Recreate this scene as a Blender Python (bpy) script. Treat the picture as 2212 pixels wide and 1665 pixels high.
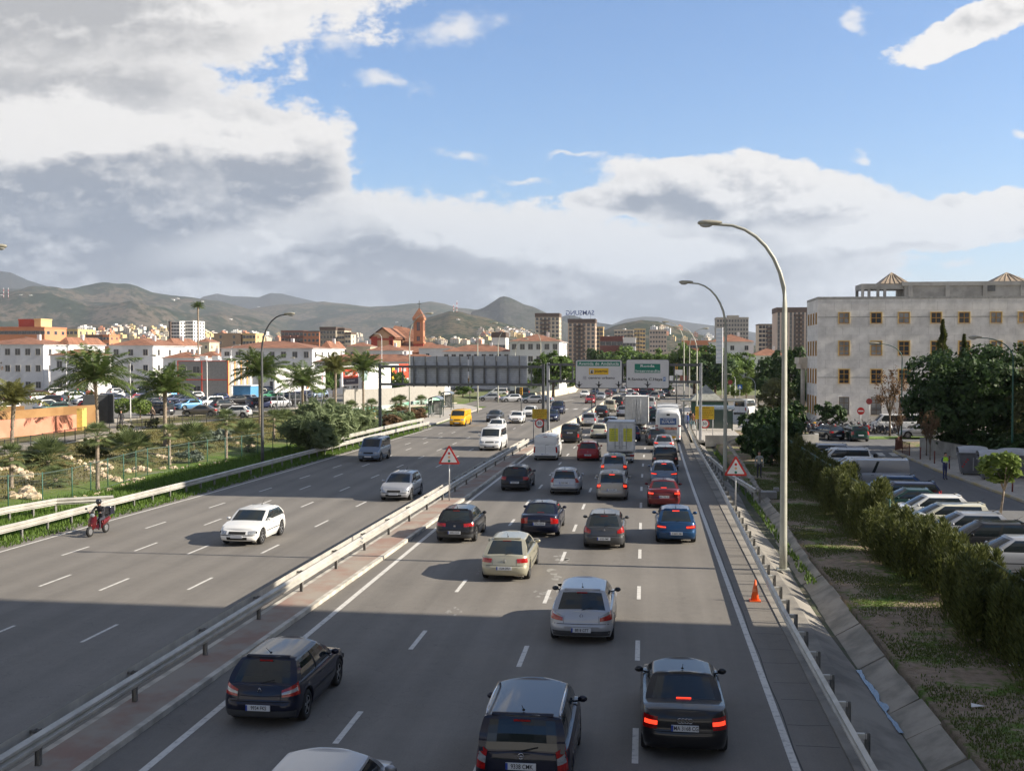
import bpy, math, random
from math import sin, cos, pi, radians, sqrt, atan2
from mathutils import Vector, Matrix
for _o in list(bpy.data.objects): bpy.data.objects.remove(_o)
SC = bpy.context.scene
COL = SC.collection
# ---------------------------------------------------------------- camera
H_CAM = 8.0; FPX = 2400.0
PITCH = math.atan(62.5/FPX); YAW = math.atan(286/math.hypot(FPX, 62.5))
cd = bpy.data.cameras.new('camera'); cam = bpy.data.objects.new('camera', cd); COL.objects.link(cam)
cd.sensor_width = 36.0; cd.lens = 36.0*FPX/2212.0; cd.clip_start = .3; cd.clip_end = 60000
cam.location = (0, 0, H_CAM); cam.rotation_euler = (pi/2-PITCH, 0, YAW)
SC.camera = cam
SC.view_settings.view_transform = 'Standard'; SC.view_settings.look = 'None'
SC.view_settings.gamma = 1; SC.view_settings.use_curve_mapping = False
SC.view_settings.exposure = 1.0
# ---------------------------------------------------------------- sun (from +X, 27 degrees up)
SUN_EL = radians(27.3)
sd = bpy.data.lights.new('sun', 'SUN'); sd.energy = 5.0; sd.angle = radians(.5); sd.color = (1, .90, .76)
sun = bpy.data.objects.new('sun', sd); COL.objects.link(sun)
sun.rotation_euler = (0, pi/2-SUN_EL, radians(-1.6))
# ---------------------------------------------------------------- node expression helper
class X:
    def __init__(s, nt, v): s.nt = nt; s.v = v
    def _m(s, op, *a, clamp=False):
        n = s.nt.nodes.new('ShaderNodeMath'); n.operation = op; n.use_clamp = clamp
        for i, q in enumerate(a):
            q = q.v if isinstance(q, X) else q
            if isinstance(q, (int, float)): n.inputs[i].default_value = q
            else: s.nt.links.new(q, n.inputs[i])
        return X(s.nt, n.outputs[0])
    def __add__(s, o): return s._m('ADD', s, o)
    __radd__ = __add__
    def __mul__(s, o): return s._m('MULTIPLY', s, o)
    __rmul__ = __mul__
    def __sub__(s, o): return s._m('SUBTRACT', s, o)
    def __rsub__(s, o): return s._m('SUBTRACT', o, s)
    def __truediv__(s, o): return s._m('DIVIDE', s, o)
    def max(s, o): return s._m('MAXIMUM', s, o)
    def min(s, o): return s._m('MINIMUM', s, o)
    def pow(s, o): return s._m('POWER', s, o)
    def clamp(s): return s._m('ADD', s, 0.0, clamp=True)
    def ss(s, a, b, lo=0., hi=1.):
        n = s.nt.nodes.new('ShaderNodeMapRange'); n.interpolation_type = 'SMOOTHSTEP'
        s.nt.links.new(s.v, n.inputs[0]); n.inputs[1].default_value = a; n.inputs[2].default_value = b
        n.inputs[3].default_value = lo; n.inputs[4].default_value = hi
        return X(s.nt, n.outputs[0])
def comb(nt, x, y, z=0.):
    n = nt.nodes.new('ShaderNodeCombineXYZ')
    for i, q in enumerate((x, y, z)):
        q = q.v if isinstance(q, X) else q
        if isinstance(q, (int, float)): n.inputs[i].default_value = q
        else: nt.links.new(q, n.inputs[i])
    return n.outputs[0]
def noise(nt, vec, scale, detail=4, rough=.55, dist=0., out=0):
    n = nt.nodes.new('ShaderNodeTexNoise'); nt.links.new(vec, n.inputs['Vector'])
    n.inputs['Scale'].default_value = scale; n.inputs['Detail'].default_value = detail
    n.inputs['Roughness'].default_value = rough; n.inputs['Distortion'].default_value = dist
    return X(nt, n.outputs[out])
def mixc(nt, f, a, b, mode='MIX'):
    n = nt.nodes.new('ShaderNodeMix'); n.data_type = 'RGBA'; n.blend_type = mode
    for i, q in ((0, f), (6, a), (7, b)):
        q = q.v if isinstance(q, X) else q
        if isinstance(q, (int, float)): n.inputs[i].default_value = q
        elif isinstance(q, tuple): n.inputs[i].default_value = (*q[:3], 1)
        else: nt.links.new(q, n.inputs[i])
    return n.outputs[2]
def sepx(nt, vec):
    n = nt.nodes.new('ShaderNodeSeparateXYZ'); nt.links.new(vec, n.inputs[0])
    return [X(nt, n.outputs[i]) for i in range(3)]
# ---------------------------------------------------------------- world: sky with cumulus
W = bpy.data.worlds.new('World'); SC.world = W; W.use_nodes = True
nt = W.node_tree; nt.nodes.clear()
wo = nt.nodes.new('ShaderNodeOutputWorld'); bg = nt.nodes.new('ShaderNodeBackground')
bg.inputs[1].default_value = .1
nt.links.new(bg.outputs[0], wo.inputs[0])
sk = nt.nodes.new('ShaderNodeTexSky'); sk.sky_type = 'NISHITA'; sk.sun_disc = False
sk.sun_elevation = SUN_EL; sk.sun_rotation = pi/2
sk.air_density = 1.0; sk.dust_density = .6; sk.ozone_density = 1.6; sk.altitude = 50
tc = nt.nodes.new('ShaderNodeTexCoord')
dx, dy, dz = sepx(nt, tc.outputs['Generated'])
cy_, sy_ = cos(YAW), sin(YAW)
fx = dx*cy_+dy*sy_; fy = dy*cy_-dx*sy_
den = fy.max(.15)
px = fx/den*2.4+1.106; py = .770-(dz/den*2.4)
p0 = comb(nt, px, py*1.5)
w1 = sepx(nt, noise(nt, p0, 2.2, 3, .5, 0, 1).v); w2 = sepx(nt, noise(nt, p0, 8, 3, .6, 0, 1).v)
qx = px+(w1[0]-.5)*.16+(w2[0]-.5)*.07; qy = py+(w1[1]-.5)*.10+(w2[1]-.5)*.05
def blobs(lst, qx, qy):
    r = None
    for (cx, cy, rx, ry, *t) in lst:
        a = radians(t[0]) if t else 0
        ux = qx-cx/1000; uy = qy-cy/1000
        if a: ux, uy = ux*cos(a)+uy*sin(a), uy*cos(a)-ux*sin(a)
        ux = ux*(1000/rx); uy = uy*(1000/ry)
        e = 1.0-(ux*ux+uy*uy).pow(.5)
        r = e if r is None else r.max(e)
    return r
cov = blobs([(60, -60, 880, 300), (100, 330, 640, 260), (560, 350, 240, 150, 25), (300, 600, 900, 260), (1000, 590, 640, 165),
             (1420, 600, 560, 145), (1530, 415, 300, 95), (1760, 440, 290, 80, 10), (1960, 505, 300, 62, -4), (2140, 470, 220, 55),
             (1330, 430, 150, 50), (2110, 40, 240, 55, -22)], qx, qy)
cov2 = blobs([(975, 70, 140, 60, -15), (830, 178, 110, 34, 12), (1010, 340, 85, 26), (1842, 46, 52, 28), (1150, 393, 60, 16),
              (1230, 332, 80, 16, -5), (2195, 312, 50, 26), (1835, 345, 50, 30), (740, 90, 90, 60), (2060, 585, 70, 22), (1730, 655, 90, 30)], qx+(w2[0]-.5)*.09+(w1[2]-.5)*.06, qy+(w2[1]-.5)*.07)
f1 = noise(nt, p0, 3.2, 9, .60); f1b = noise(nt, comb(nt, px+.012, py*1.5-.03), 3.2, 9, .60)
f2 = noise(nt, p0, 11, 9, .66)
C = cov*1.0+(f1-.5)*.85+(f2-.5)*.62
C2 = cov2*.75+(f1-.5)*.9+(f2-.5)*.9-.12
# clouds over the rest of the dome, for the light and the reflections
f3 = noise(nt, tc.outputs['Generated'], 2.1, 7, .58)
rest = fy.ss(.55, .25).max(py.ss(-.05, -.35))
C3 = (f3-.44)*3.2+dz.ss(.35, .0)*1.2
dens = C.ss(-.02, .13).max(C2.ss(.0, .6)*.8)
dens = dens*(1-rest)+C3.ss(0, .4)*rest
relief = (f1-f1b)*3.2
g1 = blobs([(150, 140, 640, 100, 4), (60, 20, 300, 60), (330, 405, 560, 75, -3), (230, 492, 640, 80, -2), (600, 575, 900, 52, 0), (1150, 650, 900, 60), (1430, 445, 140, 35), (1700, 480, 300, 38), (1750, 585, 330, 38), (700, 500, 260, 40)], px+(w1[0]-.5)*.35+(w2[0]-.5)*.08, py+(w1[1]-.5)*.14+(w2[1]-.5)*.06)
f5 = noise(nt, comb(nt, px*.8, py*3.4), 3.0, 6, .6)
gray = (g1.ss(-.45, .6)*.98+(f5-.5)*1.1+(f1-.5)*-.9+(f2-.5)*-.8+(-1.7*relief)+.08).clamp()
wb = blobs([(540, 520, 240, 52, -12), (980, 470, 300, 62), (1180, 520, 240, 55), (1900, 500, 260, 45), (60, 270, 500, 60), (1350, 545, 200, 45)], qx, qy)
gray = (gray-wb.ss(-.35, .6)*.75).clamp()
gray = gray*C.ss(.0, .55)*(1-rest)+rest*.35
low = py.ss(.30, .66)
white = mixc(nt, low, (4.7, 4.6, 4.5), (3.6, 3.95, 4.4))
darkc = mixc(nt, py.ss(.12, .50), (2.4, 2.42, 2.5), (1.15, 1.45, 1.95))
ccol = mixc(nt, gray, white, darkc)
restc = mixc(nt, dz.ss(.0, .55), (5.0, 4.7, 4.3), (1.45, 1.45, 1.5))
ccol = mixc(nt, rest.v, ccol, restc)
skc = mixc(nt, 1.0, sk.outputs[0], (.55, .73, .94), 'MULTIPLY')
hz = dz.ss(.0, .16, .45, 0.)
skc = mixc(nt, hz, skc, (2.9, 3.6, 4.5))
nt.links.new(mixc(nt, dens, skc, ccol), bg.inputs[0])
# ---------------------------------------------------------------- mapping from photo pixels (2212 wide) to the place
def ray(PX, PY):
    x = (PX-1106)/FPX; y = -(PY-832.5)/FPX
    f = cos(PITCH)+y*sin(PITCH); u = -sin(PITCH)+y*cos(PITCH)
    return (x*cos(YAW)-f*sin(YAW), x*sin(YAW)+f*cos(YAW), u)
def G(PX, PY, z=0.):
    a, b, c = ray(PX, PY); t = (z-H_CAM)/c
    return (a*t, b*t)
def AT(PX, PY, Y):
    a, b, c = ray(PX, PY); t = Y/b
    return (a*t, Y, H_CAM+c*t)
def DD(PX, PY, d):      # point d metres along the view axis
    a, b, c = ray(PX, PY)
    return (a*d, b*d, H_CAM+c*d)
_o1 = 'first second third fourth fifth sixth seventh eighth ninth tenth eleventh twelfth thirteenth fourteenth fifteenth sixteenth seventeenth eighteenth nineteenth'.split()
_t = ['twent', 'thirt', 'fort', 'fift', 'sixt', 'sevent', 'eight', 'ninet']
ORD = _o1+[q for t_ in _t for q in [t_+'ieth']+[t_+'y-'+o_ for o_ in _o1[:9]]]
def lerp(a, b, t): return a+(b-a)*t
def interp(tab, x):
    if x <= tab[0][0]: return tab[0][1]
    for (a, va), (b, vb) in zip(tab, tab[1:]):
        if x <= b: return lerp(va, vb, (x-a)/(b-a) if b > a else 0)
    return tab[-1][1]
def sstep(t): t = max(0., min(1., t)); return t*t*(3-2*t)
# ---------------------------------------------------------------- materials
MATS = {}
def lin(c): return tuple((v/12.92 if v <= .04045 else ((v+.055)/1.055)**2.4) for v in c)
def pm(name, col, rough=.6, metal=0., var=.12, scale=3., bump=0., coat=0., emit=0., col2=None, spec=.5, detail=5, obj=False, trans=0., vlo=.35, vhi=.65):
    if name in MATS: return MATS[name]
    m = bpy.data.materials.new(name); m.use_nodes = True; t = m.node_tree
    b = t.nodes['Principled BSDF']
    b.inputs['Roughness'].default_value = rough; b.inputs['Metallic'].default_value = metal
    b.inputs['Specular IOR Level'].default_value = spec
    b.inputs['Coat Weight'].default_value = coat; b.inputs['Coat Roughness'].default_value = .04
    tcn = t.nodes.new('ShaderNodeTexCoord'); geo = t.nodes.new('ShaderNodeNewGeometry')
    vec = tcn.outputs['Object'] if obj else geo.outputs['Position']
    if var or col2:
        n = noise(t, vec, scale, detail, .6)
        a = col; c = col2 or tuple(min(1, v*(1+var)) for v in col)
        if not col2: a = tuple(v*(1-var) for v in col)
        cc = mixc(t, n.ss(vlo, vhi), a, c); t.links.new(cc, b.inputs['Base Color'])
        if bump:
            bp = t.nodes.new('ShaderNodeBump'); bp.inputs['Strength'].default_value = bump; bp.inputs['Distance'].default_value = .03
            n2 = noise(t, vec, scale*4, 4, .6); t.links.new(n2.v, bp.inputs['Height']); t.links.new(bp.outputs[0], b.inputs['Normal'])
    else: b.inputs['Base Color'].default_value = (*col, 1)
    if emit:
        b.inputs['Emission Color'].default_value = (*col, 1); b.inputs['Emission Strength'].default_value = emit
    if trans:
        tr = t.nodes.new('ShaderNodeBsdfTranslucent'); mx = t.nodes.new('ShaderNodeMixShader')
        tr.inputs[0].default_value = (*[min(1, v*1.6) for v in col], 1); mx.inputs[0].default_value = trans
        out = t.nodes['Material Output']
        t.links.new(b.outputs[0], mx.inputs[1]); t.links.new(tr.outputs[0], mx.inputs[2]); t.links.new(mx.outputs[0], out.inputs[0])
    MATS[name] = m; return m
def brick_mat(name, col, col2, mortar, sx, sy, msize=.02, rough=.7, axis='XZ', var=.2):
    """panel or tile courses on walls; axis picks the two world axes"""
    if name in MATS: return MATS[name]
    m = bpy.data.materials.new(name); m.use_nodes = True; t = m.node_tree; b = t.nodes['Principled BSDF']
    b.inputs['Roughness'].default_value = rough
    geo = t.nodes.new('ShaderNodeNewGeometry'); x, y, z = sepx(t, geo.outputs['Position'])
    d = {'X': x, 'Y': y, 'Z': z, 'S': x+y}
    v = comb(t, d[axis[0]]*(1/sx), d[axis[1]]*(1/sy))
    n = t.nodes.new('ShaderNodeTexBrick'); t.links.new(v, n.inputs[0]); n.inputs['Scale'].default_value = 1
    n.inputs['Color1'].default_value = (*col, 1); n.inputs['Color2'].default_value = (*col2, 1); n.inputs['Mortar'].default_value = (*mortar, 1)
    n.inputs['Mortar Size'].default_value = msize; n.inputs['Brick Width'].default_value = 1; n.inputs['Row Height'].default_value = 1
    n.inputs['Mortar Smooth'].default_value = .1
    ns = noise(t, geo.outputs['Position'], .7, 6, .65)
    f = ns.ss(.3, .7, 1-var, 1+var*.3)
    mul = t.nodes.new('ShaderNodeVectorMath'); mul.operation = 'SCALE'
    t.links.new(n.outputs[0], mul.inputs[0]); t.links.new(f.v, mul.inputs['Scale']); t.links.new(mul.outputs[0], b.inputs['Base Color'])
    MATS[name] = m; return m
# ---------------------------------------------------------------- mesh builder
class MB:
    def __init__(s): s.v = []; s.f = []; s.m = []; s.sm = []
    def add(s, vs, fs, mi=0, smooth=False):
        o = len(s.v); s.v += [tuple(p) for p in vs]; s.f += [tuple(i+o for i in f) for f in fs]
        s.m += [mi]*len(fs); s.sm += [smooth]*len(fs); return s
    def quad(s, a, b, c, d, mi=0): return s.add([a, b, c, d], [(0, 1, 2, 3)], mi)
    def box(s, cx, cy, cz, sx, sy, sz, rz=0, mi=0, tz=1.):
        x, y, z = sx/2, sy/2, sz/2; vs = []
        for dz_, k in ((-z, 1), (z, tz)):
            for dx_, dy_ in ((-x, -y), (x, -y), (x, y), (-x, y)):
                a, b = dx_*k, dy_*k
                vs.append((cx+a*cos(rz)-b*sin(rz), cy+a*sin(rz)+b*cos(rz), cz+dz_))
        return s.add(vs, [(3, 2, 1, 0), (4, 5, 6, 7), (0, 1, 5, 4), (1, 2, 6, 5), (2, 3, 7, 6), (3, 0, 4, 7)], mi)
    def b2(s, x0, y0, z0, x1, y1, z1, mi=0): return s.box((x0+x1)/2, (y0+y1)/2, (z0+z1)/2, abs(x1-x0), abs(y1-y0), abs(z1-z0), 0, mi)
    def tube(s, pts, r, n=8, mi=0, cap=True, smooth=True, flat=1.):
        P = [Vector(p) for p in pts]; R = r if isinstance(r, (list, tuple)) else [r]*len(P); vs = []
        up = Vector((0, 0, 1))
        for i, p in enumerate(P):
            t = (P[min(i+1, len(P)-1)]-P[max(i-1, 0)]).normalized()
            a = t.cross(up)
            if a.length < .05: a = t.cross(Vector((0, 1, 0)))
            a.normalize(); b = a.cross(t).normalized()
            for k in range(n):
                q = 2*pi*k/n; vs.append(p+a*cos(q)*R[i]+b*sin(q)*R[i]*flat)
        fs = [(i*n+k, i*n+(k+1) % n, (i+1)*n+(k+1) % n, (i+1)*n+k) for i in range(len(P)-1) for k in range(n)]
        s.add(vs, fs, mi, smooth)
        if cap:
            o = len(s.v)-len(vs); s.f += [tuple(o+k for k in range(n))[::-1], tuple(o+(len(P)-1)*n+k for k in range(n))]
            s.m += [mi, mi]; s.sm += [False, False]
        return s
    def ell(s, c, r, n=10, m=6, mi=0, rz=0):
        vs = [(0, 0, -1)]+[(cos(2*pi*k/n)*cos(t), sin(2*pi*k/n)*cos(t), sin(t)) for t in [(-.5+(j+1)/(m))*pi for j in range(m-1)] for k in range(n)]+[(0, 0, 1)]
        vs = [(v[0]*r[0], v[1]*r[1], v[2]*r[2]) for v in vs]
        vs = [(c[0]+v[0]*cos(rz)-v[1]*sin(rz), c[1]+v[0]*sin(rz)+v[1]*cos(rz), c[2]+v[2]) for v in vs]
        fs = [(0, 1+(k+1) % n, 1+k) for k in range(n)]
        for j in range(m-2):
            o = 1+j*n; fs += [(o+k, o+(k+1) % n, o+n+(k+1) % n, o+n+k) for k in range(n)]
        o = 1+(m-2)*n; fs += [(o+k, o+(k+1) % n, len(vs)-1) for k in range(n)]
        return s.add(vs, fs, mi, True)
    def prism(s, poly, z0, z1, mi=0):
        n = len(poly)
        z0 = z0 if isinstance(z0, list) else [z0]*n; z1 = z1 if isinstance(z1, list) else [z1]*n
        vs = [(p[0], p[1], z0[i]) for i, p in enumerate(poly)]+[(p[0], p[1], z1[i]) for i, p in enumerate(poly)]
        return s.add(vs, [tuple(range(n))[::-1], tuple(range(n, 2*n))]+[(i, (i+1) % n, n+(i+1) % n, n+i) for i in range(n)], mi)
    def strip(s, L, R, mi=0, smooth=False):
        n = len(L); return s.add(list(L)+list(R), [(i, n+i, n+i+1, i+1) for i in range(n-1)], mi, smooth)
    def grid(s, rows, mi=0, smooth=True, close=False):
        n = len(rows[0]); vs = [p for r in rows for p in r]; e = n if close else n-1
        return s.add(vs, [(i*n+k, i*n+(k+1) % n, (i+1)*n+(k+1) % n, (i+1)*n+k) for i in range(len(rows)-1) for k in range(e)], mi, smooth)
    def mesh(s, name, mats):
        me = bpy.data.meshes.new(name); me.from_pydata(s.v, [], s.f)
        for m in (mats if isinstance(mats, (list, tuple)) else [mats]): me.materials.append(m)
        me.polygons.foreach_set('material_index', s.m); me.polygons.foreach_set('use_smooth', s.sm)
        me.update(); return me
    def build(s, name, mats, parent=None, loc=(0, 0, 0), rz=0):
        return link(name, s.mesh(name, mats), parent, loc, rz)
def link(name, me, parent=None, loc=(0, 0, 0), rz=0):
    o = bpy.data.objects.new(name, me); COL.objects.link(o); o.location = loc; o.rotation_euler = (0, 0, rz)
    if parent: o.parent = parent
    return o
def tag(o, label=None, cat=None, group=None, kind=None):
    if label: o['label'] = label
    if cat: o['category'] = cat
    if group: o['group'] = group
    if kind: o['kind'] = kind
    return o
def thing(name, label, cat, loc=(0, 0, 0), rz=0, group=None):
    return tag(link(name, None, None, loc, rz), label, cat, group)
SNAP = {}
def snap(o):
    ch = [c for c in o.children]; t = (o, [snap(c) for c in ch]); SNAP[o.as_pointer()] = t; return t
def copy_snap(t, parent=None, skip=()):
    c = t[0].copy(); COL.objects.link(c); c.parent = parent
    for k in t[1]:
        if k[0].name.split('.')[0] not in skip: copy_snap(k, c, skip)
    return c
def copy_tree(o, parent=None, skip=()):
    return copy_snap(SNAP.get(o.as_pointer()) or snap(o), parent, skip)
TXT = {}
def text_obj(s, size, mat, parent, loc, rot=(pi/2, 0, 0), name='lettering', align='CENTER', ext=.0, sx=1., space=1., mirror=False):
    if s not in TXT:
        cu = bpy.data.curves.new('lettering', 'FONT'); cu.body = s; cu.size = 1; cu.align_x = 'CENTER'; cu.align_y = 'CENTER'; cu.offset = .012; cu.resolution_u = 3
        cu.space_character = space
        ob = bpy.data.objects.new('tmp', cu); COL.objects.link(ob)
        dg = bpy.context.evaluated_depsgraph_get(); TXT[s] = bpy.data.meshes.new_from_object(ob.evaluated_get(dg))
        bpy.data.objects.remove(ob)
    me = TXT[s].copy(); me.name = name; me.materials.clear(); me.materials.append(mat)
    o = link(name, me, parent, loc); o.rotation_euler = rot; o.scale = (size*sx*(-1 if mirror else 1), size, size)
    return o
# ---------------------------------------------------------------- palette
M_white = pm('white_paint', (.75, .75, .73), .5, var=.06)
M_black = pm('black_plastic', (.02, .02, .022), .45, var=.1)
M_steel = pm('galvanised_steel', (.42, .43, .44), .5, .5, var=.12, scale=2)
M_dsteel = pm('dark_steel', (.12, .125, .13), .5, .4, var=.15)
M_red = pm('red_paint', (.55, .03, .025), .4, var=.06)
M_yel = pm('yellow_sign_paint', (.75, .45, .01), .5, var=.05)
M_grn = pm('green_sign_paint', (.0, .18, .12), .5, var=.05)
M_blk = pm('black_lettering', (.015, .015, .018), .5, var=0)
M_wlet = pm('white_lettering', (.8, .8, .8), .5, var=0)
M_conc = pm('concrete', (.30, .29, .265), .85, var=.22, scale=.8, detail=8, bump=.2)
M_cream = pm('cream_concrete', (.60, .54, .42), .85, var=.14, scale=.9, detail=7)
M_trunk = pm('bark', (.13, .095, .065), .9, var=.35, scale=6, bump=.5, obj=True)
M_palmtrunk = pm('palm_trunk', (.26, .21, .16), .9, var=.35, scale=7, bump=.5, obj=True)
def asphalt(name, base, tint=1.0, tracks=True):
    m = bpy.data.materials.new(name); m.use_nodes = True; t = m.node_tree; b = t.nodes['Principled BSDF']
    b.inputs['Roughness'].default_value = .82; b.inputs['Specular IOR Level'].default_value = .35
    g = t.nodes.new('ShaderNodeNewGeometry'); x, y, z = sepx(t, g.outputs['Position'])
    st = noise(t, comb(t, x*1.0, y*.02), 1.1, 5, .6)          # long streaks along the lanes
    blot = noise(t, g.outputs['Position'], .12, 5, .6)
    fine = noise(t, g.outputs['Position'], 22, 3, .8)
    mid = noise(t, g.outputs['Position'], 2.5, 6, .7)
    f = (st-.5)*.55+(blot-.5)*.55+(fine-.5)*.55+(mid-.5)*.28+1.0
    if tracks:
        tr = ((x*(2*pi/1.58)+.6)._m('SINE', x*(2*pi/1.58)+.6))
        f = f+tr*.055
        crack = noise(t, g.outputs['Position'], .9, 7, .55, 1.5)
        ck = (crack-.5)._m('ABSOLUTE', crack-.5).ss(0, .006, .72, 1.)
        f = f*ck.max(noise(t, g.outputs['Position'], .06, 2, .5).ss(.47, .5))
    m1 = t.nodes.new('ShaderNodeVectorMath'); m1.operation = 'SCALE'
    m1.inputs[0].default_value = tuple(c*tint for c in base); t.links.new(f.v, m1.inputs['Scale']); t.links.new(m1.outputs[0], b.inputs['Base Color'])
    bp = t.nodes.new('ShaderNodeBump'); bp.inputs['Strength'].default_value = .35; bp.inputs['Distance'].default_value = .01
    t.links.new(fine.v, bp.inputs['Height']); t.links.new(bp.outputs[0], b.inputs['Normal'])
    return m
M_asph = asphalt('asphalt', (.180, .166, .146))
M_asph2 = asphalt('asphalt_street', (.15, .15, .15), tracks=False)
M_shoulder = asphalt('asphalt_shoulder', (.185, .165, .145), tracks=False)
M_lot = asphalt('asphalt_car_park', (.20, .19, .17), tracks=False)
M_line = pm('road_line_paint', (.62, .60, .55), .7, col2=(.30, .29, .27), scale=6, detail=8, vlo=.48, vhi=.75)
M_redpave = pm('red_median_paving', (.29, .19, .15), .85, col2=(.31, .27, .225), scale=.55, detail=9, bump=.3, vlo=.38, vhi=.58)
M_pave = brick_mat('pavement_slabs', (.50, .46, .40), (.46, .43, .38), (.30, .28, .25), .6, .6, .03, .85, 'XY')
M_kerb = pm('kerb_stone', (.46, .43, .37), .85, var=.25, scale=1.5, detail=7)
def ground_mat():
    m = bpy.data.materials.new('ground_cover'); m.use_nodes = True; t = m.node_tree; b = t.nodes['Principled BSDF']
    b.inputs['Roughness'].default_value = .95; b.inputs['Specular IOR Level'].default_value = .1
    g = t.nodes.new('ShaderNodeNewGeometry'); P = g.outputs['Position']; x, y, z = sepx(t, P)
    n1 = noise(t, P, .35, 8, .65); n2 = noise(t, P, 3, 6, .7); n3 = noise(t, P, 14, 4, .7)
    lush = mixc(t, n3.ss(.3, .7), (.075, .135, .025), (.15, .23, .05))
    dry = mixc(t, n3.ss(.3, .7), (.14, .12, .05), (.22, .18, .09))
    earth = mixc(t, n2.ss(.3, .7), (.22, .165, .115), (.33, .26, .195))
    k = (x*-1.0).ss(31.5, 36.5)*.85                        # planted slope above the fence is drier lawn
    c = mixc(t, (k*.9+(n1-.5)*.9).clamp(), lush, dry)
    e = (n1+(n2-.5)*.6)
    right = x.ss(5, 7)
    c = mixc(t, ((e+right*.10).ss(.46, .62)*(right*.6+.4)), c, earth)
    town = y.ss(170, 260)
    c = mixc(t, town, c, (.20, .18, .15))
    t.links.new(c, b.inputs['Base Color'])
    bp = t.nodes.new('ShaderNodeBump'); bp.inputs['Strength'].default_value = .8; bp.inputs['Distance'].default_value = .06
    t.links.new((n3*.5+n2).v, bp.inputs['Height']); t.links.new(bp.outputs[0], b.inputs['Normal'])
    return m
M_ground = ground_mat()
# ---------------------------------------------------------------- terrain
def vn(x, y, s):     # cheap smooth value noise
    x *= s; y *= s; xi, yi = math.floor(x), math.floor(y); fx_, fy_ = sstep(x-xi), sstep(y-yi)
    def h(a, b): return (sin(a*127.1+b*311.7)*43758.5453) % 1
    return lerp(lerp(h(xi, yi), h(xi+1, yi), fx_), lerp(h(xi, yi+1), h(xi+1, yi+1), fx_), fy_)-.5
def hz_(x, y):
    h = .8*sstep((-28.5-x)/15)
    if x < -29 and y < 150: h += .10*sin(x*.9+y*.23)*sstep((-29-x)/4)*sstep((-46-x)/-6)
    return h
xs = [-9000, -5000, -2500, -1200, -600, -300, -200, -150, -120, -100, -85, -75]+[-68+1.0*i for i in range(45)]+[-23, -15, 0, 3.9, 4.0, 6.5, 6.6, 7.5, 8.5, 9.5, 10.5, 11.4, 14, 22, 30, 45, 80, 150, 300, 600, 1500, 4000, 9000]
ys = [-200, -50, 0]+[10+2.0*i for i in range(75)]+[162, 175, 190, 210, 240, 280, 340, 450, 700, 1000, 1500, 2500, 5000, 12000]
def tz(x, y):
    if 4.0 <= x <= 6.5 and y < 200: return -.6
    return hz_(x, y)-.03
mb = MB(); mb.grid([[(x, y, tz(x, y)) for x in xs] for y in ys]); tag(mb.build('ground', M_ground), 'grass verges and open ground under the whole scene', kind='structure')
def TZ(x, y): return hz_(x, y)-.03
def GT(PX, PY, dz_=0.):      # photo pixel to a point on the terrain
    z = 0.
    for _ in range(8):
        x, y = G(PX, PY, z+dz_); z = hz_(x, y)
    return x, y, hz_(x, y)-.03
def sheet(name, poly, z, mat, label, th=0.):
    m = MB(); n = len(poly)
    if th: m.prism(poly, z-th, z)
    else: m.add([(p[0], p[1], z) for p in poly], [tuple(range(n))])
    return tag(m.build(name, mat), label, kind='structure')
# highway: polygons in the ground plane
MED = [(5, -11.75), (20, -11.55), (30, -11.35), (45, -11.1), (60, -10.85), (75, -10.6), (97, -9.9), (102, -9.55), (142, -7.55), (171, -6.9), (180, -6.8)]   # (Y, x) median centre
def medx(y): return interp(MED, y)
LEFT = [(5, -28.6), (46, -26.9), (60, -26.2), (84, -25.4), (110, -24.6), (125, -23.9), (140, -23.6)]
def leftx(y): return interp(LEFT, y)
hw = [(-28.9, 3), (4.05, 3), (4.05, 95), (4.3, 104), (5.2, 150), (6.5, 186), (60, 190), (60, 330), (-62, 330), (-62, 196), (-25, 176), (-24.4, 150), (-24.1, 125), (-25.0, 110), (-25.8, 84), (-26.6, 60), (-27.3, 46)]
sheet('road', hw, 0., M_asph, 'grey asphalt of the wide dual carriageway and the junction at its end')
sheet('road', [(-9, 330), (10, 330), (24, 900), (2, 900)], -.004, M_asph2, 'far stretch of the avenue beyond the junction')
# markings
def mk(mb, pts, w, z=.004):
    L = []; R = []
    for i, p in enumerate(pts):
        a = pts[max(0, i-1)]; b = pts[min(len(pts)-1, i+1)]; d = math.hypot(b[0]-a[0], b[1]-a[1]); nx, ny = -(b[1]-a[1])/d, (b[0]-a[0])/d
        L.append((p[0]+nx*w/2, p[1]+ny*w/2, z)); R.append((p[0]-nx*w/2, p[1]-ny*w/2, z))
    mb.strip(L, R)
def bend(y): return .0 if y < 60 else .000165*(y-60)**2 if y < 160 else 1.65+(y-160)*.02
mb = MB()
mk(mb, [(2.95+bend(y)*.7, y) for y in range(8, 105, 4)], .16)
mk(mb, [(-9.6+(0 if y < 60 else (y-60)*.012), y) for y in range(8, 180, 6)], .17)
for lx, y0, ye in ((-.16, 21.8, 175), (-3.2, 20.85, 178), (-6.33, 22.2, 178)):
    y = y0-7.45*2
    while y < ye:
        mk(mb, [(lx+bend(y), y), (lx+bend(y+2.1), y+2.1)], .13); y += 7.45
def lw(y): return -12.75+.0165*(y-25) if y < 45 else -12.42+(y-45)*.026 if y < 98 else -11.03+(y-98)*.05
mk(mb, [(lw(y), y) for y in range(8, 180, 5)], .15)
for lx, k, y0 in ((-15.6, .014, 29.3), (-18.55, .018, 35.9), (-20.95, .012, 36.3), (-23.55, .03, 42.1)):
    y = y0-7.1*4
    while y < (150 if lx > -19 else 118):
        mk(mb, [(lx+k*(y-33), y), (lx+k*(y-31), y+2.1)], .11); y += 7.1
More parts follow.
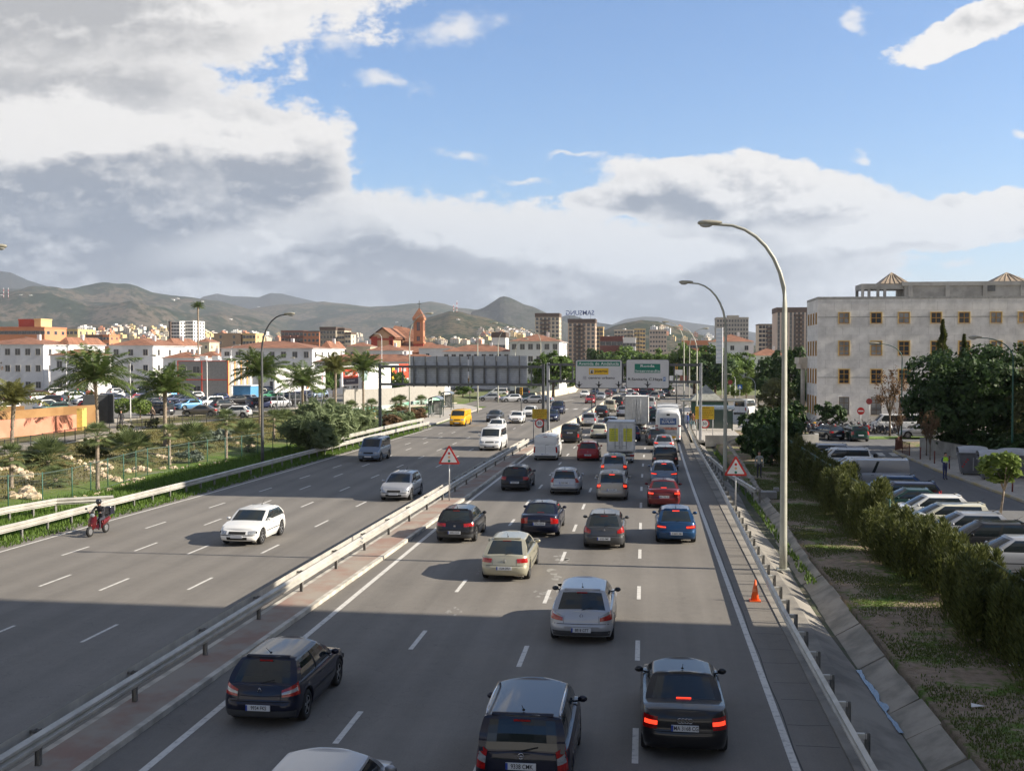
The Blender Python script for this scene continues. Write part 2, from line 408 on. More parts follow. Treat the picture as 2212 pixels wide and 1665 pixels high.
mk(mb, [(-27.0, 30), (-26.19, 42.5), (-25.93, 50.3), (-25.34, 60.7), (-24.75, 75), (-24.35, 91.7), (-23.9, 108), (-23.5, 122)], .13)
for i in range(9): mb.quad(*[(x, y, .004) for x, y in ((-19.5+i*1.45, 160+i*1.25), (-18.9+i*1.45, 160.3+i*1.25), (-18.7+i*1.45, 163.8+i*1.25), (-19.3+i*1.45, 163.5+i*1.25))])
for i in range(10): mb.quad(*[(x, y, .004) for x, y in ((-4.5+i*1.1, 183), (-3.9+i*1.1, 183), (-3.9+i*1.1, 186), (-4.5+i*1.1, 186))])
mk(mb, [(-15, 196), (-13, 205)], .4); mk(mb, [(-4, 181.5), (5.5, 181.5)], .4)
tag(mb.build('road_marking', M_line), 'white lane dashes, edge lines and crossings painted on the road', kind='structure')
SPILL = []
# right shoulder joints (dark transverse seams)
mb = MB()
random.seed(4)
for i in range(60):
    y = 20+i*1.55+random.uniform(-.2, .2); x0 = 3.1+random.uniform(0, .12)
    mk(mb, [(x0, y), (3.55, y+random.uniform(-.04, .04)), (4.0, y+random.uniform(-.05, .05))], .028, .003)
mk(mb, [(3.07+.02*sin(y*1.3), y) for y in range(8, 100, 1)], .03, .003)
random.seed(6)
for cx_, cy_2, sx_ in ((-3.0, 39.5, .30), (-3.25, 43.5, .22), (-3.4, 37.2, .16), (-5.9, 34.5, .14), (-6.0, 41, .12), (.4, 26, .1), (-3.1, 24.6, .12), (-12.1, 50, .15)):
    for _ in range(7):
        ox, oy = cx_+random.gauss(0, sx_), cy_2+random.gauss(0, sx_*3.5); q_ = [random.uniform(.03, .15)*sx_*5 for _ in range(7)]
        SPILL.append([(ox+r_*cos(k*.9), oy+r_*2.0*sin(k*.9), .0025) for k, r_ in enumerate(q_)])
tag(mb.build('road_joints', pm('joint_tar', (.03, .03, .03), .7, var=.1)), 'dark seams across the right shoulder', kind='structure')
mb = MB(); [mb.add(q, [tuple(range(7))]) for q in SPILL]; tag(mb.build('road_stains', pm('dried_spill', (.27, .26, .235), .9, var=.15, scale=6)), 'pale dried spills on the asphalt', kind='structure')
# median island with red paving and cream kerb
def island(name, L, z, mat, label, kerb=.12, step=3):
    m = MB(); m.strip([(a, y, z) for y, a, b in L], [(b, y, z) for y, a, b in L], 0)
    for k in (0, 1):
        e = [((q[1], q[2])[k], q[0]) for q in L]; s = (-1, 1)[k]
        m.strip([(x, y, -.05) for x, y in e], [(x, y, z) for x, y in e], 1)
        m.strip([(x, y, z+.003) for x, y in e], [(x-s*.16, y, z+.003) for x, y in e], 1)
    return tag(m.build(name, [mat, M_kerb]), label, kind='structure')
def kx(y): return interp([(5, -10.75), (20, -10.64), (30, -10.47), (45, -10.15), (64, -9.85), (76, -9.72), (97, -9.3), (102, -9.1), (142, -7.1), (171, -6.45), (180, -6.3)], y)
island('median', [(y, medx(y)-.42, kx(y)) for y in range(5, 180, 3)], .13, M_redpave, 'reddish paved median strip with a pale kerb between the carriageways')
# right verge: concrete apron, ditch and sloped slabs
mb = MB()
E = [(y, 4.05+(.0 if y < 92 else (y-92)*.01), 5.35+.10*sin(y*.21), 5.62+.08*sin(y*.3)) for y in range(4, 106, 2)]
mb.strip([(a, y, .03) for y, a, b, c in E], [(b-.5, y, .02) for y, a, b, c in E], 0)
mb.strip([(b-.5, y, .02) for y, a, b, c in E], [(c, y, -.30) for y, a, b, c in E], 0)
mb.strip([(4.05, y, -.05) for y, a, b, c in E], [(a, y, .03) for y, a, b, c in E], 0)
tag(mb.build('verge_apron', pm('stained_concrete', (.27, .25, .215), .9, col2=(.14, .13, .115), scale=.5, detail=10, bump=.4, vlo=.42, vhi=.7)), 'stained concrete apron sloping into the ditch beside the right guard rail', kind='structure')
mb = MB(); random.seed(9); y = 6.
while y < 104:
    l = random.uniform(1.7, 2.1); o = random.uniform(-.05, .05); z = random.uniform(-.02, .03)
    x1 = 6.38+max(0, (y-40))*.022+o
    mb.add([(x1-.72, y, -.30+z), (x1, y+random.uniform(-.08, .08), .10+z), (x1, y+l-.03, .10+z), (x1-.72, y+l-.03, -.30+z), (x1-.72, y, -.6), (x1+.1, y, -.4), (x1+.1, y+l-.03, -.4), (x1-.72, y+l-.03, -.6)],
           [(0, 1, 2, 3), (0, 4, 5, 1), (3, 2, 6, 7), (1, 5, 6, 2)]); y += l
tag(mb.build('ditch_slabs', pm('weathered_slab', (.36, .32, .26), .9, col2=(.20, .185, .15), scale=.9, detail=8, bump=.3)), 'row of tilted concrete slabs lining the ditch', kind='structure')
mb = MB(); mb.strip([(5.50, y, -.27) for y in range(4, 104, 2)], [(6.9, y, -.34) for y in range(4, 104, 2)])
tag(mb.build('ditch_bed', pm('ditch_silt', (.085, .075, .055), .9, col2=(.05, .07, .025), scale=2.5, detail=8, bump=.5)), 'dark silt and weeds in the bed of the ditch', kind='structure')
mb = MB(); mb.strip([(5.55+.03*vn(y, 3, 1.3), y*.12, -.225) for y in range(208, 250)], [(5.68+.16*vn(y, 9, .45)*(.3+sin((y-208)/42*pi)), y*.12, -.225) for y in range(208, 250)])
tag(mb.build('ditch_water', pm('blue_puddle', (.03, .05, .08), .12, var=.3, scale=4)), 'blue puddle lying in the ditch', kind='structure')
# street on the right with pavements
sheet('street', [(11.6, 20), (20.9, 20), (20.6, 60), (20.2, 80), (20.6, 96), (24, 108), (38, 113), (60, 114), (60, 122), (21, 121), (17, 116), (11.6, 116)], .02, M_asph2, 'side street with parking bays right of the hedge', .06)
sheet('pavement', [(21.05, 20), (34, 20), (34, 105), (26, 103), (20.75, 96), (20.35, 80), (20.75, 60)], .14, M_pave, 'paved walk beside the side street with the waste containers', .16)
mb = MB()
kp = [(21.0, 20), (20.7, 60), (20.3, 80), (20.7, 96), (26, 103.2), (34, 105.2)]
for a, b in zip(kp, kp[1:]):
    n = max(1, int(math.dist(a, b)/1)); 
    for i in range(n):
        p = (lerp(a[0], b[0], (i+.02)/n), lerp(a[1], b[1], (i+.02)/n)); q = (lerp(a[0], b[0], (i+.98)/n), lerp(a[1], b[1], (i+.98)/n))
        ang = atan2(q[1]-p[1], q[0]-p[0]); mb.box((p[0]+q[0])/2, (p[1]+q[1])/2, .085, math.dist(p, q), .16, .13, ang)
tag(mb.build('kerb', pm('yellowish_kerb', (.50, .40, .20), .85, col2=(.45, .42, .36), scale=1)), 'kerb stones with faded yellow paint along the side street', kind='structure')
mb = MB()
for i in range(5): mb.quad(*[(x, y, .026) for x, y in ((15.8+i*1.0, 92), (16.3+i*1.0, 92), (16.6+i*1.0, 95), (16.1+i*1.0, 95))])
for x, y in ((21.6, 58), (26, 58.4)): mb.quad(*[(a, b, .145) for a, b in ((x, y), (x+2, y), (x+2, y+.12), (x, y+.12))])
tag(mb.build('road_marking', M_line), 'worn white crossing bars on the side street', kind='structure')
sheet('plaza', [(8, 121.6), (20.9, 121.6), (60, 122.6), (60, 134), (19.2, 134), (20, 175), (9, 175), (5.6, 140)], .10, M_pave, 'paved forecourt before the grey building', .14)
sheet('lawn', [(20.6, 110.2), (27.5, 111.8), (34, 112.6), (34, 114.0), (27, 113.8), (20.4, 113)], .12, pm('bright_lawn', (.10, .20, .03), .95, col2=(.20, .26, .06), scale=3, detail=7, bump=.5), 'narrow strip of bright lawn beside the street corner', .12)
sheet('pavement', [(4.5, 104.5), (9.5, 104.5), (9.5, 121), (8, 140), (9, 178), (7.2, 184), (5.6, 170), (4.7, 130)], .14, M_pave, 'bus stop pavement on the right of the carriageway', .16)
# left: side-road pavement, car park, walkway
sheet('pavement', [(-25.6, 125.5), (-24.5, 125.5), (-24.8, 150), (-24.6, 168), (-30, 182), (-38, 182), (-31, 160), (-28.2, 138)], .12, M_pave, 'pale pavement at the left bus stop and corner', .2)
sheet('car_park', [(-62, 119.5), (-150, 92), (-190, 260), (-56, 262), (-52, 196), (-44.5, 170), (-46, 156), (-57, 131)], .80, M_lot, 'asphalt of the big car park on the left', .1)
sheet('footpath', [(-46.5, 72), (-50.8, 72), (-52.0, 106), (-48.6, 123), (-40, 147), (-31, 172), (-29, 171), (-37.4, 146), (-44, 136), (-47.2, 122), (-50.2, 105)], .83, pm('pale_path', (.46, .41, .33), .9, var=.15, scale=1), 'pale footpath between the planted slope and the car park', .12)
sheet('footpath', [(-50, 100.5), (-62, 119.5), (-56.8, 131), (-46, 156), (-43.6, 152), (-55, 130), (-58.5, 119.5), (-48.4, 103)], .835, MATS['pale_path'], 'pale strip of path along the car park edge', .12)
# road end islands
mb = MB(); mb.strip([(-7.2, 205, .15), (-5.5, 240, .15), (-3.2, 300, .15)], [(-6.2, 205, .15), (-4.2, 240, .15), (-1.0, 300, .15)]); mb.strip([(-6.2, 205, .15), (-4.2, 240, .15), (-1, 300, .15)], [(-6.2, 205, 0), (-4.2, 240, 0), (-1, 300, 0)])
mb.strip([(-7.2, 205, 0), (-5.5, 240, 0), (-3.2, 300, 0)], [(-7.2, 205, .15), (-5.5, 240, .15), (-3.2, 300, .15)])
tag(mb.build('traffic_island', M_pave), 'narrow paved island in the junction far ahead', kind='structure')
sheet('lawn', [(-62, 215), (-28, 206), (-21, 206), (-16.2, 254), (-18, 300), (-62, 300)], .35, pm('park_lawn', (.10, .14, .03), .95, col2=(.17, .17, .07), scale=.6, detail=7, bump=.5), 'lawn behind the low wall left of the junction', .35)
sheet('lawn', [(12.5, 196), (24, 196), (45, 200), (60, 205), (60, 330), (12.5, 330)], .35, MATS['park_lawn'], 'lawn under the trees right of the junction', .35)
# ---------------------------------------------------------------- hills and mountains
def hill_mat(name, a, b, c, sc=.004, rock=False):
    m = bpy.data.materials.new(name); m.use_nodes = True; t = m.node_tree; bs = t.nodes['Principled BSDF']; bs.inputs['Roughness'].default_value = 1; bs.inputs['Specular IOR Level'].default_value = 0
    g = t.nodes.new('ShaderNodeNewGeometry'); P = g.outputs['Position']
    n1 = noise(t, P, sc, 9, .62); n2 = noise(t, P, sc*9, 7, .7)
    cc = mixc(t, n1.ss(.42, .56), a, b); cc = mixc(t, ((n1-.5)*.9+n2).ss(.50, .58), cc, c); cc = mixc(t, n2.ss(.52, .40)*.7, cc, tuple(v*.55 for v in a))
    t.links.new(cc, bs.inputs['Base Color'])
    bp = t.nodes.new('ShaderNodeBump'); bp.inputs['Strength'].default_value = .9; bp.inputs['Distance'].default_value = 12 if not rock else 25
    t.links.new((n1+n2*.3).v, bp.inputs['Height']); t.links.new(bp.outputs[0], bs.inputs['Normal'])
    MATS[name] = m; return m
HILLS = []
def fb(x, y, s, o=4): return sum(vn(x+i*17.3, y-i*9.1, s*2**i)/1.8**i for i in range(o))
def ridge(name, label, crest, dist, depth, mat, amp=.10, n=170, rows=22, kind='structure', rough=1.0):
    xs_ = [lerp(crest[0][0], crest[-1][0], i/(n-1)) for i in range(n)]; R = []
    for j in range(rows+6):
        v = j/(rows-1); row = []
        for X_ in xs_:
            d = dist-depth*(1-v); cz = DD(X_, interp(crest, X_), dist)[2]
            a, b, c = ray(X_, 770)
            k = v if v <= 1 else 1-(v-1)*1.2
            prof = (k**1.25)*.92+.08*sin(k*pi*.5)
            nn = -abs(fb(a*d, b*d, 1/(depth*.20), 3))*amp*cz*1.1*(sin(min(1, v)*pi)**.6 if v <= 1 else 0)+fb(a*d, b*d, 1/(depth*.42))*amp*cz*2*(sin(min(1, v)*pi)**.7 if v <= 1 else .3)+fb(a*d, b*d, 1/(depth*.11), 3)*amp*cz*.8*min(1, k*1.5)*(.25 if v > .9 else 1)
            row.append((a*d, b*d, max(-5, cz*prof+nn*rough)))
        R.append(row)
    m = MB(); m.grid(R, 0, True); o = m.build(name, mat); HILLS.append(o)
    return tag(o, label, kind=kind)
HM_far = hill_mat('far_mountain_scrub', (.020, .028, .030), (.028, .034, .034), (.042, .042, .040), .0016)
HM_mid = hill_mat('mountain_scrub', (.024, .036, .018), (.050, .052, .030), (.105, .085, .060), .0040)
HM_rock = hill_mat('limestone_peak', (.060, .062, .052), (.11, .105, .092), (.030, .038, .025), .010, True)
HM_green = hill_mat('pine_hill', (.018, .034, .012), (.036, .048, .022), (.11, .088, .055), .008)
ridge('mountain', 'dark blue rounded mountain at the far left', [(-250, 600), (-80, 590), (0, 587), (25, 590), (60, 606), (110, 620), (200, 640), (330, 700)], 7600, 2600, HM_far, .06)
ridge('mountain', 'blue ridge behind the scrub hills left of centre', [(380, 680), (440, 640), (470, 634), (500, 640), (560, 642), (585, 633), (610, 634), (650, 645), (700, 656), (780, 690)], 8600, 2600, HM_far, .05)
ridge('mountain', 'broad brown and green scrub mountain on the left', [(-300, 612), (-120, 616), (0, 620), (60, 622), (110, 624), (150, 627), (190, 632), (235, 627), (285, 625), (320, 629), (370, 637), (420, 642), (470, 650), (540, 668), (620, 690)], 5600, 2900, HM_mid, .26, 260, 44)
ridge('mountain', 'long scrub ridge behind the church', [(460, 705), (540, 668), (600, 658), (640, 657), (700, 652), (760, 660), (800, 665), (850, 662), (900, 657), (930, 655), (960, 660), (990, 668), (1050, 672), (1150, 690), (1240, 705)], 6300, 2700, HM_mid, .20, 230, 40)
ridge('mountain', 'pointed grey limestone peak in the centre', [(1000, 705), (1020, 672), (1045, 663), (1065, 650), (1080, 640), (1089, 638), (1100, 641), (1115, 648), (1130, 656), (1155, 664), (1180, 676), (1210, 690), (1260, 715)], 4300, 1300, HM_rock, .16, 130, 30)
ridge('hill', 'brown hill with radio masts in front of the pointed peak', [(820, 745), (860, 720), (890, 700), (920, 688), (950, 679), (970, 672), (990, 672), (1010, 678), (1050, 686), (1090, 698), (1120, 708), (1170, 722), (1230, 742)], 2900, 1100, HM_green, .10, 120, 26)
ridge('mountain', 'small dark ridge right of the pointed peak', [(1180, 700), (1220, 682), (1240, 681), (1262, 690), (1290, 697), (1340, 705), (1400, 720)], 5200, 1200, HM_far, .08, 60)
ridge('mountain', 'pale blue ridge above the pine hill on the right', [(1290, 715), (1350, 690), (1390, 684), (1425, 685), (1455, 692), (1500, 698), (1560, 706), (1620, 716), (1700, 730), (1800, 740)], 7600, 2200, HM_far, .06, 90)
ridge('hill', 'pine covered hill behind the tower blocks', [(1260, 748), (1300, 716), (1330, 702), (1352, 697), (1385, 691), (1420, 694), (1450, 704), (1500, 720), (1560, 735), (1640, 748)], 2600, 900, HM_green, .08, 100, 24)
ridge('hill', 'low dry foothill with white houses on the left', [(-260, 735), (60, 728), (110, 716), (180, 700), (250, 700), (300, 708), (370, 705), (430, 712), (520, 725), (600, 735), (760, 745)], 2700, 900, HM_mid, .12, 140, 24)
# ---------------------------------------------------------------- vehicles
def paint(name, col, metal=.0):
    n = 'car_paint_'+name
    if n in MATS: return MATS[n]
    m = pm(n, col, .42, metal, var=.03, scale=1, coat=.7, obj=True, spec=.25); return m
PAINT = {'white': paint('white', (.72, .72, .70)), 'silver': paint('silver', (.42, .43, .45), .55), 'pale grey': paint('pale_grey', (.33, .34, .36), .5),
 'dark grey': paint('dark_grey', (.065, .068, .072), .4), 'black': paint('black', (.012, .012, .014), .1), 'dark blue': paint('dark_blue', (.012, .02, .06), .3),
 'navy': paint('navy', (.006, .008, .024), .2), 'blue': paint('blue', (.012, .055, .14), .4), 'light blue': paint('light_blue', (.10, .25, .42), .4), 'red': paint('red', (.32, .016, .016)),
 'dark red': paint('dark_red', (.13, .009, .011), .2), 'green': paint('green', (.015, .16, .08), .1), 'dark green': paint('dark_green', (.01, .045, .035), .3), 'beige': paint('beige', (.40, .38, .29), .4),
 'cream': paint('cream', (.62, .60, .48)), 'yellow': paint('yellow', (.80, .42, .01)), 'brown': paint('brown', (.14, .12, .10), .4), 'grey blue': paint('grey_blue', (.17, .22, .29), .5), 'bronze': paint('bronze', (.33, .31, .28), .5)}
M_glass = pm('car_glass', (.016, .022, .024), .05, 0, var=0, spec=.7)
M_tyre = pm('tyre_rubber', (.018, .018, .018), .85, var=.1)
M_rim = pm('alloy_rim', (.45, .46, .48), .3, .8, var=.05)
M_tail = pm('tail_lens', (.34, .008, .008), .18, coat=.8, var=.25, scale=18, obj=True)
M_taillit = pm('tail_lens_lit', (1.0, .05, .02), .2, var=0, emit=.9)
M_clear = pm('clear_lens', (.34, .36, .38), .12, .3, coat=1, var=.2, scale=14, obj=True)
M_plate = pm('plate_white', (.62, .64, .66), .4, var=0); M_plblue = pm('plate_blue', (.02, .06, .35), .4, var=0)
M_gap = pm('panel_gap', (.008, .008, .008), .9, var=0)
M_bump = pm('bumper_plastic', (.05, .052, .055), .6, var=.08)
M_chrome = pm('chrome', (.6, .6, .62), .15, 1, var=0)
BASEC = [(0, -1), (.45, -.992), (.72, -.972), (.88, -.93), (.965, -.85), (.995, -.70), (1, -.4), (1, 0), (1, .4), (.985, .66), (.945, .82), (.85, .915), (.66, .962), (.4, .987), (0, 1)]
VANC = [(0, -1), (.6, -.996), (.86, -.988), (.965, -.965), (.99, -.92), (1, -.7), (1, -.4), (1, 0), (1, .4), (.99, .70), (.955, .86), (.87, .935), (.68, .972), (.4, .99), (0, 1)]
def cr(pts, n):
    out = []; P = [pts[0]]+pts+[pts[-1]]
    P[0] = (-pts[1][0], pts[1][1]); P[-1] = (-pts[-2][0], pts[-2][1])
    for i in range(1, len(P)-2):
        for k in range(n):
            t = k/n; a, b, c, d = P[i-1], P[i], P[i+1], P[i+2]
            out.append(tuple(.5*((2*b[j])+(-a[j]+c[j])*t+(2*a[j]-5*b[j]+4*c[j]-d[j])*t*t+(-a[j]+3*b[j]-3*c[j]+d[j])*t**3) for j in (0, 1)))
    out.append(pts[-1]); return out
SPECS = {
 'hatchback': dict(L=4.15, W=1.75, H=1.46, belt=.90, nose=.66, cowl=.93, rg=(.08, .64), fg=(1.02, 1.80), tail='hatch'),
 'sedan': dict(L=4.55, W=1.77, H=1.43, belt=.90, nose=.66, cowl=.92, deck=.98, rg=(.72, 1.42), fg=(1.15, 1.95), tail='sedan'),
 'wagon': dict(L=4.5, W=1.75, H=1.46, belt=.90, nose=.66, cowl=.93, rg=(.06, .42), fg=(1.10, 1.90), tail='tall', three=1),
 'mpv': dict(L=4.3, W=1.76, H=1.64, belt=.96, nose=.72, cowl=1.02, rg=(.05, .32), fg=(.82, 1.62), tail='tall', three=1),
 'suv': dict(L=4.5, W=1.84, H=1.76, belt=1.08, nose=.86, cowl=1.12, rg=(.08, .30), fg=(1.15, 1.75), tail='tall', R=.36, three=1),
 'compact van': dict(L=4.1, W=1.72, H=1.80, belt=1.06, nose=.78, cowl=1.08, rg=(.03, .12), fg=(.72, 1.32), tail='van', three=1, contour='v'),
 'van': dict(L=4.8, W=1.90, H=1.96, belt=1.14, nose=.84, cowl=1.18, rg=(.03, .09), fg=(.55, 1.15), tail='van', contour='v', R=.34, cargo=1),
 'minibus': dict(L=4.8, W=1.90, H=1.96, belt=1.14, nose=.84, cowl=1.18, rg=(.03, .10), fg=(.55, 1.15), tail='van', contour='v', R=.34, three=1),
 'pickup cab': dict(L=5.6, W=1.9, H=2.1, belt=1.2, nose=.95, cowl=1.25, rg=(3.5, 3.55), fg=(.35, .9), tail='van', contour='v', R=.38, cargo=2, deck=.75),
}
PROTO = {}
def car_proto(kind, **ov):
    key = (kind, tuple(sorted((k, str(v)) for k, v in ov.items())))
    if key in PROTO: return PROTO[key]
    S = dict(R=.325, three=0, cargo=0, contour='c', deck=None, brake=0, lower=0, rails=0, detail=1, rtop=None, lights=None, cab=0); S.update(SPECS[kind]); S.update(ov)
    L, Wd, H = S['L'], S['W'], S['H']; hl = L/2; hw_ = Wd/2
    C = [(p[0]*hw_, p[1]*hl) for p in cr(BASEC if S['contour'] == 'c' else VANC, 7)]
    cum = [0]
    for a, b in zip(C, C[1:]): cum.append(cum[-1]+math.dist(a, b))
    TOT = cum[-1]
    def cpt(s):
        for i in range(len(cum)-1):
            if s <= cum[i+1]: t = (s-cum[i])/(cum[i+1]-cum[i]); return tuple(lerp(C[i][j], C[i+1][j], t) for j in (0, 1))
        return C[-1]
    def xs_at(y):
        for a, b in zip(C, C[1:]):
            if a[1] <= y <= b[1]: return lerp(a[0], b[0], (y-a[1])/(b[1]-a[1]+1e-9))
        return hw_
    yF, yR = hl-.86, -hl+.80; R = S['R']; Ra = R+.065
    deck = S['deck'] if S['deck'] else S['belt']+.02
    topz = [(-hl, deck-.02), (-hl+.5, deck), (0, S['belt']), (hl-S['fg'][0], S['cowl']-.02), (hl-.45, lerp(S['nose'], S['cowl'], .55)), (hl-.12, S['nose']+.06), (hl, S['nose'])]
    sill = .20
    zt = lambda y: interp(topz, y)
    SX = [(0, .93), (.1, .965), (.3, .995), (.5, 1.), (.72, .99), (.9, .965), (1, .93)]
    ER = {'hatch': [(0, .12), (.1, .03), (.25, 0), (.47, .0), (.53, .05), (.8, .09), (1, .16)], 'sedan': [(0, .12), (.1, .03), (.25, 0), (.47, 0), (.53, .04), (.85, .05), (1, .13)],
          'tall': [(0, .10), (.1, .03), (.22, 0), (.42, 0), (.47, .05), (.8, .07), (1, .10)], 'van': [(0, .08), (.1, .01), (.3, 0), (.36, .05), (1, .06)]}[S['tail']]
    EF = [(0, .14), (.12, .03), (.3, 0), (.5, .01), (.62, .05), (.8, .10), (1, .22)]
    def shell(px_, py_, v):
        e = abs(py_/hl)**7
        return (px_*interp(SX, v), py_-e*(interp(EF, v) if py_ > 0 else -interp(ER, v)))
    def arch(y):
        z = sill
        for ya in (yF, yR):
            d = abs(y-ya)
            if d < Ra: z = max(z, R+sqrt(Ra*Ra-d*d))
        return z
    # half contour samples
    half = []
    sy = sorted({round(q, 4) for q in [-hl+.28+i*(L-.56)/16 for i in range(17)]+[ya+Ra*cos(k*pi/8)*.999 for ya in (yF, yR) for k in range(9)]})
    half += [p for i, p in enumerate(C) if p[1] < -hl+.26 and i % 2 == 0]+[(xs_at(y), y) for y in sy]+[p for i, p in enumerate(C) if p[1] > hl-.26 and (i % 2 == 0)]
    half[0] = (0, -hl); half[-1] = (0, hl)
    V = [0, .08, .2, .34, .46, .53, .62, .76, .9, .97, 1.0]
    mb = MB(); nH = len(half)
    for sgn in (1, -1):
        rows = []
        for v in V:
            row = []
            for (x, y) in half:
                X_, Y_ = shell(x, y, v); z0 = arch(y) if abs(y) < hl-.2 else sill+.02
                Zt = zt(y); zz = sill+(Zt-sill)*v
                zz = max(zz, z0+(Zt-z0)*v*.35) if z0 > sill+.03 and zz < z0+.02 else zz
                if v == 0: zz = z0
                elif zz < z0: zz = z0+.01*v
                row.append((X_*sgn, Y_, zz))
            rows.append(row)
        if sgn > 0: rows = rows[::-1]
        mb.grid(rows, 0, True)
    # hood / deck fill
    rows = []
    for (x, y) in half:
        X_, Y_ = shell(x, y, 1); z = zt(y); rows.append([(X_*s, Y_, z+.045*(1-s*s)*min(1, X_/.4)) for s in (-1, -.85, -.6, -.3, 0, .3, .6, .85, 1)])
    mb.grid(rows, 0, True)
    # greenhouse
    wb, wt = hw_*.93-.045, hw_*.70 if S['contour'] == 'c' else hw_*.86
    if S['tail'] == 'tall': wt = hw_*.79
    ybr, ytr = -hl+S['rg'][0]+interp(ER, 1)*.8, -hl+S['rg'][1]
    if S['contour'] == 'v' and kind != 'pickup cab': ybr = -hl+.075; ytr = -hl+.12
    if kind == 'pickup cab': ybr, ytr = -hl+S['rg'][0], -hl+S['rg'][1]
    ybf, ytf = hl-S['fg'][0], hl-S['fg'][1]
    zr = H-.075
    gw = .84 if S['tail'] != 'van' else .80
    U = [('r', s) for s in (0, .3, .6, gw, 1)]
    if S['three']: cuts = [0, .035, .235, .275, .56, .60, .95, 1.0]
    elif S['tail'] == 'sedan': cuts = [0, .13, .50, .545, .90, 1.0]
    else: cuts = [0, .12, .50, .545, .92, 1.0]
    if S['cargo'] == 1: cuts = [0, .55, .60, .93, 1.0]
    if S['cargo'] == 2: cuts = [0, .12, .85, 1.0]
    for a, b in zip(cuts, cuts[1:]):
        n = 3 if b-a > .15 else 1
        U += [('s', a+(b-a)*k/n) for k in range(1 if a == 0 else 0, n)] if a else [('s', a+(b-a)*k/n) for k in range(1, n)]
    U += [('f', s) for s in (1, .9, .6, .3, 0)]
    def gp(u, v):
        k, s = u
        bulge = .035*sin(pi*v)
        if k == 's':
            yb = lerp(ybr+.03, ybf-.12, s); yt = lerp(ytr+.03, ytf-.10, s)
            xb = wb*(1-.05*max(0, s-.5)**1.5); xt = wt*(1-.06*abs(s-.45)**2)
            x = lerp(xb, xt, v)+bulge; y = lerp(yb, yt, v)
        elif k == 'r':
            x = lerp(wb, wt, v)*s+(bulge if s > .95 else 0); y = lerp(ybr, ytr, v)+.05*s**3-bulge*.9*(1-s*.3)
        else:
            x = lerp(wb*.985, wt*.97, v)*s+(bulge if s > .95 else 0); y = lerp(ybf, ytf, v)-.13*s**2.5+bulge*(1-s*.3)
        zb_ = zt(max(-hl, min(hl, y)))-.015+(.045*(1-(x/hw_)**2) if k != 's' else .0)
        z = lerp(zb_, zr-(.035*s*s if k != 's' else .035), v)
        return (x, y, z)
    GV = [0, .05, .28, .52, .76, .92, 1.0]
    parts = {'windscreen': MB(), 'rear_window': MB()}; sides = {}
    def wincell(i):
        a, b = U[i], U[i+1]
        if a[0] == 'r' and b[0] == 'r' and b[1] <= gw+.001: return None if S['cargo'] == 1 else 'rear_window'
        if a[0] == 'f' and b[0] == 'f' and a[1] <= .901: return 'windscreen'
        if a[0] == 's' and (b[0] == 's' or b[1] == 1):
            for j in range(1, len(cuts)-1, 2):
                if cuts[j]-1e-6 <= a[1] < cuts[j+1]-1e-6 and b[0] == 's' and b[1] <= cuts[j+1]+1e-6: return 'side%d' % j
        return None
    for sgn in (1, -1):
        for i in range(len(U)-1):
            w = wincell(i)
            for j in range(len(GV)-1):
                q = [gp(U[i], GV[j]), gp(U[i+1], GV[j]), gp(U[i+1], GV[j+1]), gp(U[i], GV[j+1])]
                q = [(x*sgn, y, z) for x, y, z in q]
                if sgn < 0: q = q[::-1]
                g = w and 1 <= j <= 4
                if g:
                    if w in parts: parts[w].add(q, [(0, 1, 2, 3)], 0, True)
                    else: sides.setdefault((w, sgn), MB()).add(q, [(0, 1, 2, 3)], 0, True)
                else:
                    bp_ = U[i][0] == 's' and w is None and U[i][1] > .2 and U[i][1] < .9 and S['cargo'] != 1
                    mb.add(q, [(0, 1, 2, 3)], 1 if bp_ and 1 <= j <= 4 else 0, True)
    rows = []
    for u in U:
        x, y, z = gp(u, 1); rows.append([(x*s, y, z+.055*(1-s**4)*min(1, x/.35)) for s in (-1, -.93, -.75, -.4, 0, .4, .75, .93, 1)])
    mb.grid(rows, 0, True)
    root = thing(kind.replace(' ', '_'), 'prototype', 'car')
    obs = {}
    me = mb.mesh('body', [PAINT['white'], M_gap])
    # weld so that shading is smooth
    import bmesh
    bm = bmesh.new(); bm.from_mesh(me); bmesh.ops.remove_doubles(bm, verts=bm.verts, dist=.0008)
    bmesh.ops.recalc_face_normals(bm, faces=bm.faces)
    for e in bm.edges:
        if len(e.link_faces) == 2 and e.calc_face_angle(0) > radians(42): e.smooth = False
    bm.to_mesh(me); bm.free()
    body = link('body', me, root)
    # underbody
    u = MB(); u.box(0, 0, .40, Wd-.50, L-.36, .40); u.box(0, 0, .58, Wd-.14, L-.5, .10); u.build('underbody', M_gap, root)
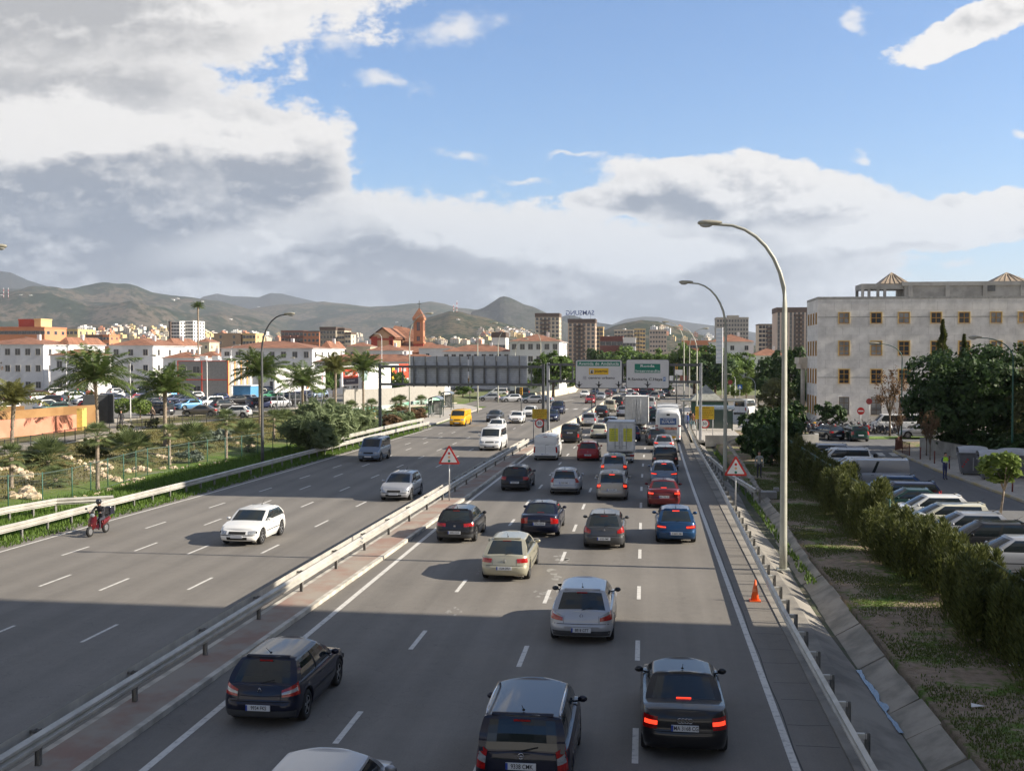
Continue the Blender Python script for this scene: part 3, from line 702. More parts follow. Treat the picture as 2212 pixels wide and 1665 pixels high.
    def patch(name, s0, s1, lo0, hi0, lo1, hi1, mat, end=-1, push=.006, sides_=(1, -1), n=6, parent=None, cells=None):
        """curved patch on the front or rear of the shell; s = distance along the contour from the centre line, heights in metres"""
        for sg in sides_:
            m = MB(); rows = []
            for k in range(n+1):
                t = k/n; s = lerp(s0, s1, t); a = abs(s)
                p = cpt(a if end < 0 else TOT-a); p2 = cpt(a+.01 if end < 0 else TOT-a-.01)
                nx, ny = (p2[1]-p[1]), -(p2[0]-p[0]); l = math.hypot(nx, ny)+1e-9; nx, ny = nx/l, ny/l
                if end > 0: nx, ny = -nx, -ny
                row = []
                for q in range(4):
                    z = lerp(lerp(lo0, lo1, t), lerp(hi0, hi1, t), q/3)
                    v = (z-sill)/(zt(p[1])-sill); X_, Y_ = shell(p[0], p[1], max(0, min(1, v)))
                    row.append(((X_+nx*push)*sg*(1 if s >= 0 else -1), Y_+ny*push, z))
                rows.append(row)
            m.grid(rows, 0, True)
            if cells: m.m = [cells[(i % 3)] if i//3 < n-1 else 0 for i in range(len(m.f))]
            o = m.build(name, mat, parent or root)
    def spatch(name, y0, y1, z0, z1, mat, push=.005, n=8, sides_=(1, -1), parent=None):
        for sg in sides_:
            m = MB(); rows = []
            for k in range(n+1):
                y = lerp(y0, y1, k/n); row = []
                for q in range(3):
                    z = lerp(z0, z1, q/2); v = (z-sill)/(zt(y)-sill); X_, Y_ = shell(xs_at(y), y, v); row.append(((X_+push)*sg, Y_, z))
                rows.append(row)
            m.grid(rows, 0, True); m.build(name, mat, parent or root)
    for n_, m in parts.items():
        if m.v: m.build(n_, M_glass, root)
    for (w, sg), m in sides.items(): m.build('side_window', M_glass, root)
    # lamps
    tl = S['lights'] or {'hatch': (.50, .98, .74, .86, .70, .92), 'sedan': (.56, .98, .70, .88, .70, .90), 'tall': (.66, .96, .66, 1.02, .66, .98), 'van': (.80, .95, .62, 1.08, .62, 1.08)}[S['tail']]
    if kind != 'pickup cab':
        if S['brake']: patch('tail_light', *tl, [M_tail, M_taillit], cells=(0, 1, 0) if S['brake'] == 1 else (0, 0, 1))
        elif S.get('two'): patch('tail_light', *tl, [M_tail, M_clear], cells=(0, 1, 0) if S['two'] == 1 else (0, 0, 1))
        else: patch('tail_light', *tl, M_tail)
    hz0 = S['nose']-.16
    patch('headlight', .48, .86, hz0, hz0+.14, hz0+.02, hz0+.17, M_clear, end=1)
    patch('grille', -.38, .38, hz0+.01, hz0+.12, hz0+.01, hz0+.12, M_gap, end=1, sides_=(1,))
    patch('air_intake', -.45, .45, .28, .40, .28, .40, M_gap, end=1, sides_=(1,))
    patch('bumper_strip', -.80, .80, .455, .495, .455, .495, M_bump, end=1, sides_=(1,), n=14)
    if S['lower'] != 3: patch('rear_bumper', -.86, .86, .26, .40 if S['lower'] != 1 else .56, .26, .40 if S['lower'] != 1 else .56, M_bump, end=-1, sides_=(1,), n=16, push=.004)
    patch('bumper_seam', -.88, .88, .575, .59, .575, .59, M_gap, end=-1, sides_=(1,), n=16, push=.003)
    if S['detail']:
        # door seams, handles, sill strip, boot seam, rub strip
        y1 = lerp(ybr, ybf-.12, cuts[1]+.04) if not S['cargo'] else None
        ds = [lerp(ybr, ybf-.12, q) for q in ((.55, .97) if S['cargo'] else ((.25, .58, .97) if S['three'] else (.10, .53, .97)))]
        for y in ds:
            if yR-.1 < y < yR+Ra: y = yR+Ra+.03
            spatch('door_seam', y-.006, y+.006, .27, zt(y)-.02, M_gap, .003, 1)
        spatch('door_seam', yR+Ra+.04, yF-Ra-.02, .275, .285, M_gap, .003)
        for y in ds[:-1]: spatch('door_handle', y+.08, y+.24, S['belt']-.13, S['belt']-.10, M_gap if S['lower'] else M_bump, .02, 2)
        spatch('rub_strip', yR+Ra+.06, yF-Ra-.06, .50, .54, M_bump, .012)
        if S['tail'] in ('hatch', 'tall', 'sedan'):
            for q in (1, -1): patch('boot_seam', tl[0]-.03, tl[0]-.02, .60, S['belt']-.1, .60, S['belt']-.1, M_gap, sides_=(q,), n=1, push=.003)
        if S['tail'] == 'van': patch('rear_door_seam', -.006, .006, .45, S['belt'], .45, S['belt'], M_gap, sides_=(1,), n=1, push=.004)
        if kind != 'pickup cab':
            a = MB(); a.tube([(0, ytr+.22, H-.03), (0, ytr-.10, H+.16)], [.008, .004], 5); a.ell((0, ytr+.22, H-.025), (.03, .04, .02)); a.build('aerial', M_gap, root)
        w_ = MB(); w_.tube([(0, ybr-.03, S['belt']+.05), (.30, ybr-.01, S['belt']+.12)], .010, 5)
        if S['tail'] != 'sedan' and kind != 'pickup cab': w_.build('wiper', M_gap, root)
    if S['rails']:
        for sg in (1, -1):
            r_ = MB(); x, y0, z = gp(('s', .06), 1); x2, y2, z2 = gp(('s', .92), 1)
            r_.tube([(x*sg*.97, y0, z+.0), (x*sg*.97, y0+.12, z+.07), (x2*sg*.98, (y0+y2)/2, z+.085), (x2*sg*.98, y2-.15, z2+.07), (x2*sg*.98, y2, z2+.0)], .022, 6); r_.build('roof_rail', M_chrome, root)
    if S['tail'] in ('hatch', 'tall') and S['detail']:
        sp_ = MB(); x, y, z = gp(('r', .8), 1)
        sp_.grid([[(x*s, y+.10, z+.055), (x*s, y-.03-.02*(1-s*s), z+.045), (x*s, y+.0, z+.02)] for s in (-1, -.6, 0, .6, 1)]); o = sp_.build('spoiler', PAINT['white'], root)
    if kind != 'pickup cab':
        bl = MB(); x, y, z = gp(('r', .2), .9 if S['tail'] != 'sedan' else .06); bl.box(0, y-.015, z, .30, .03, .03); bl.build('brake_light', M_taillit if S['brake'] else M_tail, root)
        py_ = shell(0, -hl, .5)[1]; pz = {'hatch': .47, 'sedan': .62, 'tall': .62, 'van': .50}[S['tail']]; pz = S.get('pz', pz)
        p_ = MB(); v = (pz-sill)/(zt(-hl)-sill); py_ = shell(0, -hl, v)[1]
        p_.box(0, py_-.02, pz, .54, .03, .12, mi=0); p_.box(-.25, py_-.022, pz, .04, .03, .118, mi=1); p_.build('number_plate', [M_plate, M_plblue], root)
        obs['plate'] = (0, py_-.038, pz)
    p_ = MB(); p_.box(0, hl-.005, .42, .52, .03, .11); p_.build('number_plate', M_plate, root)
    # mirrors
    xm, ym, zm = gp(('s', .93), .12)
    for sg in (1, -1):
        m = MB(); m.tube([(xm*sg, ym, zm-.02), ((xm+.10)*sg, ym, zm+.01)], .02, 6); m.ell(((xm+.16)*sg, ym, zm+.04), (.10, .055, .07), 10, 6); m.build('door_mirror', M_bump if S['lower'] in (1, 2) else PAINT['white'], root)
    # wheels
    for ya in (yR, yF):
        for sg in (1, -1):
            xo = hw_*.985-.0; wd = .21
            prof = [(R*.62, xo-.03), (R*.66, xo-.006), (R*.90, xo-.004), (R*.985, xo-.03), (R, xo-.06), (R, xo-wd+.05), (R*.9, xo-wd)]
            m = MB(); n = 24; rows = [[(xx*sg, ya+r_*cos(2*pi*k/n), R+r_*sin(2*pi*k/n)) for k in range(n)] for r_, xx in prof]
            m.grid(rows, 0, True, True); wh = m.build('wheel', M_tyre, root)
            m = MB(); xr = xo-.022
            m.add([((xr-.05)*sg, ya+R*.60*cos(2*pi*k/n), R+R*.60*sin(2*pi*k/n)) for k in range(n)], [tuple(range(n))], 1)
            m.grid([[((xr+dx_)*sg, ya+r_*cos(2*pi*k/n), R+r_*sin(2*pi*k/n)) for k in range(n)] for r_, dx_ in ((R*.63, 0), (R*.60, .006), (R*.56, 0))], 0, True, True)
            for k in range(5):
                a = 2*pi*k/5+.3; ca, sa = cos(a), sin(a); w2_ = .035; r1, r2 = .02, R*.58
                q = [(r1, -w2_), (r2, -w2_*.8), (r2, w2_*.8), (r1, w2_)]
                m.add([((xr-.005)*sg, ya+r_*ca-t*sa, R+r_*sa+t*ca) for r_, t in q], [(0, 1, 2, 3)], 0)
            m.build('rim', [M_rim, M_gap], wh)
    obs['root'] = root; obs['spec'] = S; obs['gp'] = gp; obs['hl'] = hl; obs['shell'] = shell
    obs['snap'] = snap(root)
    PROTO[key] = obs
    return obs
USED = set()
PAINTED = ('body', 'spoiler', 'door_mirror')
def car(kind, col, x, y, heading, label, group=None, z=0., name=None, cat=None, plate=None, skip=(), emblem=None, tilt=0, **ov):
    """heading in degrees, 0 = driving away along +Y; x, y = rear centre if ref='rear'"""
    ref = ov.pop('ref', 'c'); P = car_proto(kind, **ov); S = P['spec']; h = radians(heading)
    if ref == 'rear': x -= sin(h)*S['L']/2; y += cos(h)*S['L']/2
    if ref == 'front': x += sin(h)*S['L']/2; y -= cos(h)*S['L']/2
    if id(P) not in USED: USED.add(id(P)); r = P['root']; fresh = True
    else: r = copy_snap(P['snap'], None, skip); fresh = False
    r.location = (x, y, z); r.rotation_euler = (tilt, 0, h); r.name = name or {'mpv': 'people_carrier', 'suv': 'off_roader', 'wagon': 'estate_car'}.get(kind, kind.replace(' ', '_'))
    tag(r, label, cat or {'van': 'van', 'compact van': 'van', 'minibus': 'minibus', 'pickup cab': 'truck'}.get(kind, 'car'), group)
    for c in r.children:
        if c.name.split('.')[0] in PAINTED and c.data.materials[0] and c.data.materials[0].name.startswith('car_paint') or c.name.startswith('body'):
            c.material_slots[0].link = 'OBJECT'; c.material_slots[0].material = PAINT[col]
    if plate:
        pl = [c for c in r.children if c.name.startswith('number_plate') and c.data.vertices[0].co.y < 0][0]
        px_, py_, pz_ = P['plate']
        text_obj(plate, .115, M_blk, pl, (px_+.02, py_, pz_), name='plate_lettering', sx=.78)
    if emblem:
        e = MB(); py_ = P['plate'][1]+.02; ez = S.get('ez', .74); hl = S['L']/2
        v = (ez-.2)/(S['belt']-.2); py_ = P['shell'](0, -hl, v)[1]-.008
        if emblem == 'rings':
            for k in range(4): e.tube([(-.105+k*.07+.048*cos(a*pi/6), py_, ez+.048*sin(a*pi/6)) for a in range(13)], .007, 5, cap=False)
        elif emblem == 'diamond': e.tube([(0, py_, ez-.075), (.045, py_, ez), (0, py_, ez+.075), (-.045, py_, ez), (0, py_, ez-.075)], .011, 5)
        elif emblem == 'ring': e.tube([(.05*cos(a*pi/6), py_, ez+.05*sin(a*pi/6)) for a in range(13)], .009, 5, cap=False); e.tube([(-.06, py_, ez), (.06, py_, ez)], .008, 5)
        elif emblem == 'star': e.tube([(.045*cos(a*pi/6), py_, ez+.045*sin(a*pi/6)) for a in range(13)], .006, 5, cap=False); [e.tube([(0, py_, ez), (.045*cos(q), py_, ez+.045*sin(q))], .006, 4) for q in (pi/2, pi*7/6, -pi/6)]
        elif emblem == 's': e.box(0, py_, ez+.025, .09, .01, .02); e.box(0, py_, ez, .09, .01, .018); e.box(0, py_, ez-.025, .09, .01, .02)
        else: e.ell((0, py_, ez), (.04, .012, .04), 10, 6)
        e.build('emblem', M_chrome, r)
    return r
# ---------------------------------------------------------------- traffic on the right carriageway (driving away)
def hd(y): return -math.degrees(math.atan(.00033*(y-60))) if y > 60 else 0.
def rc(kind, col, PX, PY, label, **k):
    x, y = G(PX, PY); y -= .45
    return car(kind, col, x, y, k.pop('h', hd(y)), label, group='vehicles driving away on the right carriageway', ref='rear', **k)
def fc(kind, col, PX, PY, label, **k):
    x, y = G(PX, PY); y -= .1
    return car(kind, col, x, y, k.pop('h', 179.1), label, group='vehicles coming towards the bridge on the left carriageway', ref='front', **k)
rc('hatchback', 'navy', 573, 1560, 'black-blue hatchback with grey bumper in the bridge shadow beside the median', plate='9934 FKS', emblem='diamond', lower=0, two=1, lights=(.50, .98, .68, .82, .72, .98), L=4.2, ez=.80, L2=1)
car('mpv', 'navy', -2.15, 19.3, 0, 'dark blue people carrier with silver roof rails at the bottom edge', 'vehicles driving away on the right carriageway', ref='rear', plate='9338 CMK', emblem='ring', rails=1, two=1, lights=(.66, .93, .66, 1.0, .66, 1.12), ez=.93, pz=.76)
car('sedan', 'black', .82, 22.0, 0, 'black saloon with glowing tail lights and four-ring badge in the right lane', 'vehicles driving away on the right carriageway', ref='rear', plate='MA 3168 CG', emblem='rings', brake=1, ez=.80, pz=.66, lower=3, lights=(.55, .92, .62, .86, .62, .88))
car('hatchback', 'silver', -1.72, 30.6, 0, 'silver hatchback half in the bridge shadow with long roof aerial', 'vehicles driving away on the right carriageway', ref='rear', plate='8818 GTT', emblem='diamond', two=2, lower=2, W=1.81, L=4.3, H=1.48, ez=.80, pz=.43, lights=(.52, .96, .66, .80, .70, .95))
car('mpv', 'silver', -5.2, 15.4, 0, 'silver car of which only roof and windscreen show at the bottom edge', 'vehicles driving away on the right carriageway', ref='rear', H=1.50, L=4.2, belt=.9, nose=.7, cowl=.93)
rc('hatchback', 'beige', 1092, 1252, 'beige fastback car with black bumper strip casting a round shadow', plate='1534 DRZ', emblem='diamond', L=4.55, rg=(.10, 1.0), lights=(.46, .92, .68, .82, .68, .84), lower=3, pz=.50)
rc('hatchback', 'black', 985, 1170, 'black hatchback with wide red lights close to the kerb of the median', plate='4495 CCW', emblem='s', lights=(.40, .92, .70, .84, .74, .88), H=1.45)
rc('sedan', 'navy', 1166, 1158, 'dark blue saloon with chrome strip and black mirrors between two hatchbacks', plate='0793 CDW', emblem='star', two=0, lights=(.52, .95, .62, .90, .62, .80), lower=3)
rc('hatchback', 'dark grey', 1305, 1184, 'dark grey hatchback with tall red lights left of the bright blue car', plate='6152 FMP', emblem='diamond', L=4.2, lights=(.56, .98, .68, .80, .72, 1.0), lower=3, two=0, ez=.80)
rc('hatchback', 'blue', 1460, 1172, 'bright blue hatchback with lit brake lights in the right lane', plate='H 6657 AB', brake=1, rg=(.08, .8), lights=(.44, .92, .66, .78, .68, .82), lower=3)
rc('sedan', 'dark red', 1434, 1096, 'dark red saloon with lit brake lights and white number plate', plate='MA 7785 BT', brake=1, H=1.40, lower=3)
rc('mpv', 'bronze', 1322, 1080, 'bronze tall hatchback braking with tall lit lamps behind another people carrier', plate='3752 DPR', brake=1, H=1.57, L=3.95, lower=3)
rc('mpv', 'pale grey', 1326, 1034, 'grey tall hatchback braking right behind the truck with yellow posters', brake=1, H=1.60, L=4.0, lower=3)
rc('hatchback', 'silver', 1220, 1068, 'silver small hatchback with a black line round its bumper in the second lane', plate='7552 CMZ', H=1.50, L=3.85, rg=(.05, .35), pz=.72, lights=(.66, .92, .74, .98, .74, 1.0), lower=0)
rc('hatchback', 'black', 1113, 1060, 'black hatchback next to the red paved median in the band of shade', plate='6268 FVP', L=4.2, two=0, lights=(.52, .90, .70, .88, .70, .88), pz=.55)
rc('hatchback', 'grey blue', 1434, 1048, 'grey blue hatchback with orange lit lamp just ahead of the dark red saloon', brake=1, rg=(.06, .5), lights=(.46, .92, .68, .80, .70, .84), lower=3, pz=.40)
rc('suv', 'black', 1437, 1018, 'black off-roader with dark rear window between two braking cars', two=0, lights=(.66, .93, .86, 1.0, .86, 1.0))
rc('hatchback', 'silver', 1434, 978, 'silver hatchback with lit brake lights ahead of the black off-roader', brake=2, lower=3, two=0)
rc('mpv', 'dark grey', 1421, 962, 'dark people carrier partly hidden behind the braking silver hatchback', h=4, H=1.55)
rc('hatchback', 'red', 1270, 995, 'bright red hatchback between the white van and the poster truck', emblem='s', lower=3, plate='2240 FNB', lights=(.50, .90, .74, .84, .76, .88))
rc('van', 'white', 1179, 994, 'white panel van with plain rear doors beside the guard rail end', H=1.98, lower=0)
rc('suv', 'black', 1231, 957, 'black boxy off-road car beside the white concrete barrier', H=1.78, plate='3 0059 KC', pz=.98, lights=(.72, .93, .56, .86, .56, .86))
rc('hatchback', 'cream', 1294, 947, 'pale cream hatchback behind the dark blue wagon', lights=(.56, .9, .72, .86, .72, .86), two=0)
rc('hatchback', 'dark blue', 1363, 953, 'dark blue hatchback directly left of the bus', H=1.50, L=3.9, rg=(.05, .4), lower=3)
rc('wagon', 'grey blue', 1318, 930, 'grey blue estate car ahead of the pale cream hatchback')
rc('mpv', 'silver', 1272, 921, 'silver hatchback rolling along the concrete barrier', H=1.55)
rc('sedan', 'black', 1298, 902, 'black coupe-like off-roader behind the cream van', H=1.62, belt=1.05, deck=1.08, lower=3, rg=(.3, 1.3))
rc('compact van', 'cream', 1317, 890, 'cream compact van with twin rear windows far down the avenue')
rc('suv', 'black', 1333, 881, 'black tall car ahead of the cream compact van')
rc('hatchback', 'silver', 1345, 900, 'silver blue hatchback half hidden by the tall white truck box', two=0)
rc('hatchback', 'grey blue', 1360, 884, 'pale blue saloon far ahead in the middle lane', H=1.44, two=0)
rc('hatchback', 'red', 1377, 872, 'bright red small hatchback far ahead next to the white round van', H=1.5)
rc('hatchback', 'white', 1371, 865, 'white car with red rear window seen just beyond the red hatchback', brake=1)
rc('compact van', 'white', 1403, 882, 'white round backed delivery van ahead of the bus', W=1.8)
rc('hatchback', 'silver', 1405, 902, 'silver hatchback with one lit lamp beside the bus nose', brake=1)
rc('hatchback', 'dark green', 1414, 910, 'teal hatchback squeezed between truck and bus')
rc('hatchback', 'silver', 1362, 857, 'silver hatchback at the head of the queue on the left')
rc('mpv', 'dark blue', 1389, 861, 'dark blue tall car in the far queue')
rc('hatchback', 'black', 1401, 857, 'black hatchback far ahead in the right half of the queue')
rc('mpv', 'bronze', 1414, 865, 'bronze tall hatchback far ahead right of the white round van')
rc('hatchback', 'pale grey', 1426, 860, 'pale grey car in the far queue near the right wall')
rc('sedan', 'dark grey', 1438, 856, 'dark grey saloon, last car before the wall on the far right of the queue')
for i, (x_, c_, k_) in enumerate([(1372, 'red', 'hatchback'), (1388, 'dark grey', 'hatchback'), (1404, 'dark red', 'sedan'), (1420, 'white', 'hatchback'), (1434, 'black', 'sedan'), (1448, 'silver', 'hatchback'), (1345, 'silver', 'hatchback')]):
    rc(k_, c_, x_, 849+(i % 2), '%s %s in the farthest line of cars, %s under the big signs' % (c_, k_, ['first', 'second', 'third', 'fourth', 'fifth', 'sixth', 'leftmost'][i]))
# left carriageway (coming towards the camera)
fc('wagon', 'white', 512, 1180, 'white five door hatchback with black bumper strip alone in the sun', L=4.05, H=1.43, lower=0, rg=(.08, .75), cat='car', name='hatchback')
fc('hatchback', 'silver', 850, 1083, 'silver hatchback with black lower grille at the edge of the shade band', L=4.2, H=1.49)
fc('compact van', 'grey blue', 795, 998, 'grey blue compact van near the left guard rail')
fc('minibus', 'white', 1057, 974, 'white van with black bumper heading the left carriageway traffic', H=1.94)
fc('hatchback', 'white', 1068, 936, 'white small hatchback tucked behind the white van', L=3.7)
fc('sedan', 'dark grey', 1064, 912, 'dark grey car with round headlights in the outer left lane')
fc('hatchback', 'white', 1113, 915, 'white small hatchback with wide smiling grille', L=3.8, H=1.43)
fc('hatchback', 'white', 1142, 901, 'white taxi-like hatchback left of the speed sign', L=4.0)
fc('suv', 'dark blue', 1202, 895, 'dark blue large off-roader right of the gantry posts')
fc('hatchback', 'dark blue', 1189, 911, 'dark blue car hidden behind the speed sign and gantry post')
fc('van', 'yellow', 987, 921, 'yellow delivery van at the left bus stop', H=1.9, L=4.8)
fc('hatchback', 'white', 1262, 859, 'white car far up the left carriageway')
fc('hatchback', 'red', 1274, 872, 'red car nearest on the far left carriageway')
fc('hatchback', 'silver', 1297, 864, 'silver car behind the yellow pole far left of the island')
fc('hatchback', 'dark red', 1313, 858, 'dark red hatchback far up the left carriageway')
fc('hatchback', 'grey blue', 1323, 850, 'pale blue car farthest up the left carriageway')
fc('hatchback', 'dark blue', 1283, 853, 'dark blue car hidden behind the far white and silver cars')
for i, (x_, y_, c_, h_, k_) in enumerate([(1057, 866, 'silver', 100, 'hatchback'), (1103, 868, 'silver', 120, 'hatchback'), (1133, 867, 'dark green', 95, 'mpv'), (1150, 871, 'pale grey', 100, 'hatchback'), (1168, 870, 'grey blue', 80, 'sedan'), (1076, 855, 'white', 90, 'mpv'), (1122, 855, 'black', 90, 'suv')]):
    x, y = G(x_, y_); car(k_, c_, x, y, h_, '%s %s waiting in the side road left of the junction, %s from the left' % (c_, k_, ['first', 'third', 'fifth', 'sixth', 'last', 'second', 'fourth'][i]), 'cars waiting in the left side road')
# ---------------------------------------------------------------- trucks and bus
def truck(PX, PY, label, poster, group, bw=2.15, bl=4.2, bh=2.3, z0=1.0):
    x, y = G(PX, PY); hh = hd(y)
    r = car('pickup cab', 'white', x, y-.5, hh, label, group, ref='rear', name='box_truck', cat='truck')
    b = MB(); yb = -2.8; b.b2(-bw/2, yb, z0, bw/2, yb+bl, z0+bh)
    for sx_ in (-1, 1):
        for yy in (yb, yb+bl): b.box(sx_*bw/2, yy, z0+bh/2, .07, .07, bh+.04, mi=1)
    for zz in (z0, z0+bh): b.box(0, yb-.01, zz, bw+.1, .06, .08, mi=1); b.box(-bw/2, yb+bl/2, zz, .05, bl, .08, mi=1); b.box(bw/2, yb+bl/2, zz, .05, bl, .08, mi=1)
    b.build('cargo_box', [pm('truck_white', (.66, .66, .64), .6, var=.1, scale=2, obj=True), M_steel], r)
    for s in (-1, 1):
        d = MB(); d.box(s*bw/4, yb-.035, z0+bh/2, bw/2-.08, .03, bh-.16)
        o = d.build('rear_door', MATS['truck_white'], r)
        h = MB(); h.tube([(s*.10, yb-.075, z0+.15), (s*.10, yb-.075, z0+bh-.2)], .016, 6); h.tube([(s*.42, yb-.075, z0+.15), (s*.42, yb-.075, z0+bh-.2)], .016, 6); h.box(s*.26, yb-.07, z0+.38, .34, .03, .06); h.build('door_bar', M_steel, o)
        if poster:
            p = MB(); p.box(s*.52, yb-.055, z0+bh*.56, .66, .01, .98)
            for k in range(4): p.box(s*.52, yb-.062, z0+bh*.42+k*.17, .42, .006, .03, mi=1)
            p.tube([(s*.52-.12, yb-.063, z0+bh*.72), (s*.52, yb-.063, z0+bh*.72+.16), (s*.52+.12, yb-.063, z0+bh*.72), (s*.52-.12, yb-.063, z0+bh*.72)], .014, 4, mi=1)
            p.build('poster', [pm('poster_yellow', (.62, .58, .06), .6, var=.1), pm('poster_green', (.12, .30, .10), .6, var=0)], o)
    c = MB(); c.box(0, -.6, .78, .9, 4.4, .26); c.box(0, yb+.03, .62, bw-.1, .10, .14); c.box(0, yb-.02, .62, .52, .03, .11, mi=1); c.build('chassis', [M_bump, M_plate], r)
    for s in (-1, 1):
        l = MB(); l.box(s*.86, yb-.03, .62, .30, .04, .12); l.build('tail_light', M_tail, r)
    return r
g_ = 'vehicles driving away on the right carriageway'
truck(1341, 1000, 'white box truck with two yellow posters on its rear doors', True, g_, 2.0, 3.6, 2.15, .95)
truck(1375, 937, 'tall plain white box truck beside the bus', False, g_, 2.35, 5.2, 2.75, 1.1)
def bus(x, y, h, label, name, ad=True, W_=2.5, L_=12, H_=3.0):
    r = thing(name, label, 'bus', (x, y, 0), radians(h)); hw2 = W_/2
    prof = [(-hw2+.02, .35), (-hw2, .8), (-hw2, 1.3), (-hw2+.02, 2.3), (-hw2+.10, 2.8), (-hw2+.30, 3.0), (0, 3.06), (hw2-.30, 3.0), (hw2-.10, 2.8), (hw2-.02, 2.3), (hw2, 1.3), (hw2, .8), (hw2-.02, .35)]
    b = MB(); rows = []
    for yy, k in ((0, .90), (.05, .975), (.18, 1), (L_*.5, 1), (L_-.3, 1), (L_-.05, .97), (L_, .93)):
        rows.append([(px_*k, yy, .35+(pz_-.35)*(k if k < 1 else 1)) for px_, pz_ in prof])
    b.grid(rows, 0, True); b.add(rows[0], [tuple(range(len(prof)))]); b.add(rows[-1], [tuple(range(len(prof)))[::-1]])
    b.build('body', pm('bus_white', (.70, .71, .70), .35, coat=.6, var=.04), r)
    w = MB()
    for s in (-1, 1):
        w = MB(); w.b2(s*(hw2-.02), .9, 1.45, s*(hw2+.012), L_-.6, 2.45); w.build('side_window', M_glass, r)
    for k, yy in enumerate((1.2, 3.6, 8.5)):
        p = MB(); p.grid([[(sx_*1.0, yy+dy_, 3.03+.28*(1-abs(t)**3)*(1-sx_*sx_*.25)) for sx_ in (-1, -.8, -.4, 0, .4, .8, 1)] for t, dy_ in ((-1, 0), (-.7, .25), (0, .9), (.7, 1.6), (1, 1.9))]); p.build('roof_unit', MATS['bus_white'], r)
        p = MB(); p.tube([(sx_*1.0, yy+.05, 3.08+.20*(1-sx_*sx_*.35)) for sx_ in (-1, -.8, -.4, 0, .4, .8, 1)], .03, 5); p.build('roof_grille', M_black, r)
    a = MB(); a.box(0, .005, 2.02, 1.5, .05, .62); p_ = a.build('rear_panel', pm('blue_advert', (.06, .12, .27), .4, var=.1), r)
    if ad: text_obj('SU PLAN', .30, M_wlet, p_, (0, -.03, 1.96), name='advert_lettering'); text_obj('PROMOCIONES', .13, M_wlet, p_, (0, -.03, 2.2), name='advert_lettering')
    a = MB(); a.box(0, .0, 1.18, 1.7, .06, .80, mi=0); a.box(0, -.035, 1.36, 1.6, .01, .24, mi=1); a.box(0, -.037, 1.08, 1.5, .01, .05, mi=2); a.box(0, -.037, .95, 1.5, .01, .05, mi=2); a.build('engine_cover', [pm('cover_pale', (.55, .55, .54), .5, var=.1), pm('advert_pink', (.50, .22, .15), .5, var=.4, scale=9), M_steel], r)
    a = MB(); a.box(.25, .02, .52, .9, .08, .30); a.build('rear_hatch', PAINT['yellow'], r)
    a = MB(); a.box(0, .01, 2.63, .30, .05, .16); a.build('number_display', M_black, r); text_obj('175', .10, M_blk, r, (.75, .03, 2.62), name='fleet_number')
    for s in (-1, 1):
        a = MB(); a.box(s*1.05, .02, 1.62, .28, .05, .12); a.build('tail_light', M_tail, r)
        a = MB(); a.box(s*1.0, .03, .62, .2, .05, .1); a.build('reflector', M_taillit if s > 0 else M_tail, r)
        for yy in (2.6, 8.8):
            m = MB(); n = 22; m.grid([[(s*xx, yy+r_*cos(2*pi*k/n), .48+r_*sin(2*pi*k/n)) for k in range(n)] for r_, xx in ((.1, hw2-.02), (.46, hw2-.01), (.48, hw2-.05), (.48, hw2-.3))], 0, True, True); m.build('wheel', M_tyre, r)
    a = MB(); a.box(0, L_/2, .45, W_-.5, L_-.8, .4); a.build('underbody', M_gap, r)
    return r
bx, by = G(1443, 957); bus(bx, by-.2, hd(105), 'white city bus with blue rear advert waiting at the right stop', 'city_bus', W_=2.32, H_=3.0)
x, y = G(1597, 897); car('van', 'white', x, y, -25, 'white van seen from behind on the slip road right of the shelter', ref='rear', H=2.2, W=2.0, cargo=0, rg=(.03, .1))
# ---------------------------------------------------------------- parked cars on the right, nose to the hedge
gR = 'cars parked nose-in along the hedge'
pr = [('wagon', 'silver', 86.3, 'silver wagon at the far end of the row by the hedge', {}), ('hatchback', 'dark red', 82.0, 'dark red car mostly hidden between silver wagon and white off-roader', {}),
 ('suv', 'white', 78.6, 'white off-roader with spare wheel on its back door', {'rails': 1}), ('hatchback', 'white', 75.2, 'white hatchback right beside the off-roader with spare wheel', {}),
 ('mpv', 'white', 72.2, 'white tall car next to the grey box van', {}), ('van', 'pale grey', 68.0, 'pale grey box van with brownish roof', {'L': 4.4, 'H': 2.0}),
 ('hatchback', 'blue', 63.6, 'bright blue hatchback parked nose to the hedge', {'rg': (.06, .7)}), ('wagon', 'dark blue', 60.6, 'dark blue estate beside the bright blue hatchback', {}), ('sedan', 'dark green', 57.8, 'dark green saloon parked left of two white cars', {}),
 ('hatchback', 'white', 54.9, 'white hatchback parked beyond the boxy cream hatchback', {}), ('hatchback', 'cream', 52.2, 'boxy cream hatchback with big side windows', {'rg': (.06, .35), 'H': 1.42}),
 ('hatchback', 'silver', 49.0, 'silver hatchback between cream and black hatchbacks', {}), ('hatchback', 'black', 46.2, 'black hatchback with red tail lamp behind the sapling', {'H': 1.48}), ('hatchback', 'silver', 42.6, 'silver car cut by the right edge of the picture', {})]
for k, c, y, lb, ov in pr:
    car(k, c, 15.55, y, 90, lb, gR, z=.02, ref='rear', **ov)
w = MB(); n = 20; w.grid([[(15.70+xx, 78.6+r_*cos(2*pi*k/n), 1.0+r_*sin(2*pi*k/n)) for k in range(n)] for r_, xx in ((.02, .2), (.25, .21), (.33, .18), (.34, .1), (.33, 0))], 0, True, True)
tag(w.build('spare_wheel', M_tyre), 'round spare wheel cover on the back of the white off-roader', 'spare wheel')
x, y = G(1812, 952); car('hatchback', 'black', x, y, 25, 'black hatchback parked beside the motorbikes', 'cars parked at the street corner', ref='rear', z=.02)
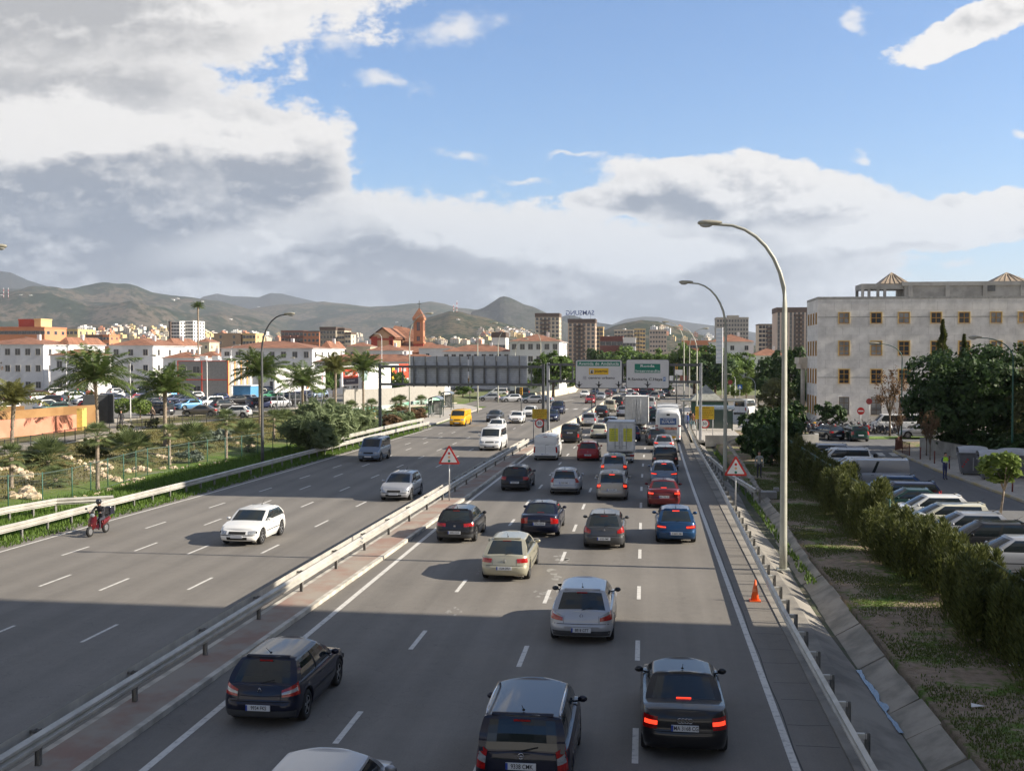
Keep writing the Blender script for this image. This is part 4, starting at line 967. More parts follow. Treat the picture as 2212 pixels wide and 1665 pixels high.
x, y = G(1860, 955); car('mpv', 'dark green', x, y, 5, 'dark green hatchback parked next to the motorbikes at the corner', 'cars parked at the street corner', ref='rear', z=.02, H=1.5)
x, y = G(1905, 938); car('minibus', 'white', x+1.5, y+2, 90, 'white passenger van with dark side windows before the grey building', 'cars parked at the street corner', z=.1)
x, y = G(1985, 948); car('hatchback', 'silver', x, y, 90, 'silver car half hidden behind the big tree trunk', 'cars parked at the street corner', z=.1)
x, y = G(1975, 932); car('suv', 'dark green', x+1.5, y+2, 90, 'dark car parked behind the white passenger van', 'cars parked at the street corner', z=.1)
# ---------------------------------------------------------------- the big car park on the left
PK = []
def pk(PX, PY, kind, col, h):
    x, y = G(PX, PY, .8); PK.append([x, y, kind, col, h])
A = lambda a, b: (.15625*a, 760.4+.15625*b)
B = lambda a, b: (328.4+.15625*a, 760.4+.15625*b)
for p, k, c, h in [(A(60, 600), 'hatchback', 'white', 75), (A(690, 722), 'wagon', 'dark grey', 100), (A(600, 640), 'wagon', 'dark red', 300), (A(800, 612), 'mpv', 'white', 320), (A(1190, 722), 'sedan', 'silver', 150),
   (A(1020, 640), 'hatchback', 'blue', 150), (A(960, 580), 'hatchback', 'white', 320), (A(1050, 556), 'hatchback', 'white', 140), (A(1290, 828), 'hatchback', 'red', 265), (A(1420, 712), 'hatchback', 'black', 330), (A(1640, 705), 'hatchback', 'dark blue', 330),
   (A(1850, 712), 'hatchback', 'red', 145), (A(1760, 770), 'sedan', 'silver', 100), (A(2100, 775), 'sedan', 'black', 150), (A(1750, 625), 'hatchback', 'dark blue', 150), (A(2030, 560), 'sedan', 'black', 150), (A(1960, 640), 'hatchback', 'dark blue', 330),
   (A(2140, 630), 'wagon', 'white', 330), (B(110, 650), 'wagon', 'cream', 330), (B(80, 870), 'suv', 'black', 70), (B(300, 712), 'hatchback', 'dark blue', 150), (B(350, 640), 'mpv', 'light blue', 330),
   (B(500, 795), 'hatchback', 'light blue', 150), (B(790, 760), 'mpv', 'silver', 150), (B(560, 660), 'hatchback', 'white', 150), (B(680, 885), 'sedan', 'brown', 92), (B(1140, 905), 'hatchback', 'white', 92), (B(1010, 800), 'hatchback', 'black', 320),
   (B(1170, 720), 'sedan', 'black', 150), (B(1290, 712), 'hatchback', 'silver', 75), (B(1170, 612), 'hatchback', 'white', 150), (B(1420, 640), 'suv', 'cream', 150), (B(770, 600), 'hatchback', 'white', 330), (B(920, 596), 'hatchback', 'blue', 330),
   (B(1610, 650), 'sedan', 'green', 150), (B(1500, 775), 'mpv', 'dark blue', 325), (B(1740, 765), 'mpv', 'silver', 330), (B(1880, 745), 'suv', 'black', 150), (B(2010, 705), 'suv', 'black', 330), (B(900, 690), 'hatchback', 'dark blue', 150)]: pk(*p, k, c, h)
random.seed(12)
for d, hh in ((141, 150), (150, 330), (167, 150), (178, 330), (192, 150), (204, 330), (217, 150), (229, 330)):
    X_ = 4.
    while X_ < (690 if d > 185 else 560 if d > 160 else 240):
        p = DD(X_, 770, d); x, y = p[0], p[1]
        if x < -46 and all((x-q[0])**2+(y-q[1])**2 > 3.4**2 for q in PK) and random.random() < .9:
            PK.append([x, y, random.choice(['hatchback', 'hatchback', 'sedan', 'wagon', 'mpv']), random.choice(['white', 'silver', 'black', 'dark grey', 'dark blue', 'dark blue', 'navy', 'pale grey', 'grey blue', 'dark red', 'white', 'dark green', 'brown']), hh+random.uniform(-3, 3)])
        X_ += 2.9*FPX/d*random.uniform(.97, 1.12)
cf, sf = cos(YAW), sin(YAW)
rowsP = {}
for q in PK:
    d = -q[0]*sf+q[1]*cf; k = [i for i, lim in enumerate((139, 155, 172, 185, 198, 210, 223, 999)) if d < lim][0]; rowsP.setdefault(k, []).append((q[0]*cf+q[1]*sf, q))
RN = ['nearest', 'second', 'third', 'fourth', 'fifth', 'sixth', 'seventh', 'farthest']
for k, lst in rowsP.items():
    lst.sort(key=lambda t: t[0])
    for i, (_, q) in enumerate(lst):
        far = k > 3
        car(q[2], q[3], q[0], q[1], q[4], '%s %s, %s from the left in the %s row of the car park' % (q[3], 'estate' if q[2] == 'wagon' else 'people carrier' if q[2] == 'mpv' else 'off-roader' if q[2] == 'suv' else q[2], ORD[i], RN[k]), 'cars in the left car park', z=.80,
            skip=('aerial', 'wiper', 'door_seam', 'door_handle', 'boot_seam', 'bumper_seam', 'rub_strip')+(('rim', 'air_intake', 'bumper_strip') if far else ()))
# ---------------------------------------------------------------- people
SKIN = pm('skin', (.48, .27, .19), .6, var=.05)
def person_mesh(pose):
    """one continuous skinned figure; facing +Y, feet on z = 0"""
    V = []; E_ = []; R_ = []
    def a(p, r, par=None):
        V.append(p); R_.append(r)
        if par is not None: E_.append((par, len(V)-1))
        return len(V)-1
    sit = pose == 'ride'
    hz1 = .80 if sit else .93
    pel = a((0, 0, hz1), .135); w = a((0, .03 if sit else 0, hz1+.18), .13, pel); ch = a((0, .12 if sit else .02, hz1+.38), .155, w); nk = a((0, .20 if sit else .03, hz1+.57), .06, ch)
    hd_ = a((0, .24 if sit else .04, hz1+.66), .085, nk); a((0, .25 if sit else .05, hz1+.74), .098, hd_); t = a((0, .24 if sit else .04, hz1+.80), .08, hd_+1)
    a((0, .335 if sit else .145, hz1+.70), .018, hd_+1)
    if sit: arms = [((s*.19, .14, hz1+.50), (s*.30, .30, hz1+.28), (s*.27, .56, hz1+.28)) for s in (1, -1)]; legs = [((s*.10, 0, hz1-.05), (s*.15, .42, hz1-.06), (s*.14, .36, .36), (s*.14, .50, .30)) for s in (1, -1)]
    elif pose == 'walk': arms = [((.19, .02, 1.41), (.23, .12, 1.15), (.20, .30, 1.02)), ((-.19, .02, 1.41), (-.24, -.10, 1.15), (-.23, -.10, .90))]; legs = [((.09, 0, .90), (.10, .16, .50), (.10, .20, .09), (.10, .36, .05)), ((-.09, 0, .90), (-.10, .04, .50), (-.10, -.26, .14), (-.10, -.14, .05))]
    elif pose == 'hold': arms = [((s*.20, .02, 1.41), (s*.26, .08, 1.14), (s*.12, .30, 1.12)) for s in (1, -1)]; legs = [((s*.09, 0, .90), (s*.11, .05*s, .50), (s*.11, .06*s-.02, .09), (s*.12, .16+.06*s, .05)) for s in (1, -1)]
    else: arms = [((s*.19, .02, 1.41), (s*.25, .0, 1.15), (s*.25, .08, .90)) for s in (1, -1)]; legs = [((s*.09, 0, .90), (s*.10, .02, .50), (s*.11, .0, .09), (s*.13, .15, .05)) for s in (1, -1)]
    for sh, el, wr in arms:
        i = a(sh, .065, ch); j = a(el, .045, i); k = a(wr, .03, j)
        d = (Vector(wr)-Vector(el)).normalized(); sd_ = d.cross(Vector((0, 0, 1)) if abs(d.z) < .8 else Vector((0, 1, 0))).normalized(); up = sd_.cross(d)
        W_ = Vector(wr); pm_ = a(tuple(W_+d*.05), .034, k)
        for f, (o, ln) in enumerate(((-.027, .070), (-.009, .080), (.010, .074), (.028, .058))):
            b = a(tuple(W_+d*.09+sd_*o), .010, pm_); c = a(tuple(W_+d*(.09+ln*.55)+sd_*o-up*.012), .009, b); a(tuple(W_+d*(.09+ln*.8)+sd_*o-up*.040), .008, c)
        b = a(tuple(W_+d*.05+sd_*.045), .012, pm_); a(tuple(W_+d*.085+sd_*.06-up*.015), .010, b)
    for hp, kn, an, to in legs:
        i = a(hp, .095, pel); j = a(kn, .06, i); k = a(an, .042, j); l = a(to, .040, k)
    me = bpy.data.meshes.new('body'); me.from_pydata(V, E_, []); ob = bpy.data.objects.new('tmp', me); COL.objects.link(ob)
    m = ob.modifiers.new('s', 'SKIN'); m.use_smooth_shade = True
    for i, sv in enumerate(me.skin_vertices[0].data): sv.radius = (R_[i], R_[i]*(.8 if i in (pel, w, ch) else 1)); sv.use_root = (i == pel)
    me.skin_vertices[0].data[ch].radius = (.175, .115)
    m2 = ob.modifiers.new('b', 'SUBSURF'); m2.levels = 1; m2.render_levels = 1
    dg = bpy.context.evaluated_depsgraph_get(); out = bpy.data.meshes.new_from_object(ob.evaluated_get(dg)); bpy.data.objects.remove(ob)
    hands = [Vector(x[2]) for x in arms]; el = [Vector(x[1]) for x in arms]
    out.materials.clear()
    for q in range(4): out.materials.append(SKIN)
    for p in out.polygons:
        c = p.center; mi = 1
        if c.z > hz1+.565 and c.z > hz1+.5: mi = 0
        elif min((c-h_).dot((h_-e).normalized()) if (c-h_).length < .2 else -1 for h_, e in zip(hands, el)) > -.01 or min((c-h_).length for h_ in hands) < .04: mi = 0
        elif (c.z < hz1+.03 and abs(c.x) < .20 and not any((c-h_).length < .14 for h_ in hands)): mi = 2
        if c.z < .10: mi = 3
        if sit and c.z < hz1+.05 and min((c-h_).length for h_ in hands) > .2: mi = 2
        if sit and c.z < .37: mi = 3
        p.material_index = mi
    hair = MB(); hy = .24 if sit else .04
    for z_, r1 in ((0, 0),): hair.ell((0, hy-.012, hz1+.765), (.092, .100, .088), 12, 8)
    hm = hair.mesh('hair', pm('dark_hair', (.03, .022, .015), .8, var=.1))
    ey = MB()
    for s in (1, -1): ey.ell((s*.033, hy+.094, hz1+.735), (.014, .010, .009), 6, 4); ey.ell((s*.094, hy, hz1+.72), (.012, .022, .032), 6, 4, 1)
    ey.box(0, hy+.098, hz1+.672, .05, .012, .010, mi=2)
    em = ey.mesh('face', [M_black, SKIN, pm('lips', (.30, .10, .08), .6, var=0)])
    return out, hm, em
PM = {}
def cloth(n, c): return pm('cloth_'+n, c, .85, var=.12, scale=9, obj=True)
def person(x, y, h, pose, shirt, trousers, label, z=0., shoes=(.03, .03, .03), s=1., hairless=False, group=None):
    if pose not in PM: PM[pose] = person_mesh(pose)
    me, hm, em = PM[pose]
    o = link('person', me, None, (x, y, z), radians(h)); tag(o, label, 'person', group); o.scale = (s, s, s)
    for i, c in ((1, shirt), (2, trousers), (3, shoes)):
        o.material_slots[i].link = 'OBJECT'; o.material_slots[i].material = cloth('%d_%d_%d' % tuple(int(v*100) for v in c), c)
    link('hair', hm, o); link('face', em, o)
    return o
# ---------------------------------------------------------------- guard rails
BEAM = [(0, .42), (0, .455), (.075, .50), (.075, .55), (.0, .59), (.0, .61), (.075, .65), (.075, .70), (0, .745), (-.01, .755), (-.012, .42)]
M_rail = pm('galvanised_rail', (.50, .485, .44), .55, .30, var=.14, scale=1.3, detail=7, bump=.05)
M_post = pm('rail_post_steel', (.22, .215, .20), .6, .4, var=.25, scale=3)
def off(pts, i):
    a = pts[max(0, i-1)]; b = pts[min(len(pts)-1, i+1)]; l = math.hypot(b[0]-a[0], b[1]-a[1]); return (-(b[1]-a[1])/l, (b[0]-a[0])/l)
def resample(pts, step):
    out = []
    for a, b in zip(pts, pts[1:]):
        n = max(1, round(math.dist(a, b)/step)); out += [(lerp(a[0], b[0], i/n), lerp(a[1], b[1], i/n)) for i in range(n)]
    return out+[pts[-1]]
def guard_rail(label, pts, side, z=0., sides_=None, bracket=0., step=2.0, zf=None):
    """pts ground polyline of the post line; beams face +normal*side"""
    t = thing('guard_rail', label, 'guard rail', (0, 0, 0)); P = resample(pts, step)
    zs = [zf(*p) if zf else z for p in P]
    for sd_ in (sides_ or (side,)):
        m = MB(); rows = []
        for i, p in enumerate(P):
            nx, ny = off(P, i); o = (.17 if sides_ else .12)+ (bracket if not sides_ else 0)
            rows.append([(p[0]+nx*sd_*(o+d), p[1]+ny*sd_*(o+d), zs[i]+h) for d, h in BEAM])
        m.grid(rows, 0, False); m.build('beam', M_rail, t)
    pm_ = MB(); pm_.box(-.045, 0, .36, .008, .10, .76); pm_.box(.045, 0, .36, .008, .10, .76); pm_.box(0, 0, .36, .09, .008, .76); me = pm_.mesh('post', M_post)
    bk = MB(); w_ = bracket+.10 if bracket else .30
    if bracket or sides_: bk.box(side*(w_/2+.02) if not sides_ else 0, 0, .68, w_ if not sides_ else .36, .09 if bracket else .06, .10 if bracket else .06); bme = bk.mesh('bracket', M_rail if bracket else M_post)
    for i, p in enumerate(P):
        nx, ny = off(P, i); o = link('post', me, t, (p[0], p[1], zs[i]-.02), atan2(ny, nx))
        if bracket or sides_: link('bracket', bme, o)
    return t
guard_rail('long guard rail with sticking-out brackets along the right shoulder', [(4.32, 6), (4.32, 20), (4.28, 32), (4.42, 49), (4.55, 65), (4.55, 92), (4.8, 114), (5.0, 122)], 1, 0, bracket=.12, step=1.9)
guard_rail('short guard rail branching off right of the long one, ending in a concrete foot', [(6.3, 62), (5.5, 70), (4.95, 82)], 1, 0, bracket=.05)
guard_rail('double sided guard rail along the reddish median', [(-11.75, 8), (-11.58, 20), (-11.46, 32), (-11.28, 44), (-11.0, 60), (-10.75, 75), (-10.15, 96)], 1, .12, sides_=(1, -1), step=4.0)
guard_rail('long guard rail below the grass slope on the left', [(-28.5, 32), (-27.75, 40), (-27.3, 46), (-27.0, 54), (-26.55, 62), (-25.95, 84), (-25.35, 97), (-24.7, 110), (-24.0, 122)], -1, 0)
guard_rail('second guard rail running in behind the first at the left edge', [(-31.4, 38), (-30.3, 50), (-29.6, 53), (-27.3, 54.5)], -1, .08)
guard_rail('upper guard rail behind the first one near the yellow van', [(-26.3, 86), (-26.6, 92), (-26.2, 104), (-25.6, 118), (-25.0, 124)], -1, .28)
# concrete barriers and walls
def barrier(name, label, pts, prof, mat, cat='barrier', step=4.):
    m = MB(); P = resample(pts, step); rows = []
    for i, p in enumerate(P):
        nx, ny = off(P, i); rows.append([(p[0]+nx*d, p[1]+ny*d, h) for d, h in prof])
    m.grid(rows, 0, False); m.add(rows[0], [tuple(range(len(prof)))]); m.add(rows[-1], [tuple(range(len(prof)))[::-1]])
    return tag(m.build(name, mat), label, cat)
JER = [(-.30, 0), (-.30, .15), (-.12, .5), (-.10, .95), (.10, .95), (.12, .5), (.30, .15), (.30, 0)]
barrier('concrete_barrier', 'cream concrete barrier continuing the median beyond the guard rail', [(-9.35, 99), (-8.2, 118), (-7.1, 142), (-6.5, 165), (-6.3, 181)], JER, M_cream)
barrier('low_wall', 'pale curved low wall left of the far junction', [(-20.5, 205), (-18.2, 222), (-15.6, 250), (-17.5, 300)], [(-.3, 0), (-.25, 1.25), (.25, 1.25), (.3, 0)], M_cream, 'wall')
barrier('low_wall', 'pale low wall of the underpass right of the junction', [(11.6, 195), (24, 195), (30, 194), (34, 190)], [(-.3, 0), (-.25, 1.3), (.25, 1.3), (.3, 0)], M_cream, 'wall')
barrier('retaining_wall', 'grey concrete wall beyond the ditch at the bus stop pavement', [(5.6, 103.6), (9.7, 103.8), (16, 106), (16.2, 108)], [(-.2, -.3), (-.2, .75), (.2, .75), (.2, -.3)], M_conc, 'wall')
barrier('railing_wall', 'pale low wall of the underpass ramp left of the forecourt', [(18.5, 150), (14.5, 138), (12, 126)], [(-.15, 0), (-.15, .9), (.15, .9), (.15, 0)], M_cream, 'wall')
# ---------------------------------------------------------------- lamps
def street_lamp(x, y, h, arm, dirx, label, r0=.13, mat=None, z=0., ang=0, head=1., bend=None, group='street lamps'):
    mat = mat or pm('lamp_post_paint', (.40, .40, .34), .5, .1, var=.08)
    t = thing('street_lamp', label, 'street lamp', (x, y, z), radians(ang) if dirx > 0 else pi+radians(ang), group)
    bd = bend or min(3.0, h*.25); m = MB(); pts = [(0, 0, 0), (0, 0, 1.0), (0, 0, h-bd)]; rr = [r0*1.05, r0, r0*.62]
    for k in range(1, 9):
        a = k/8*pi/2*1.02; pts.append((arm*.80*(1-cos(a)), 0, h-bd+bd*sin(a)*.985)); rr.append(r0*(.62-.26*k/8))
    pts.append((arm*.95, 0, h-.02)); rr.append(r0*.34)
    m.tube(pts, rr, 10); m.box(0, 0, .03, r0*3.4, r0*3.4, .05); m.build('post', mat, t)
    m = MB(); m.grid([[(arm*.80+dx_*head, w*cos(q)*head*.9, h+.03+zz*head*sin(q)) for q in [2*pi*k/12 for k in range(12)]] for dx_, w, zz in ((0, .05, .05), (.12, .09, .07), (.35, .15, .10), (.65, .16, .11), (.85, .10, .07), (.9, .02, .02))], 0, True, True)
    hd_ = m.build('lamp_head', pm('lamp_head_paint', (.36, .34, .27), .5, var=.1), t)
    m = MB(); m.ell((arm*.80+.58*head, 0, h-.05), (.24*head, .13*head, .10*head)); m.build('lamp_glass', pm('lamp_glass', (.42, .42, .40), .15, var=0, coat=.5), hd_)
    return t
street_lamp(5.18, 42.3, 12.95, 2.9, -1, 'tall curved street lamp nearest on the right, whole post in view', .14, z=.02, ang=0)
x, y = G(1566, 1039); street_lamp(x, y, 12.75, 2.6, -1, 'second tall curved street lamp, behind the nearest one on the right', .13)
x, y = G(1505, 928); street_lamp(x, y, 11.2, 2.2, -1, 'curved lamp at the bus stop between gantry post and tall lamps', .10)
x, y = G(1477, 905); street_lamp(x, y, 12.4, 2.4, -1, 'thin tall curved lamp with mast just behind the big signs', .10)
x, y = G(1489, 882); street_lamp(x, y, 12.3, 2.5, 1, 'curved lamp arching to the right far behind the bus stop', .09)
x, y = G(567, 1003); street_lamp(x, y, 11.1, 2.3, 1, 'dark curved lamp on the grass behind the left guard rail', .12, mat=pm('lamp_post_grey', (.09, .095, .10), .5, .2, var=.1), ang=-10)
x, y = G(885, 915); street_lamp(x, y, 13.1, 2.5, 1, 'curved lamp in front of the church', .11)
x, y = G(1032, 892); street_lamp(x, y, 12.7, 2.5, 1, 'curved lamp behind the left half of the sign back', .11)
x, y = G(1076, 869); street_lamp(x, y, 13, 2.6, 1, 'curved lamp beside the barriers of the road works', .11)
x, y = G(1113, 856); street_lamp(x, y, 11.5, 2.2, 1, 'curved lamp farthest left of the round tree', .10)
x, y = G(1168, 851); street_lamp(x, y, 13.6, 2.2, -1, 'thin lamp in front of the round tree behind the gantry', .11)
street_lamp(-31.6, 47.3, 12.85, 2.6, 1, 'curved lamp at the left edge of which only the head shows', .13, z=.1)
wp = pm('white_post', (.66, .66, .66), .5, var=.05)
for px_, py_, tp, arm, dr, lb in ((64, 815, 728, 1.2, -1, 'thin white lot lamp at the far left before the orange roofed block'), (144, 862, 747, 1.4, -1, 'white lot lamp left of the tallest palm'), (282, 910, 768, 3.0, 1, 'white lot lamp with long arm and blue foot'), (448, 899, 768, 1.6, -1, 'white lot lamp before the grey container building'), (604, 880, 773, 2.0, 1, 'white lot lamp in front of the blank billboard'), (825, 862, 721, .8, -1, 'thin lamp between church and gantry post'), (500, 850, 745, 1.5, 1, 'far thin lamp left of the blank billboard')):
    x, y = G(px_, py_, .8); d = -x*sin(YAW)+y*cos(YAW); street_lamp(x, y, H_CAM-.8+(770-tp)*d/FPX, arm, dr, lb, .07, wp, .8, head=.8, bend=.9, group='car park lamps')
gp_ = pm('green_post', (.02, .10, .075), .45, var=.08)
x, y = G(1947, 962, .14); street_lamp(x, y, 9.0, 2.4, -1, 'green street lamp with blade arm left of the big dark tree', .07, gp_, .14, bend=1.3, ang=-8)
x, y = G(2186, 1010, .14); street_lamp(x, y, 9.2, 2.6, -1, 'green street lamp with blade arm right of the big dark tree', .08, gp_, .14, bend=1.5, ang=-8)
x, y = G(1588, 870, .1); street_lamp(x, y, 4.9, 1.3, -1, 'small curved lamp by the underpass wall', .06, wp, .1, head=.7, bend=1.0)
x, y = G(1631, 905, .1); street_lamp(x, y, 5.3, 1.3, -1, 'small curved lamp beside the olive tree', .06, wp, .1, head=.7, bend=1.0)
# ---------------------------------------------------------------- gantries
def gantry(name, label, p0, p1, beams, h, w=.26):
    t = thing(name, label, 'gantry', (p0[0], p0[1], 0), atan2(p1[1]-p0[1], p1[0]-p0[0])); L = math.dist(p0, p1)
    for s in (0, L):
        m = MB(); m.box(s, 0, h/2, w, .22, h); m.box(s, 0, .1, .8, .6, .25, mi=1); m.build('column', [M_steel if label.startswith('sign') else M_dsteel, M_conc], t)
    for bz in beams: m = MB(); m.b2(0, -.12, bz-.12, L, .12, bz+.12); m.build('beam', M_dsteel, t)
    m = MB(); n = int(L/1.15)
    for k in range(1, n): m = MB(); m.box(L*k/n, 0, (beams[0]+beams[1])/2, .12, .12, abs(beams[0]-beams[1])-.24); m.build('strut', M_dsteel, t)
    return t, L
def onp(PX, PY, p0, p1):       # pixel -> (distance along the gantry, height)
    a, b, c = ray(PX, PY); ex, ey = p1[0]-p0[0], p1[1]-p0[1]; L = math.hypot(ex, ey); ex, ey = ex/L, ey/L
    # solve p0 + s*e = t*(a,b)
    det = a*(-ey)+b*ex; t = (p0[0]*(-ey)+p0[1]*ex)/det; return ((a*t-p0[0])*ex+(b*t-p0[1])*ey, H_CAM+c*t)
p0, p1 = AT(821, 900, 108.8)[:2], AT(1173.5, 900, 108.0)[:2]
_, z1 = onp(900, 792, p0, p1); _, z2 = onp(900, 830, p0, p1); _, ht = onp(1173, 786, p0, p1)
gt, GL = gantry('sign_gantry', 'dark sign gantry spanning the left carriageway, seen from behind', p0, p1, (z1, z2), ht)
for (a, b, c, d, lb) in ((884, 770, 1009, 835, 'back of the left big road sign, ribbed grey panels'), (1012, 769, 1137.5, 832, 'back of the right big road sign, ribbed grey panels')):
    s0, t0 = onp(a, b, p0, p1); s1, t1 = onp(c, d, p0, p1); h_ = atan2(p1[1]-p0[1], p1[0]-p0[0])
    r = thing('road_sign', lb, 'road sign', (p0[0], p0[1], 0), h_, 'big direction signs'); m = MB(); n = 22; nz = 14
    for k in range(nz):
        za = lerp(t1, t0, k/nz); zb = lerp(t1, t0, (k+1)/nz); m.b2(s0, .30, za+.012, s1, .36, zb-.012); m.b2(s0+.02, .31, zb-.012, s1-.02, .35, zb+.012, mi=1)
    m.build('panel', [pm('sign_back_steel', (.42, .45, .50), .5, .2, var=.1), M_dsteel], r)
    m = MB()
    for k in range(5): m.box(lerp(s0, s1, (k+.35)/5), .22, (t0+t1)/2, .10, .14, t0-t1+.1)
    m.build('bracing', M_dsteel, r)
p0, p1 = AT(1184, 900, 107.6)[:2], AT(1513, 900, 105.0)[:2]
_, z1 = onp(1480, 788, p0, p1); _, z2 = onp(1480, 825, p0, p1); _, ht = onp(1514, 784, p0, p1)
gantry('sign_gantry', 'sign gantry spanning the right carriageway with two white signs', p0, p1, (z1, z2), ht, .25)
h_ = atan2(p1[1]-p0[1], p1[0]-p0[0])
def big_sign(a, b, c, d, lb):
    s0, t0 = onp(a, b, p0, p1); s1, t1 = onp(c, d, p0, p1); r = thing('road_sign', lb, 'road sign', (p0[0], p0[1], 0), h_, 'big direction signs')
    m = MB(); R_ = .18; poly = []
    def rr(s0, s1, t1, t0, R_, y, mi):
        pts = []
        for cx, cz, a0 in ((s1-R_, t0-R_, 0), (s0+R_, t0-R_, pi/2), (s0+R_, t1+R_, pi), (s1-R_, t1+R_, 1.5*pi)):
            pts += [(cx+R_*cos(a0+k*pi/8), cz+R_*sin(a0+k*pi/8)) for k in range(5)]
        n = len(pts); m.add([(p[0], y, p[1]) for p in pts]+[(p[0], -.20, p[1]) for p in pts], [tuple(range(n))[::-1], tuple(range(n, 2*n))]+[(i, (i+1) % n, n+(i+1) % n, n+i) for i in range(n)], mi)
    rr(s0, s1, t1, t0, .22, -.27, 1); rr(s0+.06, s1-.06, t1+.06, t0-.06, .18, -.275, 0)
    m.build('panel', [pm('sign_white', (.62, .62, .63), .5, var=.04, scale=.8), M_black], r)
    return r, (lambda X_, Y_: onp(X_, Y_, p0, p1))
def band(r, Q, a, b, c, d, mat, name='band'):
    s0, t0 = Q(a, b); s1, t1 = Q(c, d); m = MB(); m.b2(s0, -.285, t1, s1, -.275, t0); return m.build(name, mat, r)
def txt(r, Q, s, cx, cy, wpx, hpx, mat):
    s_, z_ = Q(cx, cy); sc = FPX/106.; h = hpx/sc/.70; TXTW = None
    o = text_obj(s, h, mat, r, (s_, -.295, z_)); w = o.dimensions.x if False else (max(v.co.x for v in o.data.vertices)-min(v.co.x for v in o.data.vertices))*h
    o.scale = (h*(wpx/sc)/w, h, h); return o
def arrow(r, Q, cx, cy, mat=M_blk):
    s, z = Q(cx, cy); m = MB(); m.box(s, -.29, z+.12, .10, .01, .42)
    m.add([(s-.38, -.295, z+.10), (s-.12, -.295, z-.06), (s, -.295, z-.34), (s+.12, -.295, z-.06), (s+.38, -.295, z+.10), (s, -.295, z+.02)], [(0, 1, 5), (1, 2, 5), (2, 3, 5), (3, 4, 5)]); m.build('arrow', mat, r)
r, Q = big_sign(1244, 776.3, 1345.5, 839.5, 'big white sign reading Avenida de Andalucia with three arrows')
band(r, Q, 1248.8, 780.7, 1340.6, 790.6, M_grn); band(r, Q, 1273.6, 795.3, 1315.8, 809, M_yel); band(r, Q, 1275.5, 798, 1284, 807, M_wlet)
txt(r, Q, 'Avenida de Andalucía', 1294.7, 785.6, 89, 6.0, M_wlet); txt(r, Q, 'puerto', 1299.8, 801.6, 27.5, 5.4, M_blk); txt(r, Q, 'centro urbano', 1300.8, 816.0, 58, 5.2, M_blk)
s, z = Q(1279.7, 803.4); m = MB(); m.box(s, -.292, z-.08, .22, .01, .07); m.box(s, -.292, z+.04, .12, .01, .18); m.build('harbour_symbol', M_blk, r)
s, z = Q(1264.5, 816); m = MB(); m.box(s, -.285, z, .36, .01, .36); m.tube([(s+.13*cos(q*pi/5), -.295, z+.13*sin(q*pi/5)) for q in range(11)], .008, 4, mi=1, cap=False); m.box(s, -.295, z, .05, .01, .05, mi=1); m.build('centre_symbol', [pm('symbol_pale', (.52, .52, .56), .5, var=0), M_blk], r)
for ax in (1252.5, 1295, 1337.5): arrow(r, Q, ax, 830.7)
r, Q = big_sign(1353.3, 775.8, 1446.8, 839.3, 'big white sign reading Ronda Intermedia with one arrow')
band(r, Q, 1372.2, 785.8, 1427.3, 805.2, M_grn); txt(r, Q, 'Ronda', 1399.5, 790.6, 30, 5.2, M_wlet); txt(r, Q, 'Intermedia', 1400, 801.2, 52, 5.0, M_wlet)
txt(r, Q, 'R.Sanitaria C.Haya', 1394.5, 819.2, 74, 5.6, M_blk); band(r, Q, 1433.5, 814.4, 1439, 823, pm('hospital_blue', (.02, .16, .45), .5, var=0)); txt(r, Q, 'H', 1436.3, 818.6, 3.6, 5.5, M_wlet)
arrow(r, Q, 1400, 830.4, pm('worn_black', (.06, .06, .065), .6, var=.2))
# ---------------------------------------------------------------- small signs
def tri_sign(x, y, zb_, side, label, z=0.):
    t = thing('warning_sign', label, 'road sign', (x, y, z), 0, 'triangular traffic light warning signs'); hh = side*.866
    m = MB(); m.tube([(0, .03, 0), (0, .03, zb_+hh*.6)], .035, 8); m.build('post', M_steel, t)
    m = MB()
    def tri(s, y0, y1, mi, r=.06):
        c = (0, zb_+hh/3); pts = []
        for k, (vx, vz) in enumerate(((0, 2/3*hh), (-side/2, -hh/3), (side/2, -hh/3))):
            d = math.hypot(vx, vz); ux, uz = vx/d, vz/d
            for q in (-.9, 0, .9):
                pts.append((c[0]+s*(vx-ux*r*1.6+r*cos(atan2(uz, ux)+q)), c[1]+s*(vz-uz*r*1.6+r*sin(atan2(uz, ux)+q))))
        n = len(pts); m.add([(p[0], y0, p[1]) for p in pts]+[(p[0], y1, p[1]) for p in pts], [tuple(range(n))[::-1], tuple(range(n, 2*n))]+[(i, (i+1) % n, n+(i+1) % n, n+i) for i in range(n)], mi)
    tri(1, -.012, .012, 0); tri(.74, -.016, -.012, 1, .03)
    m.build('panel', [M_red, M_white], t)
    for k, mt in enumerate((M_grn, pm('amber_dot', (.72, .42, .22), .5, var=0), M_red)):
        m = MB(); m.add([(side*.058*cos(a*pi/8), -.021, zb_+hh*(.16+.20*k)+side*.058*sin(a*pi/8)) for a in range(16)], [tuple(range(16))[::-1]]); m.build('dot', mt, t)
tri_sign(-10.55, 59.6, 2.05, 1.2, 'triangular red edged sign with traffic light dots on the median', .1)
tri_sign(4.75, 58.8, 1.80, 1.2, 'triangular red edged sign with traffic light dots right of the road')
def disc(m, x, y, z, r, mi, n=24): m.add([(x+r*cos(2*pi*k/n), y, z+r*sin(2*pi*k/n)) for k in range(n)], [tuple(range(n))[::-1]], mi)
